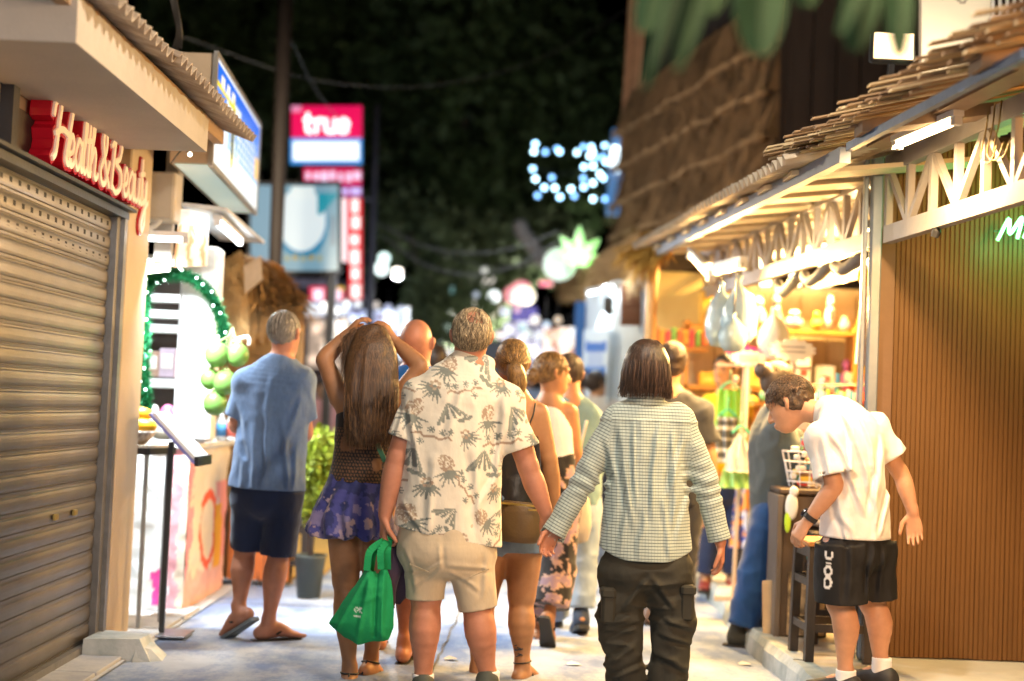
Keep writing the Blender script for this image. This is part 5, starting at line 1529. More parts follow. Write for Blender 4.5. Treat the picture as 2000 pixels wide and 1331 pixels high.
ib = MB(); ib.bbox(at(1022, 618, 22), (.42, .2, .28), .02); tag(ib.build('indigo_box_sign', M('indigo', (.10, .09, .36), rough=.5, emit=(.12, .1, .42), estr=.5, bump=0), loc=at(1022, 618, 22)), 'indigo box sign under the cream and pink lights', 'sign')
pk2 = thing('pink_lit_sign', 'cream and pink glowing rounded sign in the middle distance', 'sign', at(1018, 575, 21.5))
p = at(1018, 578, 21.5)
w = MB(); w.ell(p + (.04, 0, 0), (.17, .04, .14), 16, 9); w.build('cream_face', M('cream_glow', (1, 1, 1), bump=0, emit=(1.0, .88, .68), estr=2.2), pk2, smooth=True)
w = MB(); w.ell(p + (-.08, .05, .01), (.19, .04, .15), 16, 9); w.ell(p + (.0, .05, .14), (.14, .04, .09), 12, 8); w.build('pink_face', M('pink_glow', (1, 1, 1), bump=0, emit=(.95, .16, .26), estr=1.1), pk2, smooth=True)
pk3 = MB(); pk3.bbox(at(1066, 554, 21), (.21, .05, .06), .02)
tag(pk3.build('pink_bar_light', M('pink_glow', (1, 1, 1)), loc=at(1066, 554, 21)), 'short pink bar light right of the cream sign', 'light')

blobs = [(635, 600, .085, (1, .95, .85), 3.5), (653, 606, .08, (1, .98, .92), 3.2), (646, 631, .10, (1, 1, 1), 3.5), (677, 594, .06, (.75, 1, .98), 1.3), (699, 594, .06, (.9, .95, 1), 1.2), (735, 596, .055, (1, .85, .72), 1.0),
         (758, 602, .06, (.62, .68, 1), 1.5), (787, 598, .05, (.25, .28, .95), 1.3), (798, 601, .05, (.75, .55, .25), 1.3), (787, 622, .11, (.85, .95, 1), 3.2), (758, 628, .10, (.95, 1, 1), 2.4), (735, 630, .07, (.7, .88, 1), 1.8),
         (861, 659, .10, (.8, .9, .92), .8), (946, 529, .055, (.72, .72, .66), 1.2), (954, 553, .12, (1, .88, .80), 1.7), (965, 579, .10, (.92, 1, 1), 2.6), (930, 576, .05, (.45, .55, .75), 1.0), (916, 594, .10, (1, .80, .72), 1.5), (905, 604, .09, (1, .92, .75), 2.0),
         (999, 640, .11, (.85, .95, .88), 1.2), (1030, 652, .08, (.82, .95, .92), 1.1), (1053, 657, .09, (.85, .92, 1), 1.1), (1081, 655, .08, (1, .62, .35), 1.0), (1106, 668, .14, (1, .88, .72), 1.8), (1040, 686, .09, (1, 1, 1), 2.0), (880, 566, .07, (.05, .45, .45), .6),
         (750, 505, .10, (.75, 1, .95), 2.8), (745, 525, .12, (.85, 1, .98), 2.8), (1000, 690, .09, (.9, .9, 1), 1.4), (870, 690, .09, (1, .9, .8), 1.2), (662, 640, .10, (1, .8, .6), 1.6), (690, 622, .07, (.5, .65, 1), 1.6), (712, 612, .07, (1, .6, .7), 1.3), (722, 648, .09, (.9, .95, 1), 1.8), (775, 645, .08, (.4, .7, 1), 1.6), (805, 625, .05, (1, .7, .35), 1.3), (870, 640, .08, (.7, .95, .8), 1.0), (985, 610, .07, (.55, .6, 1), 1.2), (1010, 605, .05, (1, .4, .5), 1.2), (1045, 625, .08, (1, .9, .8), 1.7), (1068, 635, .06, (.6, .8, 1), 1.4), (1090, 625, .06, (1, .75, .5), 1.3), (1120, 650, .09, (.9, .96, 1), 1.6), (1075, 690, .08, (.75, .85, 1), 1.4), (975, 655, .07, (1, .8, .85), 1.3), (1020, 640, .06, (.3, .8, .85), 1.0), (600, 600, .08, (.7, .9, .95), 1.0), (612, 575, .05, (.8, .9, .95), .8)]
names = ['white', 'soft white', 'big white', 'pale cyan', 'greyish', 'peach', 'lavender', 'deep blue', 'amber', 'cold white', 'bright', 'sky blue']
for i, (px, py, r, c, e) in enumerate(blobs):
    Y = (16.0 if px < 705 else 20.0 if px < 1000 else 18.2) + (i * 37 % 10) * .1
    r *= Y / 22.5 * 1.3; e *= .8
    p = at(px, py, Y)
    hue = ('white' if min(c) > .84 else 'warm cream' if c[0] >= .9 and c[2] < .9 and c[1] > .7 else 'orange' if c[0] > .7 and c[2] < .6 and c[1] > .45 else 'rose' if c[0] > .9 else 'deep blue' if c[2] > .85 and c[0] < .7 else 'teal' if c[0] < .4 else 'pale cool')
    where = ('low under the red signs' if px < 705 else 'by the slim dark pole' if px < 770 else 'beside the bald head' if px < 880 else 'about the head of the older man' if px < 975 else 'above the ponytail' if px < 1035 else 'between the ponytail and the kiosk')
    t = thing('shop_lamp', '%s %s lamp blurred down the street %s' % ('large' if r > .09 else 'small' if r < .06 else 'medium', hue, where), 'lamp', p, 'distant shop lamps down the street')
    w = MB(); w.ell(p, r * .72, 12, 8); w.build('globe', M('glow_%d' % i, (1, 1, 1), bump=0, emit=c, estr=e), t, smooth=True)
    w = MB(); w.tube([p + (0, 0, r * .7), p + (0, 0, r * .7 + .25)], .006, 5); w.build('cord', DKMET, t)
for i, (p, e, c) in enumerate((((-.9, 20.5, 2.5), 480, (1, .95, .9)), ((.5, 22, 2.5), 480, (.95, .95, .8)), ((-.6, 28, 2.6), 260, (.9, .95, 1)), ((-1.2, 14.5, 2.6), 150, (.85, .92, 1)), ((-2.15, 10.9, 3.0), 330, (1, .84, .6)))):  # lanterns added to brighten the far street, the trees and the thatch
    t = thing('street_lantern', ['small added lantern hung by the left shops', 'small added lantern hung by the far right shops', 'small added lantern hung at the street end', 'small added lantern hung under the billboard', 'added lantern hidden behind the blue light box'][i], 'lantern', p)
    w = MB(); w.lathe(p, [(.02, .06), (.05, .05), (.055, -.03), (.04, -.05)][::-1], 12); w.build('lantern_glass', M('lantern_glow', (1, 1, 1), bump=0, emit=(1, .92, .82), estr=4), t, smooth=True)
    w = MB(); w.tube([np.array(p) + (0, 0, .06), np.array(p) + (0, 0, .5)], .006, 5); w.build('cord', DKMET, t)
    point_light('lantern_light', np.array(p) - (0, 0, .12), e, c, .06, t)

for k, (x0, y0, x1, y1, Y, cols, es, lab) in enumerate((  # glowing boards added so the dark far shops read as lit
    (596, 592, 690, 618, 16.8, ((.20, .20, .34), (.42, .45, .60), (.75, .8, .85)), .8, 'wide dim mauve glow board added low behind the grey haired man'),
    (690, 606, 775, 668, 17.0, ((.16, .16, .30), (.35, .42, .62), (.85, .95, 1.1)), .9, 'bluish glow board added between the pink sign pole and the tree'),
    (600, 622, 690, 720, 16.9, ((.30, .22, .17), (.75, .55, .40), (1.0, .92, .8)), .8, 'warm tan glow board added left of the long haired woman'),
    (776, 600, 800, 700, 17.4, ((.35, .42, .55), (.7, .8, .95), (1.1, 1.15, 1.2)), .9, 'narrow cold white glow board added by the bald head'),
    (860, 640, 905, 720, 21.0, ((.10, .13, .13), (.30, .38, .36), (.7, .8, .8)), .8, 'dim green grey glow board added beyond the older man'),
    (985, 628, 1062, 720, 19.0, ((.10, .09, .14), (.32, .30, .40), (.85, .85, .95)), .9, 'grey lilac glow board added right of the older man'),
    (1062, 640, 1122, 720, 18.6, ((.40, .22, .16), (.85, .52, .36), (1.2, 1.0, .85)), .9, 'peach glow board added beside the kiosk'),
    (800, 600, 880, 640, 23.0, ((.05, .07, .05), (.14, .18, .14), (.3, .36, .32)), .8, 'dull green glow board added under the lower tree'))):
    def fp(u, v, cols=cols, es=es, k=k):
        n = fbm(np.stack([u * 5 + k * 7, v * 5, 0 * u], 1), 3)
        c = np.tile(np.array(cols[1]), (len(u), 1)); c[n < -.06] = cols[0]; c[n > .24] = cols[2]
        return c * es * 1.7
    t = thing('added_glow_board', lab, 'shop board', at((x0 + x1) / 2, y1, Y))
    lit_panel(t, 'face', x0, y0, x1, y1, Y, fp, 24, 24, .06)
    w = MB()
    for x in (x0 + 4, x1 - 4):
        p = at(x, y1, Y + .04); w.bar((p[0], p[1], 0), p, .05)
    w.build('post', CASE, t)

# ---- plumeria leaves hanging into the top of the view
PLEAF = M('plumeria_leaf', (.034, .066, .026), spec=.15, rough=.7, var=.18, scale=9, bump=.1)
PVEIN = M('leaf_vein', (.06, .09, .03), rough=.5)
tw = MB(); ctr = at(1480, -260, 2.7)
tw.tube(catmull([ctr + (.25, .3, .2), ctr, ctr + (-.12, -.05, .02)], 5), .012, 8)
lbr = thing('leafy_branch', 'plumeria branch with big green leaves hanging into the top of the view', 'branch', ctr)
w = tw; w.build('twig', BARK, lbr, smooth=True)
for (bx, by, tx, ty, hw, Y) in ((1480, -160, 1483, 106, 58, 2.7), (1420, -190, 1320, 138, 24, 2.6), (1360, -170, 1258, 172, 15, 2.55), (1330, -140, 1252, 62, 40, 2.8), (1740, -200, 1757, 112, 32, 2.75), (1700, -170, 1668, 100, 42, 2.85), (1560, -190, 1575, 12, 45, 2.9), (1400, -150, 1385, 28, 40, 2.95), (1720, -150, 1640, 66, 20, 2.7)):
    b0, t0 = at(bx, by, Y + .12), at(tx, ty, Y)
    ax = t0 - b0; s_ = unit(np.cross(ax, (0, 1, 0))); nrm = unit(np.cross(s_, ax))
    hwm = hw * PXM(Y)
    n = 16; m_ = 7
    V = []
    for i in range(n + 1):
        t = i / n
        wdt = hwm * (np.sin(np.pi * min(1, t * .93 + .035)) ** .62) * (.72 + .45 * t)
        for j in range(m_):
            q = -1 + 2 * j / (m_ - 1)
            V.append(b0 + ax * t + s_ * wdt * q + nrm * (abs(q) * wdt * .35 - .03 * np.sin(t * 3.1)))
    F = [(i * m_ + j, i * m_ + j + 1, (i + 1) * m_ + j + 1, (i + 1) * m_ + j) for i in range(n) for j in range(m_ - 1)]
    lf_ = link_mesh('leaf', V, F, PLEAF, lbr, smooth=True)
    w = MB(); w.tube([b0 + ax * t + nrm * (-.03 * np.sin(t * 3.1) - .002) for t in np.linspace(-.15, .97, 9)], list(np.linspace(.004, .0012, 9)), 5); w.build('midrib', PVEIN, lf_, smooth=True)

# ---- unseen lamps out of view: eave tubes and lantern added to light the crowd's backs
tube_lamp('tube_lamp', 'unseen tube lamp added under the right hand eave behind the viewer', (1.75, 1.2, 2.75), (1.65, 2.4, 2.75), .018, (1, .80, .60), 3, 110, target=(-.3, 6.2, .7), lsize=.10)
tube_lamp('tube_lamp', 'unseen tube lamp added under the left hand canopy behind the viewer', (-1.35, .6, 2.45), (-1.35, 1.8, 2.45), .018, (.80, .90, 1), 3, 56, target=(-.6, 6.0, .5), lsize=.30)
ol = thing('street_lantern', 'round lantern added out of view on a cable above the couple', 'lantern', (.55, 4.9, 3.75))  # added above the view to rake light down the backs
w = MB(); w.lathe((.55, 4.9, 3.75), [(.04, -.10), (.09, -.07), (.10, .0), (.08, .07), (.03, .09)], 16); w.build('lantern_glass', M('overhead_glow', (1, 1, 1), bump=0, emit=(1, .86, .66), estr=6), ol, smooth=True)
w = MB(); w.tube([(-2.2, 4.9, 4.05), (.55, 4.9, 3.86), (3.2, 4.9, 4.05)], .006, 5); w.build('cable', DKMET, ol)
point_light('lantern_light', (.55, 4.9, 3.60), 330, (1, .87, .70), .09, ol)
tube_lamp('tube_lamp', 'unseen orange tube lamp assumed under the roof of the shop with the neon sign', (2.6, 2.8, 2.3), (2.5, 3.8, 2.3), .018, (1, .45, .11), 8, 110, target=(0.2, 6.7, .9), lsize=.30)  # assumed out of view for the orange light on people's right sides
# ================================================================== PEOPLE: distance-field bodies meshed by surface nets
class Vol:
    def __init__(s, lo, hi, h):
        s.h = float(h); s.lo = np.asarray(lo, float); hi = np.asarray(hi, float)
        s.n = np.ceil((hi - s.lo) / h).astype(int) + 2
        s.d = np.full(s.n, .3, np.float32)
    def sub(s, lo, hi):
        a = np.clip(np.floor((np.asarray(lo) - s.lo) / s.h).astype(int), 0, s.n - 1)
        b = np.clip(np.ceil((np.asarray(hi) - s.lo) / s.h).astype(int) + 1, 1, s.n)
        b = np.maximum(b, a + 1)
        ax = [(np.arange(a[i], b[i]) * s.h + s.lo[i]).astype(np.float32) for i in range(3)]
        return tuple(slice(a[i], b[i]) for i in range(3)), ax[0][:, None, None], ax[1][None, :, None], ax[2][None, None, :]
    def merge(s, sl, nd, k, op='u'):
        o = s.d[sl]
        if op == 'u':
            if k > 0:
                h = np.maximum(k - np.abs(o - nd), 0) / k
                s.d[sl] = np.minimum(o, nd) - h * h * k * .25
            else:
                s.d[sl] = np.minimum(o, nd)
        elif op == 'cut':
            if k > 0:
                h = np.maximum(k - np.abs(o + nd), 0) / k
                s.d[sl] = np.maximum(o, -nd) + h * h * k * .25
            else:
                s.d[sl] = np.maximum(o, -nd)
    def tube(s, pts, ra, rb=None, side=None, k=.02, n=4, op='u', resample=True):
        """Chain of points with half-widths ra (along side) and rb (across); round if rb is None."""
        P = np.asarray(pts, float); ra = np.asarray(ra, float) * np.ones(len(P))
        rb_ = ra if rb is None else np.asarray(rb, float) * np.ones(len(P))
        S = None
        if side is not None:
            S = np.asarray(side, float)
            if S.ndim == 1: S = np.tile(S, (len(P), 1))
        cols = [P, ra[:, None], rb_[:, None]] + ([S] if S is not None else [])
        Q = np.concatenate(cols, 1)
        if resample and len(P) > 2:
            Q = np.asarray(catmull(list(Q), n))
            Q[:, 3:5] = np.maximum(Q[:, 3:5], .002)
        P = Q[:, :3]; ra = Q[:, 3]; rb_ = Q[:, 4]; S = Q[:, 5:8] if S is not None else None
        m = max(ra.max(), rb_.max()) + k + 3 * s.h
        sl, X, Y, Z = s.sub(P.min(0) - m, P.max(0) + m)
        best = None
        for i in range(len(P) - 1):
            a, b = P[i], P[i + 1]; w = b - a; L2 = float(w @ w); L = math.sqrt(L2) + 1e-9
            dx, dy, dz = X - a[0], Y - a[1], Z - a[2]
            t0 = (dx * w[0] + dy * w[1] + dz * w[2]) / (L2 + 1e-12)
            t = np.clip(t0, 0, 1)
            A = ra[i] + (ra[i + 1] - ra[i]) * t
            if S is None:
                ex, ey, ez = dx - w[0] * t, dy - w[1] * t, dz - w[2] * t
                d = np.sqrt(ex * ex + ey * ey + ez * ez) - A
            else:
                wu = w / L; sd = unit(S[i] + S[i + 1]); sd = unit(sd - wu * (sd @ wu)); mm = np.cross(wu, sd)
                B = rb_[i] + (rb_[i + 1] - rb_[i]) * t
                l = dx * sd[0] + dy * sd[1] + dz * sd[2]
                q = dx * mm[0] + dy * mm[1] + dz * mm[2]
                e = (t0 - t) * L; C = np.minimum(A, B) * .6
                k0 = np.sqrt((l / A) ** 2 + (q / B) ** 2 + (e / C) ** 2) + 1e-6
                k1 = np.sqrt((l / A ** 2) ** 2 + (q / B ** 2) ** 2 + (e / C ** 2) ** 2) + 1e-6
                d = np.where(k0 < .3, (k0 - 1) * np.minimum(A, B), k0 * (k0 - 1) / k1)
            best = d if best is None else np.minimum(best, d)
        s.merge(sl, best.astype(np.float32), k, op)
        return s
    def ell(s, c, r, k=.02, R=None, op='u'):
        c = np.asarray(c, float); r = np.asarray(r, float) * np.ones(3); m = r.max() + k + 3 * s.h
        sl, X, Y, Z = s.sub(c - m, c + m)
        dx, dy, dz = X - c[0], Y - c[1], Z - c[2]
        if R is not None:
            R = np.asarray(R)
            dx, dy, dz = [R[0, i] * dx + R[1, i] * dy + R[2, i] * dz for i in range(3)]
        k0 = np.sqrt((dx / r[0]) ** 2 + (dy / r[1]) ** 2 + (dz / r[2]) ** 2) + 1e-6
        k1 = np.sqrt((dx / r[0] ** 2) ** 2 + (dy / r[1] ** 2) ** 2 + (dz / r[2] ** 2) ** 2) + 1e-6
        d = np.where(k0 < .3, (k0 - 1) * r.min(), k0 * (k0 - 1) / k1)
        s.merge(sl, d.astype(np.float32), k, op)
        return s
    def plane(s, p, nrm, k=0.0):
        """remove everything on the side of p that nrm points to."""
        nrm = unit(nrm)
        sl, X, Y, Z = s.sub(s.lo, s.lo + s.n * s.h)
        d = (X - p[0]) * nrm[0] + (Y - p[1]) * nrm[1] + (Z - p[2]) * nrm[2]
        s.d = np.maximum(s.d, d.astype(np.float32)) if k == 0 else s.d
        if k > 0:
            o = s.d; h = np.maximum(k - np.abs(o - d), 0) / k
            s.d = (np.maximum(o, d) + h * h * k * .25).astype(np.float32)
        return s
    def ripple(s, fn, band=.035):
        """add fn(points)->displacement (outward positive) near the surface."""
        I = np.argwhere(np.abs(s.d) < band)
        P = I * s.h + s.lo
        s.d[I[:, 0], I[:, 1], I[:, 2]] -= fn(P).astype(np.float32)
        return s
    def mesh(s):
        d = s.d; h = s.h
        d[0] = d[-1] = .1; d[:, 0] = d[:, -1] = .1; d[:, :, 0] = d[:, :, -1] = .1
        neg = d < 0
        c = np.zeros(np.array(d.shape) - 1, np.int8)
        for i in (0, 1):
            for j in (0, 1):
                for k in (0, 1):
                    c += neg[i:d.shape[0] - 1 + i, j:d.shape[1] - 1 + j, k:d.shape[2] - 1 + k]
        cells = np.argwhere((c > 0) & (c < 8))
        idx = np.full(c.shape, -1, np.int32); idx[cells[:, 0], cells[:, 1], cells[:, 2]] = np.arange(len(cells))
        acc = np.zeros((len(cells), 3)); cnt = np.zeros(len(cells))
        cor = [(i, j, k) for i in (0, 1) for j in (0, 1) for k in (0, 1)]
        val = {o: d[cells[:, 0] + o[0], cells[:, 1] + o[1], cells[:, 2] + o[2]].astype(float) for o in cor}
        for o in cor:
            for ax in range(3):
                if o[ax] == 0:
                    p = list(o); p[ax] = 1; p = tuple(p)
                    a, b = val[o], val[p]; m = (a < 0) != (b < 0)
                    t = a[m] / (a[m] - b[m])
                    q = np.tile(np.array(o, float), (m.sum(), 1)); q[:, ax] += t
                    acc[m] += q; cnt[m] += 1
        V = s.lo + (cells + acc / cnt[:, None]) * h
        F = []
        for ax in range(3):
            u, v = [(1, 2), (2, 0), (0, 1)][ax]
            sl0 = [slice(None)] * 3; sl1 = [slice(None)] * 3
            sl0[ax] = slice(0, d.shape[ax] - 1); sl1[ax] = slice(1, d.shape[ax])
            a, b = neg[tuple(sl0)], neg[tuple(sl1)]
            E = np.argwhere(a != b)
            E = E[(E[:, u] > 0) & (E[:, v] > 0) & (E[:, u] < d.shape[u] - 1) & (E[:, v] < d.shape[v] - 1)]
            fl = a[E[:, 0], E[:, 1], E[:, 2]]
            def I(du, dv):
                q = E.copy(); q[:, u] += du; q[:, v] += dv
                return idx[q[:, 0], q[:, 1], q[:, 2]]
            Q = np.stack([I(-1, -1), I(0, -1), I(0, 0), I(-1, 0)], 1)
            Q[~fl] = Q[~fl][:, ::-1]
            F.append(Q)
        F = np.concatenate(F); F = F[(F >= 0).all(1)]
        return V, F

def frame_of(fwd, up=(0, 0, 1)):
    """columns: right, forward, up"""
    f = unit(fwd); u = np.asarray(up, float); r = unit(np.cross(f, u)); u = np.cross(r, f)
    return np.stack([r, f, u], 1)

def hand(v, wrist, direc, palm, s=1.0, curl=.5, thumb=1.0, spread=.12, k=.006):
    """palm + five curled fingers; direc = towards the fingers, palm = palm normal, thumb=+1/-1 side."""
    d = unit(direc); p = unit(np.asarray(palm) - d * (np.asarray(palm) @ d)); sd = np.cross(d, p) * thumb
    L = .185 * s
    w = np.asarray(wrist, float)
    kn = w + d * L * .50
    v.tube([w - d * .02 * s, w + d * .03 * s, w + d * L * .30, kn], np.array([.024, .030, .038, .040]) * s, np.array([.021, .019, .016, .013]) * s, sd, k=.012, n=2)
    for i, (o, l, r) in enumerate(((.028, .40, .0088), (.0095, .45, .0092), (-.0095, .42, .0088), (-.027, .33, .0078))):
        b = kn + sd * o * s - d * .012
        dd = unit(d + sd * spread * (1.2 - i * .8) * .5); c = curl * (1 + .12 * i)
        pts = [b]; ang = c * .45
        for seg in (.46, .31, .23):
            q = unit(dd * math.cos(ang) + p * math.sin(ang))
            pts.append(pts[-1] + q * l * L * seg)
            ang += c * .75
        v.tube(pts, np.array([r * 1.1, r, r * .92, r * .78]) * s, k=k, resample=False)
    b = w + d * L * .12 + sd * .022 * s
    q1 = unit(d * .62 + sd * .72 + p * .22); q2 = unit(d * .85 + sd * .25 + p * (.25 + .35 * curl))
    v.tube([b, b + q1 * .042 * s, b + q1 * .042 * s + q2 * .032 * s, b + q1 * .042 * s + q2 * .058 * s], np.array([.014, .0115, .0102, .008]) * s, k=.008, resample=False)

def arm(v, sh, el, wr, s=1.0, k=.03, fat=1.0):
    sh, el, wr = [np.asarray(q, float) for q in (sh, el, wr)]
    m = sh + (el - sh) * .45; f1 = el + (wr - el) * .28; f2 = el + (wr - el) * .7
    v.tube([sh, m, el - (el - sh) * .08], np.array([.054, .049, .041]) * s * fat, k=k, n=3)
    v.tube([el - (el - sh) * .10, el, f1, f2, wr], np.array([.041, .041, .044, .035, .0265]) * s * fat, k=.012, n=3)

def leg(v, hip, kn, an, s=1.0, k=.03, fat=1.0, back=(0, -1, 0)):
    hip, kn, an, back = [np.asarray(q, float) for q in (hip, kn, an, back)]
    th = hip + (kn - hip) * .45; c1 = kn + (an - kn) * .30 + back * .018 * s; c2 = kn + (an - kn) * .65 + back * .004; 
    v.tube([hip, th, kn - (kn - hip) * .12], np.array([.088, .078, .061]) * s * fat, k=k, n=3)
    v.tube([kn - (kn - hip) * .14, kn, c1, c2, an + (kn - an) * .10, an], np.array([.060, .054, .061, .042, .032, .032]) * s * fat, k=.014, n=3)
    v.ell(kn - back * .030 * s, np.array((.042, .036, .048)) * s * fat, .03)

def foot(v, an, toe_dir, s=1.0, sole_z=None, pitch=0.0):
    """ankle at an; toe_dir horizontal direction; pitch>0 raises the heel (toes down)."""
    an = np.asarray(an, float); f = unit(toe_dir)
    f2 = unit(f * math.cos(pitch) + np.array((0, 0, -1)) * math.sin(pitch)); u = unit(np.array((0, 0, 1.)) * math.cos(pitch) + f * math.sin(pitch))
    sd = np.cross(f2, u)
    heel = an - f2 * .045 * s - u * .050 * s
    v.tube([an + u * .02, an - u * .03 * s], [.036 * s, .038 * s], k=.02, resample=False)
    v.ell(heel, np.array((.034, .036, .034)) * s, .025)
    v.tube([heel + f2 * .02 * s, an + f2 * .055 * s - u * .035 * s, an + f2 * .12 * s - u * .058 * s, an + f2 * .165 * s - u * .066 * s], np.array([.034, .036, .043, .036]) * s, np.array([.036, .040, .022, .014]) * s, sd, k=.02, n=2)
    for i, o in enumerate((.024, .010, -.004, -.017, -.029)):
        b = an + f2 * (.165 - .010 * i) * s - u * .068 * s + sd * o * s * 1.0
        v.tube([b, b + f2 * .030 * s], [(.0125 if i == 0 else .009) * s, (.011 if i == 0 else .008) * s], k=.006, resample=False)
    return heel, f2, u, sd

def head(v, c, fwd, s=1.0, tilt=(0, 0, 1), face=True, ears=True):
    """c = centre of the cranium."""
    R = frame_of(fwd, tilt); c = np.asarray(c, float)
    def p(x, y, z): return c + R @ (np.array((x, y, z)) * s)
    v.ell(p(0, -.012, .012), np.array((.073, .092, .092)) * s, .02, R)
    v.ell(p(0, .022, -.038), np.array((.060, .070, .078)) * s, .035, R)
    v.ell(p(0, .052, -.092), np.array((.036, .036, .030)) * s, .035, R)
    if face:
        v.tube([p(0, .090, -.002), p(0, .107, -.032), p(0, .112, -.044)], np.array([.010, .014, .012]) * s, k=.012, resample=False)
        v.ell(p(-.014, .098, -.048), np.array((.009, .010, .007)) * s, .008); v.ell(p(.014, .098, -.048), np.array((.009, .010, .007)) * s, .008)
        v.tube([p(-.022, .088, -.075), p(0, .098, -.073), p(.022, .088, -.075)], np.array([.006, .009, .006]) * s, k=.008, resample=False)
        v.tube([p(-.018, .086, -.086), p(0, .094, -.087), p(.018, .086, -.086)], np.array([.006, .009, .006]) * s, k=.008, resample=False)
        v.tube([p(-.05, .072, .022), p(-.03, .088, .028), p(0, .090, .024), p(.03, .088, .028), p(.05, .072, .022)], .009 * s, k=.014, resample=False)
        for sx in (-1, 1):
            v.ell(p(sx * .031, .088, .004), np.array((.017, .010, .010)) * s, .006, R, op='cut')
            v.ell(p(sx * .031, .077, .003), np.array((.013, .012, .0095)) * s, .002)
    if ears:
        for sx in (-1, 1):
            v.tube([p(sx * .074, -.004, .012), p(sx * .084, -.014, .014), p(sx * .085, -.016, -.004), p(sx * .076, -.004, -.030)], np.array([.008, .009, .009, .008]) * s, np.array([.012, .013, .012, .009]) * s, R[:, 0], k=.008, resample=False)
    return R, p

SKIN_TONES = {'ruddy': (.44, .19, .115), 'fair': (.50, .26, .155), 'tan': (.38, .18, .085), 'olive': (.40, .21, .11)}
def skin(name):
    return M('skin_' + name, SKIN_TONES[name], rough=.50, var=.18, scale=11, bump=.22, bscale=34, bdist=.004, sss=.06, spec=.35)

def project_uv(V):
    return V

def add_part(name, vol, mat, parent, fold=None, paint=None, vecs=None, band=.03):
    if fold is not None: vol.ripple(fold, band)
    V, F = vol.mesh()
    col = paint(V) if paint is not None else None
    vv = vecs(V) if vecs is not None else None
    return link_mesh(name, V, F, mat, parent, smooth=True, colors=col, vecs=vv)

def folds(amp, fx, fy, fz, seed=0.0, ridge=True, amp2=None):
    amp2 = amp * .4 if amp2 is None else amp2
    def fn(P):
        Q = P * np.array((fx, fy, fz)) + seed
        Q = Q + .5 * np.stack([vnoise(P * 5 + seed), vnoise(P * 5 + seed + 9), vnoise(P * 5 + seed + 21)], 1)
        a = vnoise(Q)
        r = (1 - 2 * np.abs(a)) if ridge else a
        return 1.4 * amp * r * (.40 + .55 * (vnoise(P * 3.3 + seed + 5) * .5 + .5)) + amp2 * vnoise(P * 22 + seed)
    return fn

HCOL = []
def creases(Y, L):
    S = [(at(a, b, Y), at(c, d, Y), am, w) for a, b, c, d, am, w in L]
    def fn(P):
        o = np.zeros(len(P))
        for a, b, am, w in S:
            ex, ez = b[0] - a[0], b[2] - a[2]; l = math.hypot(ex, ez)
            px, pz = P[:, 0] - a[0], P[:, 2] - a[2]
            t = (px * ex + pz * ez) / (l * l); q = (px * ez - pz * ex) / l + .012 * vnoise(P * 9 + a * 3)
            env = np.clip(np.minimum(t + .15, 1.15 - t) * 3.5, 0, 1)
            o += am * env * (np.exp(-(q / w) ** 2) - .75 * np.exp(-((q - 1.7 * w) / w) ** 2))
        return np.where(P[:, 1] < Y + .06, o, 0)
    return fn
def both(*f): return lambda P: sum(g(P) for g in f)

def strands(n, start_fn, seed, width=.0022, nseg=7):
    """tufts of hair: start_fn(rng) -> list of control points; flat tapered ribbons with thickness."""
    rr = np.random.default_rng(seed)
    V = []; F = []
    for _ in range(n):
        hc = float(rr.lognormal(0, .55))
        pts = start_fn(rr)
        P = catmull(pts, max(2, nseg // (len(pts) - 1)))
        m = len(P); w = width * rr.uniform(.6, 1.5)
        base = len(V)
        HCOL.append(np.full(m * 3, hc))
        sd = unit(rr.normal(size=3))
        for i, p in enumerate(P):
            d = unit(P[min(i + 1, m - 1)] - P[max(i - 1, 0)])
            a = unit(np.cross(d, sd)); b = np.cross(d, a)
            r = w * (1 - .75 * (i / (m - 1)) ** 2)
            for q in range(3):
                t = 2.094 * q
                V.append(p + (a * math.cos(t) + b * math.sin(t)) * r)
        for i in range(m - 1):
            for q in range(3):
                r_ = (q + 1) % 3
                F.append((base + i * 3 + q, base + i * 3 + r_, base + (i + 1) * 3 + r_, base + (i + 1) * 3 + q))
    return np.asarray(V).reshape(-1, 3), np.asarray(F, dtype=np.int64).reshape(-1, 4)

def hair_mat(name, col, col2, rough=.45, stretch=(9, 9, 1.0), scale=16):
    if name in MATS: return MATS[name]
    m = M(name, col, rough=rough, scale=scale, stretch=stretch, col2=col2, bump=.5, bscale=26, bdist=.006, spec=.5)
    nt = m.node_tree; b = nt.nodes['Principled BSDF']; src = b.inputs['Base Color'].links[0].from_socket
    a = nt.nodes.new('ShaderNodeAttribute'); a.attribute_name = 'col'
    x = nt.nodes.new('ShaderNodeVectorMath'); x.operation = 'MULTIPLY'
    nt.links.new(src, x.inputs[0]); nt.links.new(a.outputs['Color'], x.inputs[1]); nt.links.new(x.outputs['Vector'], b.inputs['Base Color'])
    return m

def link_hair(vol, mat, parent, st=None, fold=None):
    if fold is not None: vol.ripple(fold, .03)
    V, F = vol.mesh()
    hc = np.full(len(V), .8)
    if st is not None:
        SV, SF = st
        F = np.concatenate([F, SF + len(V)]); V = np.concatenate([V, SV])
        hc = np.concatenate([hc] + HCOL)
    HCOL.clear()
    return link_mesh('hair', V, F, mat, parent, smooth=True, colors=np.clip(np.repeat(hc[:, None], 3, 1), .35, 2.4))

def person(label, cat_loc, v, skinmat):
    V, F = v.mesh()
    o = link_mesh('person', V, F, skinmat, None, loc=cat_loc, smooth=True)
    return tag(o, label, 'person')

def cloth_mat(name, col, rough=.8, var=.08, attr=None, weave=True, sheen=.2, bump=.2, bscale=220, col2=None, scale=10):
    return M(name, col, rough=rough, var=var, scale=scale, bump=.42, bscale=15, stretch=(1, 1, .55), attr=attr, bdist=.016, spec=.25, sheen=sheen, col2=col2)

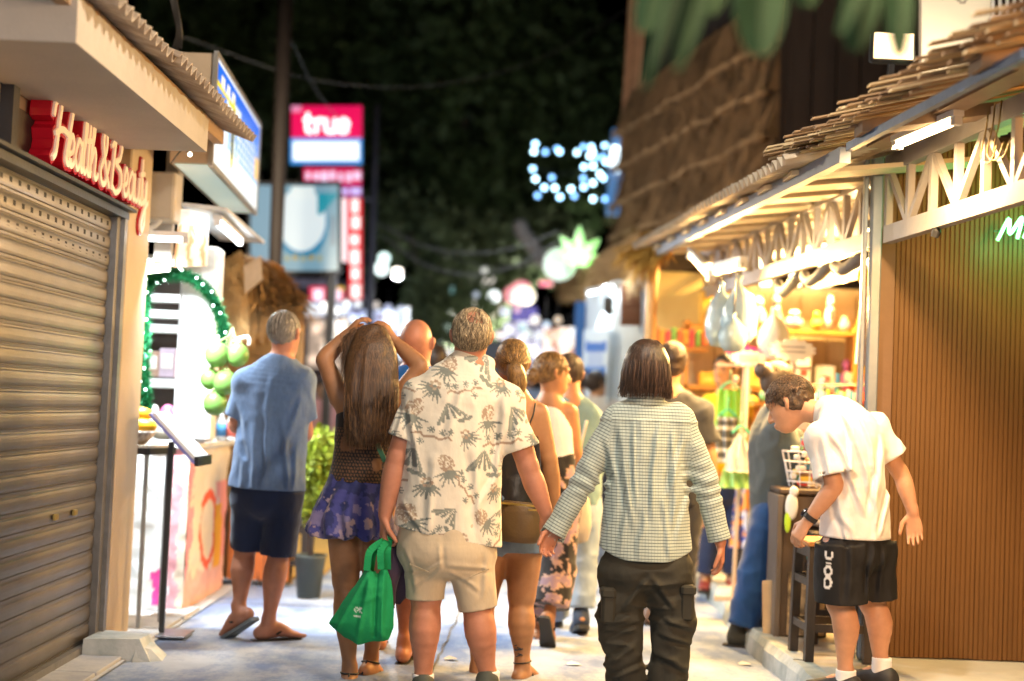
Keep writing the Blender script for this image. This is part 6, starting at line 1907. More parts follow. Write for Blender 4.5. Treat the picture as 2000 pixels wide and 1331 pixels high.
def lerp(a, b, t): return np.asarray(a, float) + (np.asarray(b, float) - np.asarray(a, float)) * t

def torso(v, pel, chest_pts, k=.03, n=4):
    """list of (point, half width, half depth, side)"""
    P = [c[0] for c in chest_pts]
    v.tube(P, [c[1] for c in chest_pts], [c[2] for c in chest_pts], [c[3] for c in chest_pts], k=k, n=n)

def sandal(heel, f2, u, sd, s, parent, mat, strapmat, kind='flip', an=None):
    """sole under a foot frame; kind flip = thong straps, strap = heel strap and toe bands."""
    w = MB()
    o = heel - u * .034 * s
    out = []
    for t, hw in ((-.042, .022), (-.025, .033), (.03, .034), (.09, .037), (.15, .046), (.20, .043), (.228, .024)):
        out.append((t, hw))
    ring = [o + f2 * t * s + sd * hw * s for t, hw in out] + [o + f2 * t * s - sd * hw * s for t, hw in reversed(out)]
    n_ = len(ring); ring = [.5 * (-.125 * ring[k - 1] + 1.125 * ring[k] + 1.125 * ring[(k + 1) % n_] - .125 * ring[(k + 2) % n_]) if h else ring[k] for k in range(n_) for h in (0, 1)]
    w.prism(ring, -u * .018 * s)
    sl = w.build('sole', mat, parent)
    w = MB()
    b = o + f2 * .165 * s
    if kind == 'flip':
        for q in (-1, 1):
            w.tube(catmull([b + u * .03 * s, b - f2 * .03 * s + u * .052 * s + sd * q * .022 * s, b - f2 * .085 * s + u * .03 * s + sd * q * .042 * s], 5), .0055 * s, 6)
    else:
        for off, up in ((.165, .034), (.10, .068)):
            w.tube(catmull([o + f2 * off * s + sd * .045 * s, o + f2 * off * s + u * up * s + sd * .02 * s, o + f2 * off * s + u * up * s - sd * .02 * s, o + f2 * off * s - sd * .045 * s], 5), .006 * s, 6)
        if an is not None:
            w.tube([an + (f2 * math.cos(t) + sd * math.sin(t)) * .043 * s - u * .005 for t in np.linspace(0, 2 * math.pi, 15)], .005 * s, 6)
            w.tube([heel - f2 * .036 * s - u * .02 * s, an - f2 * .043 * s], .005 * s, 6)
    w.build('strap', strapmat, parent, smooth=True)
    return sl
def shoe(an, toe_dir, s, parent, mat, solemat, pitch=0.0, hh=.05):
    f = unit(toe_dir); f2 = unit(f * math.cos(pitch) + np.array((0, 0, -1)) * math.sin(pitch)); u = unit(np.array((0, 0, 1.)) * math.cos(pitch) + f * math.sin(pitch)); sd = np.cross(f2, u)
    an = np.asarray(an, float)
    c = an - u * .045 * s
    v = Vol(c - .32, c + .32, .008)
    v.tube([c - f2 * .05 * s, c + f2 * .03 * s, c + f2 * .11 * s - u * .012 * s, c + f2 * .185 * s - u * .024 * s], np.array([.040, .042, .050, .042]) * s, np.array([.046, .050, .036, .026]) * s, sd, k=.01, n=3)
    v.tube([c - f2 * .03 * s, c - f2 * .015 * s + u * hh * s], [.044 * s, .046 * s], k=.03, resample=False)
    v.plane(c - u * .034 * s, -u)
    add_part('shoe', v, mat, parent)
    w = MB()
    o = c - u * .034 * s
    out = ((-.098, .024), (-.075, .042), (.0, .044), (.08, .050), (.15, .052), (.20, .042), (.222, .022))
    ring = [o + f2 * t * s + sd * hw * s for t, hw in out] + [o + f2 * t * s - sd * hw * s for t, hw in reversed(out)]
    w.prism(ring, -u * .022 * s); w.build('shoe_sole', solemat, parent)

def cyl(v, a, b, ra, rb, k=.01, op='u', side=None, qa=None, qb=None):
    """flat-ended cone; optional elliptical section (side half-width ra/rb, across qa/qb)."""
    a = np.asarray(a, float); b = np.asarray(b, float); w = b - a; L = np.linalg.norm(w); w = w / L
    m = max(ra, rb, qa or 0, qb or 0) + k + 3 * v.h
    sl, X, Y, Z = v.sub(np.minimum(a, b) - m, np.maximum(a, b) + m)
    dx, dy, dz = X - a[0], Y - a[1], Z - a[2]
    t0 = dx * w[0] + dy * w[1] + dz * w[2]; t = np.clip(t0 / L, 0, 1)
    if side is None:
        ex, ey, ez = dx - w[0] * t0, dy - w[1] * t0, dz - w[2] * t0
        d = np.sqrt(ex * ex + ey * ey + ez * ez) - (ra + (rb - ra) * t)
    else:
        sd = unit(np.asarray(side) - w * (np.asarray(side) @ w)); mm = np.cross(w, sd)
        l = dx * sd[0] + dy * sd[1] + dz * sd[2]; q = dx * mm[0] + dy * mm[1] + dz * mm[2]
        A = ra + (rb - ra) * t; B = qa + (qb - qa) * t
        k0 = np.sqrt((l / A) ** 2 + (q / B) ** 2) + 1e-6; k1 = np.sqrt((l / A ** 2) ** 2 + (q / B ** 2) ** 2) + 1e-6
        d = np.where(k0 < .3, (k0 - 1) * np.minimum(A, B), k0 * (k0 - 1) / k1)
    d = np.maximum(d, np.maximum(-t0, t0 - L))
    v.merge(sl, d.astype(np.float32), k, op)

def make_person(label, Y, J, rows, s=1.0, res=.008, skin_tone='fair', head_fwd=(0, 1, 0), head_up=(0, 0, 1), head_s=1.0,
                shirt=None, bottom=None, hands=None, toes=((0, 1, 0), (0, 1, 0)), pitch=(0, 0), fat=1.0, armfat=1.0, legfat=1.0, feet=True, face=True, side=None, ears=True, neck_r=.054):
    A = lambda q: at(q[0], q[1], Y + (q[2] if len(q) > 2 else 0))
    j = {k: A(q) for k, q in J.items()}
    Rw = [(A(r[0]), r[1], r[2]) for r in rows]
    up_side = unit(j['shR'] - j['shL']) if side is None else unit(side)
    lo_side = unit(j['hipR'] - j['hipL']) if side is None else unit(side)
    up_side = unit(np.array((up_side[0], up_side[1], up_side[2] * .5)))
    n = len(Rw)
    RS = [(p, a, b, unit(lerp(up_side, lo_side, i / (n - 1)))) for i, (p, a, b) in enumerate(Rw)]
    pts = np.array([q for k, q in j.items()] + [r[0] for r in Rw])
    lo, hi = pts.min(0) - .24, pts.max(0) + .24
    v = Vol(lo, hi, res)
    torso(v, None, [(p, a * fat, b * fat, sd) for p, a, b, sd in RS], k=.02)
    v.tube([lerp(RS[0][0], j['head'], -.15), j['neck'], lerp(j['neck'], j['head'], .75)], [neck_r * 1.25, neck_r, neck_r * .98], k=.03, resample=False)
    R, hp = head(v, j['head'], head_fwd, head_s, head_up, face, ears)
    arm(v, j['shL'], j['elL'], j['wrL'], s, fat=armfat); arm(v, j['shR'], j['elR'], j['wrR'], s, fat=armfat)
    bk = -frame_of(np.cross((0, 0, 1.), lo_side))[:, 1]
    leg(v, j['hipL'], j['knL'], j['anL'], s, fat=legfat, back=bk); leg(v, j['hipR'], j['knR'], j['anR'], s, fat=legfat, back=bk)
    if hands:
        for wr, (dr, pl, cu, th) in (('wrL', hands[0]), ('wrR', hands[1])):
            if dr is not None: hand(v, j[wr], dr, pl, s, cu, th)
    ff = []
    if feet:
        for an, td, pt in (('anL', toes[0], pitch[0]), ('anR', toes[1], pitch[1])):
            ff.append(foot(v, j[an], td, s, pitch=pt))
    base = (j['anL'] + j['anR']) / 2; base[2] = min(j['anL'][2], j['anR'][2]) - .10
    root = person(label, base, v, skin(skin_tone))
    out = dict(root=root, j=j, R=R, hp=hp, feet=ff, rows=RS, s=s, A=A, up=up_side)
    if shirt:
        sr = shirt.get('rows'); g = shirt.get('grow', .02)
        SR = [(A(r[0]), r[1], r[2], unit(lerp(up_side, lo_side, i / (len(sr) - 1)))) for i, r in enumerate(sr)] if sr else [(p, a + g, b + g, sd) for p, a, b, sd in RS]
        q = np.array([r[0] for r in SR] + [j['shL'], j['shR'], j['elL'], j['elR'], j['wrL'], j['wrR']])
        sv = Vol(q.min(0) - .32, q.max(0) + .30, shirt.get('res', res))
        av = Vol(q.min(0) - .32, q.max(0) + .30, shirt.get('res', res))
        torso(sv, None, SR, k=.02)
        late = []
        for sh, el, wr, sl in ((j['shL'], j['elL'], j['wrL'], shirt.get('sl')), (j['shR'], j['elR'], j['wrR'], shirt.get('sr'))):
            if not sl: continue
            fr, r0, r1 = sl[:3]
            st0 = sh + unit((j['shL'] + j['shR']) / 2 - sh) * .03
            av.ell(sh, r0 * .98, .04)
            if fr <= 1:
                e = sh + (el - sh) * fr
                d = unit(e - sh)
                cyl(av, st0, e + d * .03, r0, r1, .035)
            else:
                e = el + (wr - el) * (fr - 1)
                mid = (r0 + r1) / 2
                av.tube([st0, lerp(sh, el, .5), el], [r0, mid * 1.04, mid], k=.035, n=3)
                d = unit(e - el)
                cyl(av, el, e + d * .03, mid, r1, .02)
            late.append((e, d, r1))
        if shirt.get('extra'): shirt['extra'](sv, out)
        if shirt.get('fold'): sv.ripple(shirt['fold']); av.ripple(shirt['fold'])
        for e, d, r1 in late:
            cyl(av, e, e + d * .09, r1 + .05, r1 + .05, .0, 'cut')
            cyl(av, e - d * .018, e + d * .03, r1 - .012, r1 - .010, .0, 'cut')
        h_ = np.maximum(.035 - np.abs(sv.d - av.d), 0) / .035
        sv.d = np.minimum(sv.d, av.d) - h_ * h_ * .035 * .25
        for hem in shirt.get('hem', []): sv.plane(A(hem[0]), hem[1])
        if shirt.get('cuts'): shirt['cuts'](sv, out)
        out['shirt'] = add_part(shirt.get('name', 'shirt'), sv, shirt['mat'], root, None, (lambda V: shirt['paint'](V, out)) if shirt.get('paint') else None)
    if bottom:
        br = [(A(r[0]), r[1], r[2], lo_side) for r in bottom['rows']]
        q = np.array([r[0] for r in br] + [j['knL'], j['knR'], j['anL'], j['anR']])
        bv = Vol(q.min(0) - .26, q.max(0) + .26, bottom.get('res', res))
        torso(bv, None, br, k=.02)
        late = []
        if bottom.get('legs'):
            for hp_, kn, an, lg in ((j['hipL'], j['knL'], j['anL'], bottom['legs'][0]), (j['hipR'], j['knR'], j['anR'], bottom['legs'][1])):
                fr, r0, r1 = lg[:3]
                if fr <= 1.15:
                    e = hp_ + (kn - hp_) * fr if fr <= 1 else kn + (an - kn) * (fr - 1)
                    d = unit(e - hp_)
                    cyl(bv, hp_ + (hp_ - kn) * .05, e + d * .03, r0, r1, .022)
                    late.append(lambda e=e, d=d, r1=r1: cyl(bv, e, e + d * .10, r1 + .022, r1 + .03, .0, 'cut'))
                    late.append(lambda e=e, d=d, r1=r1: cyl(bv, e - d * .03, e + d * .03, r1 - .012, r1 - .010, .0, 'cut'))
                else:
                    e = kn + (an - kn) * (fr - 1)
                    m = (r0 * .45 + r1 * .55)
                    bv.tube([hp_, lerp(hp_, kn, .5), kn], [r0, lerp(r0, m, .6), m], k=.03, n=3)
                    d = unit(e - kn)
                    cyl(bv, kn, e + d * .03, m, r1, .02)
                    late.append(lambda e=e, d=d, r1=r1: cyl(bv, e, e + d * .09, r1 + .04, r1 + .05, .0, 'cut'))
        if bottom.get('fold'): bv.ripple(bottom['fold'])
        for f_ in late: f_()
        if bottom.get('cuts'): bottom['cuts'](bv, out)
        out['bottom'] = add_part(bottom.get('name', 'shorts'), bv, bottom['mat'], root, None, (lambda V: bottom['paint'](V, out)) if bottom.get('paint') else None)
    return out

def cap_strands(n, P, seed, th0=(.0, .5), th1=(1.2, 2.0), az=(0, 6.283), rad=(.080, .100, .098), cen=(0, -.014, .016), lift=.004, width=.0022, hs=1.0, wob=.12):
    """strands flowing over the skull from the crown; P = head.p; azimuth 0 = right, pi/2 = front."""
    def fn(rr):
        a = rr.uniform(*az); t0 = rr.uniform(*th0); t1 = max(t0 + .25, rr.uniform(*th1))
        out = []
        w0 = rr.normal() * wob
        for q in np.linspace(0, 1, 4):
            th = t0 + (t1 - t0) * q; aa = a + w0 * q
            l = 1 + (lift + .004 * rr.random()) * 10 * (.3 + q * .3)
            x = math.sin(th) * math.cos(aa); y = math.sin(th) * math.sin(aa); z = math.cos(th)
            out.append(P(cen[0] + rad[0] * x * l, cen[1] + rad[1] * y * l, cen[2] + rad[2] * z * l))
        return out
    return strands(n, fn, seed, width)

def cap_vol(o, hs, rad=(.0795, .0985, .0975), cen=(0, -.014, .016), nape=-.06, res=.006, face_p=(0, .030, -.012), face_n=(0, .75, -.66)):
    P, R = o['hp'], o['R']
    c = P(0, 0, 0)
    v = Vol(c - .22, c + .22, res)
    v.ell(P(*cen), np.array(rad) * hs, 0, R)
    v.plane(P(*face_p), R @ np.array(face_n), .01)
    v.plane(P(0, 0, nape), R @ np.array((0, .25, -1.0)), .01)
    return v
# ------------------------------------------------------------------ prints
def seg_d(x, y, x0, y0, x1, y1):
    dx, dy = x1 - x0, y1 - y0; t = np.clip(((x - x0) * dx + (y - y0) * dy) / (dx * dx + dy * dy + 1e-12), 0, 1)
    return np.hypot(x - x0 - dx * t, y - y0 - dy * t), t
def floral_paint(V, o):
    u = V[:, 0] * 1.0 + (V[:, 1] - V[:, 1].min()) * .35; v = V[:, 2]
    c = np.tile(np.array((.70, .64, .52)), (len(V), 1))
    SL = np.array((.085, .12, .115)); SL2 = np.array((.17, .20, .175)); BR = np.array((.26, .16, .10)); TN = np.array((.40, .31, .21))
    rr = np.random.default_rng(5)
    u0, v0 = u.min(), v.min()
    for r in range(9):
        for q in range(9):
            cx = u0 + q * .158 + (.079 if r % 2 else 0) + rr.uniform(-.012, .012); cy = v0 + .02 + r * .112 + rr.uniform(-.012, .012)
            typ = (q * 2 + r * 3) % 4
            m = (np.abs(u - cx) < .115) & (np.abs(v - cy) < .115)
            if not m.any(): continue
            ms = 1.22 + .2 * ((q * 5 + r * 3) % 4) / 3; an_ = .35 * ((q * 3 + r * 7) % 5 - 2); xa, ya = (u[m] - cx) / ms, (v[m] - cy) / ms; x, y = xa * math.cos(an_) + ya * math.sin(an_), ya * math.cos(an_) - xa * math.sin(an_); cc = c[m]
            fl = 1 if (q + r) % 2 else -1
            if typ == 0:
                for k in range(9):
                    a = math.radians(200 + k * 17) if fl > 0 else math.radians(-20 - k * 17)
                    L = .036 + .022 * ((k * 7) % 5) / 5
                    d, t = seg_d(x, y, .004 * fl, .018, math.cos(a) * L, .018 + math.sin(a) * L)
                    cc[d < .0046 * (1.05 - .6 * t)] = SL
                for k in range(6):
                    a = k * 1.05; d = np.hypot(x - .012 * math.cos(a), y - .022 - .012 * math.sin(a)); cc[d < .0055] = TN if k % 2 else BR
            elif typ == 1:
                for k, (bx, L) in enumerate(((-.055, .06), (-.038, .058), (-.018, .05), (.006, .055), (.024, .05), (.045, .06))):
                    d, t = seg_d(x, y, .0 + bx * .12, .042, bx, .042 - L * .95)
                    cc[(d < .0042 * (.35 + t))] = SL
                d, t = seg_d(x, y, -.052, -.018, .0, .045); cc[d < .003] = SL2
                d, t = seg_d(x, y, .05, -.016, .0, .045); cc[d < .003] = SL2
                for k in range(5):
                    d = np.hypot(x - (.02 + k * .010), (y + .026 + .004 * (k % 2)) * 1.3); cc[d < .009] = SL
            elif typ == 2:
                pts = [(-.06, -.01), (-.035, .002), (-.02, -.008), (.005, .004), (.03, .0), (.05, .018), (.065, .012)]
                for (a, b), (e, f) in zip(pts[:-1], pts[1:]):
                    d, t = seg_d(x, y, a * fl, b, e * fl, f); cc[d < .0036] = BR
                for px, py in ((-.045, .016), (-.008, .022), (.03, .026), (.052, .036), (-.025, -.026)):
                    d = np.hypot(x - px * fl, y - py); a = np.arctan2(y - py, x - px * fl)
                    cc[d < .0125 * (.72 + .28 * np.sign(np.sin(a * 7)))] = SL
            else:
                n = vnoise(np.stack([x * 170, y * 170, 0 * x + r * 3.1 + q], 1))
                d = np.hypot(x / .9, (y - .012) / 1.2)
                cc[(d < .026) & (n > .05)] = BR
                cc[(d < .028) & (n < -.25)] = TN
                for k in range(8):
                    a = math.radians(-150 + k * 24); L = .05 if k % 2 else .038
                    d, t = seg_d(x, y, .012 * fl, -.012, (.012 + math.cos(a) * L) * fl, -.012 + math.sin(a) * L); cc[d < .0048 * (1.1 - .7 * t)] = SL
            c[m] = cc
    return c * .82 + np.array((.70, .64, .52)) * .18

ATTR_CLOTH = cloth_mat('printed_cotton', (1, 1, 1), attr='col', rough=.75, var=.06)
DKSOLE = M('dark_sole', (.03, .028, .026), rough=.7)
GREYSOLE = M('grey_sole', (.16, .18, .19), rough=.7)
BLKSTRAP = M('black_strap', (.02, .018, .018), rough=.5)

# ------------------------------------------------------------------ 1. older man in the palm-print shirt
S1 = dict(rows=[((912, 700), .070, .072), ((908, 716), .095, .085), ((905, 736), .165, .100), ((900, 768), .205, .122), ((893, 810), .212, .132), ((888, 860), .212, .138), ((881, 950), .222, .142), ((874, 1040), .238, .148), ((872, 1100), .245, .15)],
          hem=[((872, 1046), (-.17, 0, -1))], sl=(.64, .080, .078), sr=(.66, .082, .080), res=.0055, mat=ATTR_CLOTH, paint=floral_paint, fold=both(folds(.006, 10, 8, 2.0, 3.0), creases(6.35, [(985, 790, 972, 920, .014, .016), (800, 800, 822, 905, .012, .015), (850, 900, 835, 1040, .008, .018), (930, 880, 945, 1040, .009, .018), (905, 760, 880, 860, .007, .018), (975, 930, 930, 1000, .008, .014), (790, 980, 830, 1030, .008, .012), (1010, 800, 1005, 870, .009, .012), (795, 780, 775, 850, .009, .012)])))
def shirt1_extra(v, o):
    A = o['A']
    v.tube([A((880, 708)), A((915, 694, .0)), A((952, 712))], [.028, .026, .028], k=.02)
S1['extra'] = shirt1_extra
def shorts1_cut(v, o): pass
KHAKI = cloth_mat('khaki_twill', (.52, .43, .30), rough=.8, var=.06)
m1 = make_person('older man in cream palm print shirt and khaki shorts carrying a green bag', 6.35,
    dict(head=(921, 655), neck=(917, 700), shL=(817, 770), shR=(990, 784), elL=(773, 905), elR=(1036, 925), wrL=(752, 1006), wrR=(1066, 1000), hipL=(835, 1068), hipR=(915, 1072), knL=(832, 1178), knR=(932, 1190), anL=(826, 1336), anR=(954, 1330)),
    [((914, 715), .10, .075), ((905, 748), .150, .09), ((897, 790), .175, .105), ((888, 870), .18, .115), ((880, 960), .178, .115), ((874, 1040), .185, .12), ((874, 1085), .16, .11)],
    s=1.10, res=.0065, skin_tone='ruddy', head_fwd=(-.08, 1, .05), head_s=1.08, shirt=S1, face=True, legfat=1.06, armfat=1.04, neck_r=.064,
    bottom=dict(name='shorts', rows=[((874, 1000), .205, .135), ((873, 1050), .218, .152), ((873, 1080), .216, .160), ((873, 1094), .19, .148)], legs=((.93, .112, .080), (1.0, .112, .082)), mat=KHAKI, fold=both(folds(.006, 8, 8, 5, 1.5), creases(6.35, [(868, 1095, 795, 1120, .007, .010), (866, 1105, 815, 1150, .006, .010), (880, 1095, 955, 1105, .007, .010), (884, 1108, 935, 1150, .006, .010), (800, 1075, 812, 1145, .007, .012), (955, 1085, 945, 1160, .008, .012), (872, 1060, 873, 1100, -.007, .010)]))),
    hands=(((-.05, .1, -1), (1, .25, 0), 1.15, 1), ((.18, .15, -1), (-.5, -1, 0), .75, -1)), toes=((-.12, 1, 0), (.25, 1, 0)))
# hair: thin grey-blond, reddened bald crown
GBLOND = hair_mat('grey_blond_hair', (.15, .10, .055), (.42, .33, .20))
o = m1; P = o['hp']
hv = cap_vol(o, 1.08, nape=-.085, rad=(.080, .0985, .0975))
hv.ell(P(.014, -.088, .088), (.050, .052, .048), .010, op='cut')
sts = [cap_strands(330, P, 5, th0=(.45, 1.3), th1=(1.6, 2.5), az=(2.3, 4.0), lift=.006, width=.0019, wob=.35), cap_strands(330, P, 7, th0=(.45, 1.3), th1=(1.6, 2.5), az=(5.4, 7.1), lift=.006, width=.0019, wob=.35), cap_strands(330, P, 8, th0=(1.2, 1.6), th1=(1.7, 2.5), az=(4.0, 5.4), lift=.006, width=.0019, wob=.35)]
st1 = (np.concatenate([q[0] for q in sts]), np.concatenate([sts[0][1], sts[1][1] + len(sts[0][0]), sts[2][1] + len(sts[0][0]) + len(sts[1][0])]))
st2 = cap_strands(60, P, 6, th0=(.35, .8), th1=(1.3, 2.2), az=(2.8, 6.6), lift=.012, width=.0016, wob=.9)
link_hair(hv, GBLOND, o['root'], (np.concatenate([st1[0], st2[0]]), np.concatenate([st1[1], st2[1] + len(st1[0])])), folds(.004, 30, 30, 8, 2))
# belt loops, pocket seams, socks and shoes
SOCK = cloth_mat('white_sock', (.74, .74, .74), rough=.9, var=.04)
for an in ('anL', 'anR'):
    w = Vol(m1['j'][an] - .16, m1['j'][an] + .16, .007)
    cyl(w, m1['j'][an] + (0, 0, .045), m1['j'][an] - (0, 0, .06), .0485, .047, 0)
    add_part('sock', w, SOCK, m1['root'])
OLIVSH = M('olive_shoe', (.055, .065, .055), rough=.7, var=.2)
shoe(m1['j']['anL'], (-.12, 1, 0), 1.1, m1['root'], OLIVSH, DKSOLE); shoe(m1['j']['anR'], (.35, 1, 0), 1.12, m1['root'], OLIVSH, DKSOLE)
w = MB()
for px, py, q in ((800, 1102, 1), (955, 1112, -1)):
    w.bar(at(px, py, 6.205), at(px + q * 38, py + 16, 6.190), .004)
# (pocket welts)
w.build('pocket_seam', M('khaki_seam', (.36, .29, .19), rough=.8), m1['root'])

# green shopping bag and dark jacket in his left hand
hndL = m1['j']['wrL'] + np.array((.02, .0, -.095))
GREENB = M('green_bag', (.012, .27, .095), rough=.8, var=.15, scale=6, bump=.4, bscale=16, bdist=.014, spec=.2)
def bag_mesh():
    Yb = 6.28
    pix = [(704, 1128), (716, 1108), (728, 1118), (742, 1112), (757, 1112), (764, 1135), (768, 1190), (767, 1225), (758, 1248), (700, 1259), (672, 1246), (644, 1217), (666, 1180), (690, 1148)]
    P = np.array([at(x, y, Yb)[[0, 2]] for x, y in pix])
    v = Vol(at(630, 1275, Yb) - .14, at(790, 1040, Yb) + .14, .006)
    sl, X, Yg, Z = v.sub(v.lo, v.lo + v.n * v.h)
    X2, Z2 = X[:, 0, 0][:, None], Z[0, 0][None, :]
    d = np.full((X2.shape[0], Z2.shape[1]), 9.0); ins = np.zeros(d.shape, bool)
    n = len(P)
    for i in range(n):
        a, b = P[i], P[(i + 1) % n]; e = b - a
        t = np.clip(((X2 - a[0]) * e[0] + (Z2 - a[1]) * e[1]) / (e @ e), 0, 1)
        d = np.minimum(d, np.hypot(X2 - a[0] - t * e[0], Z2 - a[1] - t * e[1]))
        c = ((a[1] > Z2) != (b[1] > Z2)) & (X2 < (b[0] - a[0]) * (Z2 - a[1]) / (b[1] - a[1] + 1e-12) + a[0])
        ins ^= c
    d2 = np.where(ins, -d, d)
    T = .010 + .075 * (1 - np.exp(-np.maximum(-d2, 0) / .045))
    T = T * np.clip((at(735, 1100, Yb)[2] - Z2) / .10, .25, 1)
    # long pulls running from the handles to the bottom corners
    for (x0, y0, x1, y1, am, wd) in ((722, 1112, 660, 1225, .016, .010), (726, 1115, 700, 1255, .014, .012), (738, 1112, 733, 1240, -.018, .009), (752, 1112, 748, 1245, .016, .010), (742, 1160, 700, 1175, .008, .012)):
        a, b = at(x0, y0, Yb)[[0, 2]], at(x1, y1, Yb)[[0, 2]]
        q, t = seg_d(X2, Z2, a[0], a[1], b[0], b[1]); T = T + am * np.exp(-(q / wd) ** 2)
    v.d = np.maximum(d2[:, None, :], (np.abs(Yg - Yb) - T[:, None, :]) * .8).astype(np.float32)
    v.ripple(folds(.004, 18, 10, 5.0, 8.2, True, .002))
    return v
gb = thing('shopping_bag', 'green cloth shopping bag hanging from the older man\'s left hand', 'bag', at(712, 1258, 6.28))
def bagpaint(V):
    c = np.tile(np.array((.012, .27, .095)), (len(V), 1)); q = at(704, 1190, 6.28)
    x, z = (V[:, 0] - q[0]) * 441, (V[:, 2] - q[2]) * 441
    m = np.zeros(len(V), bool)
    d = np.hypot(x + 4, z - 3); m |= (np.abs(d - 3.4) < 1.3)
    for s_ in ((2, -1, 2, 8), (2, 3, 6, 7), (2, 3, 6, -1), (-8, -9, 4, -9)):
        m |= seg_d(x, z, *s_)[0] < 1.3
    m &= V[:, 1] < 6.30
    c[m] = (.55, .68, .60)
    return c
GB2 = M('green_bag_cloth', (1, 1, 1), rough=.8, var=.15, scale=6, bump=.4, bscale=16, bdist=.014, spec=.2, attr='col')
bv_ = bag_mesh(); V, F = bv_.mesh(); link_mesh('bag_body', V, F, GB2, gb, smooth=True, colors=bagpaint(V))
for q, (l, r) in enumerate(((716, 744), (724, 757))):
    dy = -.03 + .07 * q
    w = MB(); pts = catmull([at(l, 1115, 6.28 + dy), at(l + 8, 1075, 6.28 + dy * .6), hndL + (0, dy * .2, -.012), at(r, 1075, 6.28 + dy * .6), at(r, 1112, 6.28 + dy)], 6)
    for a, b in zip(pts[:-1], pts[1:]): w.bar(a, b + (b - a) * .1, .030, .004, up=(0, 1, 0))
    w.build('handle', GREENB, gb)
jv = Vol(at(742, 1190, 6.42) - .12, at(800, 1030, 6.42) + .12, .007)
jv.tube([at(752, 1048, 6.40), at(766, 1075, 6.42), at(778, 1115, 6.43), at(783, 1150, 6.43), at(776, 1178, 6.42)], [.022, .045, .055, .045, .018], [.03, .05, .055, .04, .015], (1, 0, 0), k=.0)
jv.tube([at(760, 1060, 6.38), at(768, 1110, 6.36), at(764, 1160, 6.36), at(770, 1190, 6.37)], [.02, .03, .025, .008], k=.012)
jv.ripple(folds(.008, 20, 14, 3, 6.0))
V, F = jv.mesh()
tag(link_mesh('folded_jacket', V, F, cloth_mat('plum_jacket', (.075, .045, .075), rough=.75, var=.15), loc=at(770, 1185, 6.42), smooth=True), 'dark plum jacket bunched in the older man\'s hand with the green bag', 'jacket')

# ------------------------------------------------------------------ 2. woman in the checked shirt
def check_mat():
    m = M('gingham', (.42, .50, .46), rough=.8, var=.05, scale=12, bump=.42, bscale=15, stretch=(1, 1, .55), bdist=.016, spec=.2, sheen=.2)
    if m.get('done'): return m
    nt = m.node_tree; L = nt.links.new
    at_ = nt.nodes.new('ShaderNodeAttribute'); at_.attribute_name = 'cloth'
    sx = nt.nodes.new('ShaderNodeSeparateXYZ'); L(at_.outputs['Vector'], sx.inputs[0])
    outs = []
    for ch, per, wd in (('X', .0138, .20), ('Y', .0138, .26)):
        dv = nt.nodes.new('ShaderNodeMath'); dv.operation = 'DIVIDE'; L(sx.outputs[ch], dv.inputs[0]); dv.inputs[1].default_value = per
        fr = nt.nodes.new('ShaderNodeMath'); fr.operation = 'FRACT'; L(dv.outputs[0], fr.inputs[0])
        lt = nt.nodes.new('ShaderNodeMath'); lt.operation = 'LESS_THAN'; L(fr.outputs[0], lt.inputs[0]); lt.inputs[1].default_value = wd
        outs.append(lt)
    b = nt.nodes['Principled BSDF']; src = b.inputs['Base Color'].links[0].from_socket
    prev = src
    for lt, colr, f in ((outs[0], (.20, .25, .25), .62), (outs[1], (.06, .085, .10), .86)):
        mx = nt.nodes.new('ShaderNodeMix'); mx.data_type = 'RGBA'
        ml = nt.nodes.new('ShaderNodeMath'); ml.operation = 'MULTIPLY'; L(lt.outputs[0], ml.inputs[0]); ml.inputs[1].default_value = f
        L(ml.outputs[0], mx.inputs[0]); L(prev, mx.inputs[6]); mx.inputs[7].default_value = (*colr, 1)
        prev = mx.outputs[2]
    L(prev, b.inputs['Base Color']); m['done'] = 1
    return m
GING = check_mat()
Y2 = 6.30
J2 = dict(head=(1262, 716), neck=(1262, 766), shL=(1202, 822), shR=(1331, 822), elL=(1142, 935), elR=(1378, 945), wrL=(1088, 1030), wrR=(1407, 1058), hipL=(1222, 1110), hipR=(1302, 1110), knL=(1211, 1205), knR=(1315, 1210), anL=(1220, 1338), anR=(1304, 1338))
def fold2(P):
    A = lambda x, y: at(x, y, Y2)
    d = folds(.006, 8, 8, 1.7, 7.7)(P) + creases(Y2, [(1205, 845, 1228, 1010, .013, .013), (1232, 835, 1238, 980, .011, .010), (1278, 840, 1268, 1000, .012, .011), (1308, 850, 1312, 1020, .013, .013), (1330, 860, 1300, 960, .010, .012), (1222, 960, 1208, 1070, .009, .013), (1290, 980, 1302, 1080, .009, .013), (1250, 1000, 1246, 1085, .007, .013), (1185, 860, 1200, 930, .010, .012), (1345, 960, 1320, 1050, .009, .012)])(P)
    c = at(1246, 900, Y2)
    # box pleat falling from the yoke
    yoke = at(1262, 822, Y2)[2]
    x = P[:, 0] - c[0]
    d += .007 * np.exp(-(x / .016) ** 2) * ((P[:, 2] < yoke) & (P[:, 2] > yoke - .30)) * (1 - np.clip((yoke - P[:, 2]) / .30, 0, 1)) * (P[:, 1] < Y2)
    d += .004 * (np.abs(P[:, 2] - yoke) < .006) * (P[:, 1] < Y2)
    return d
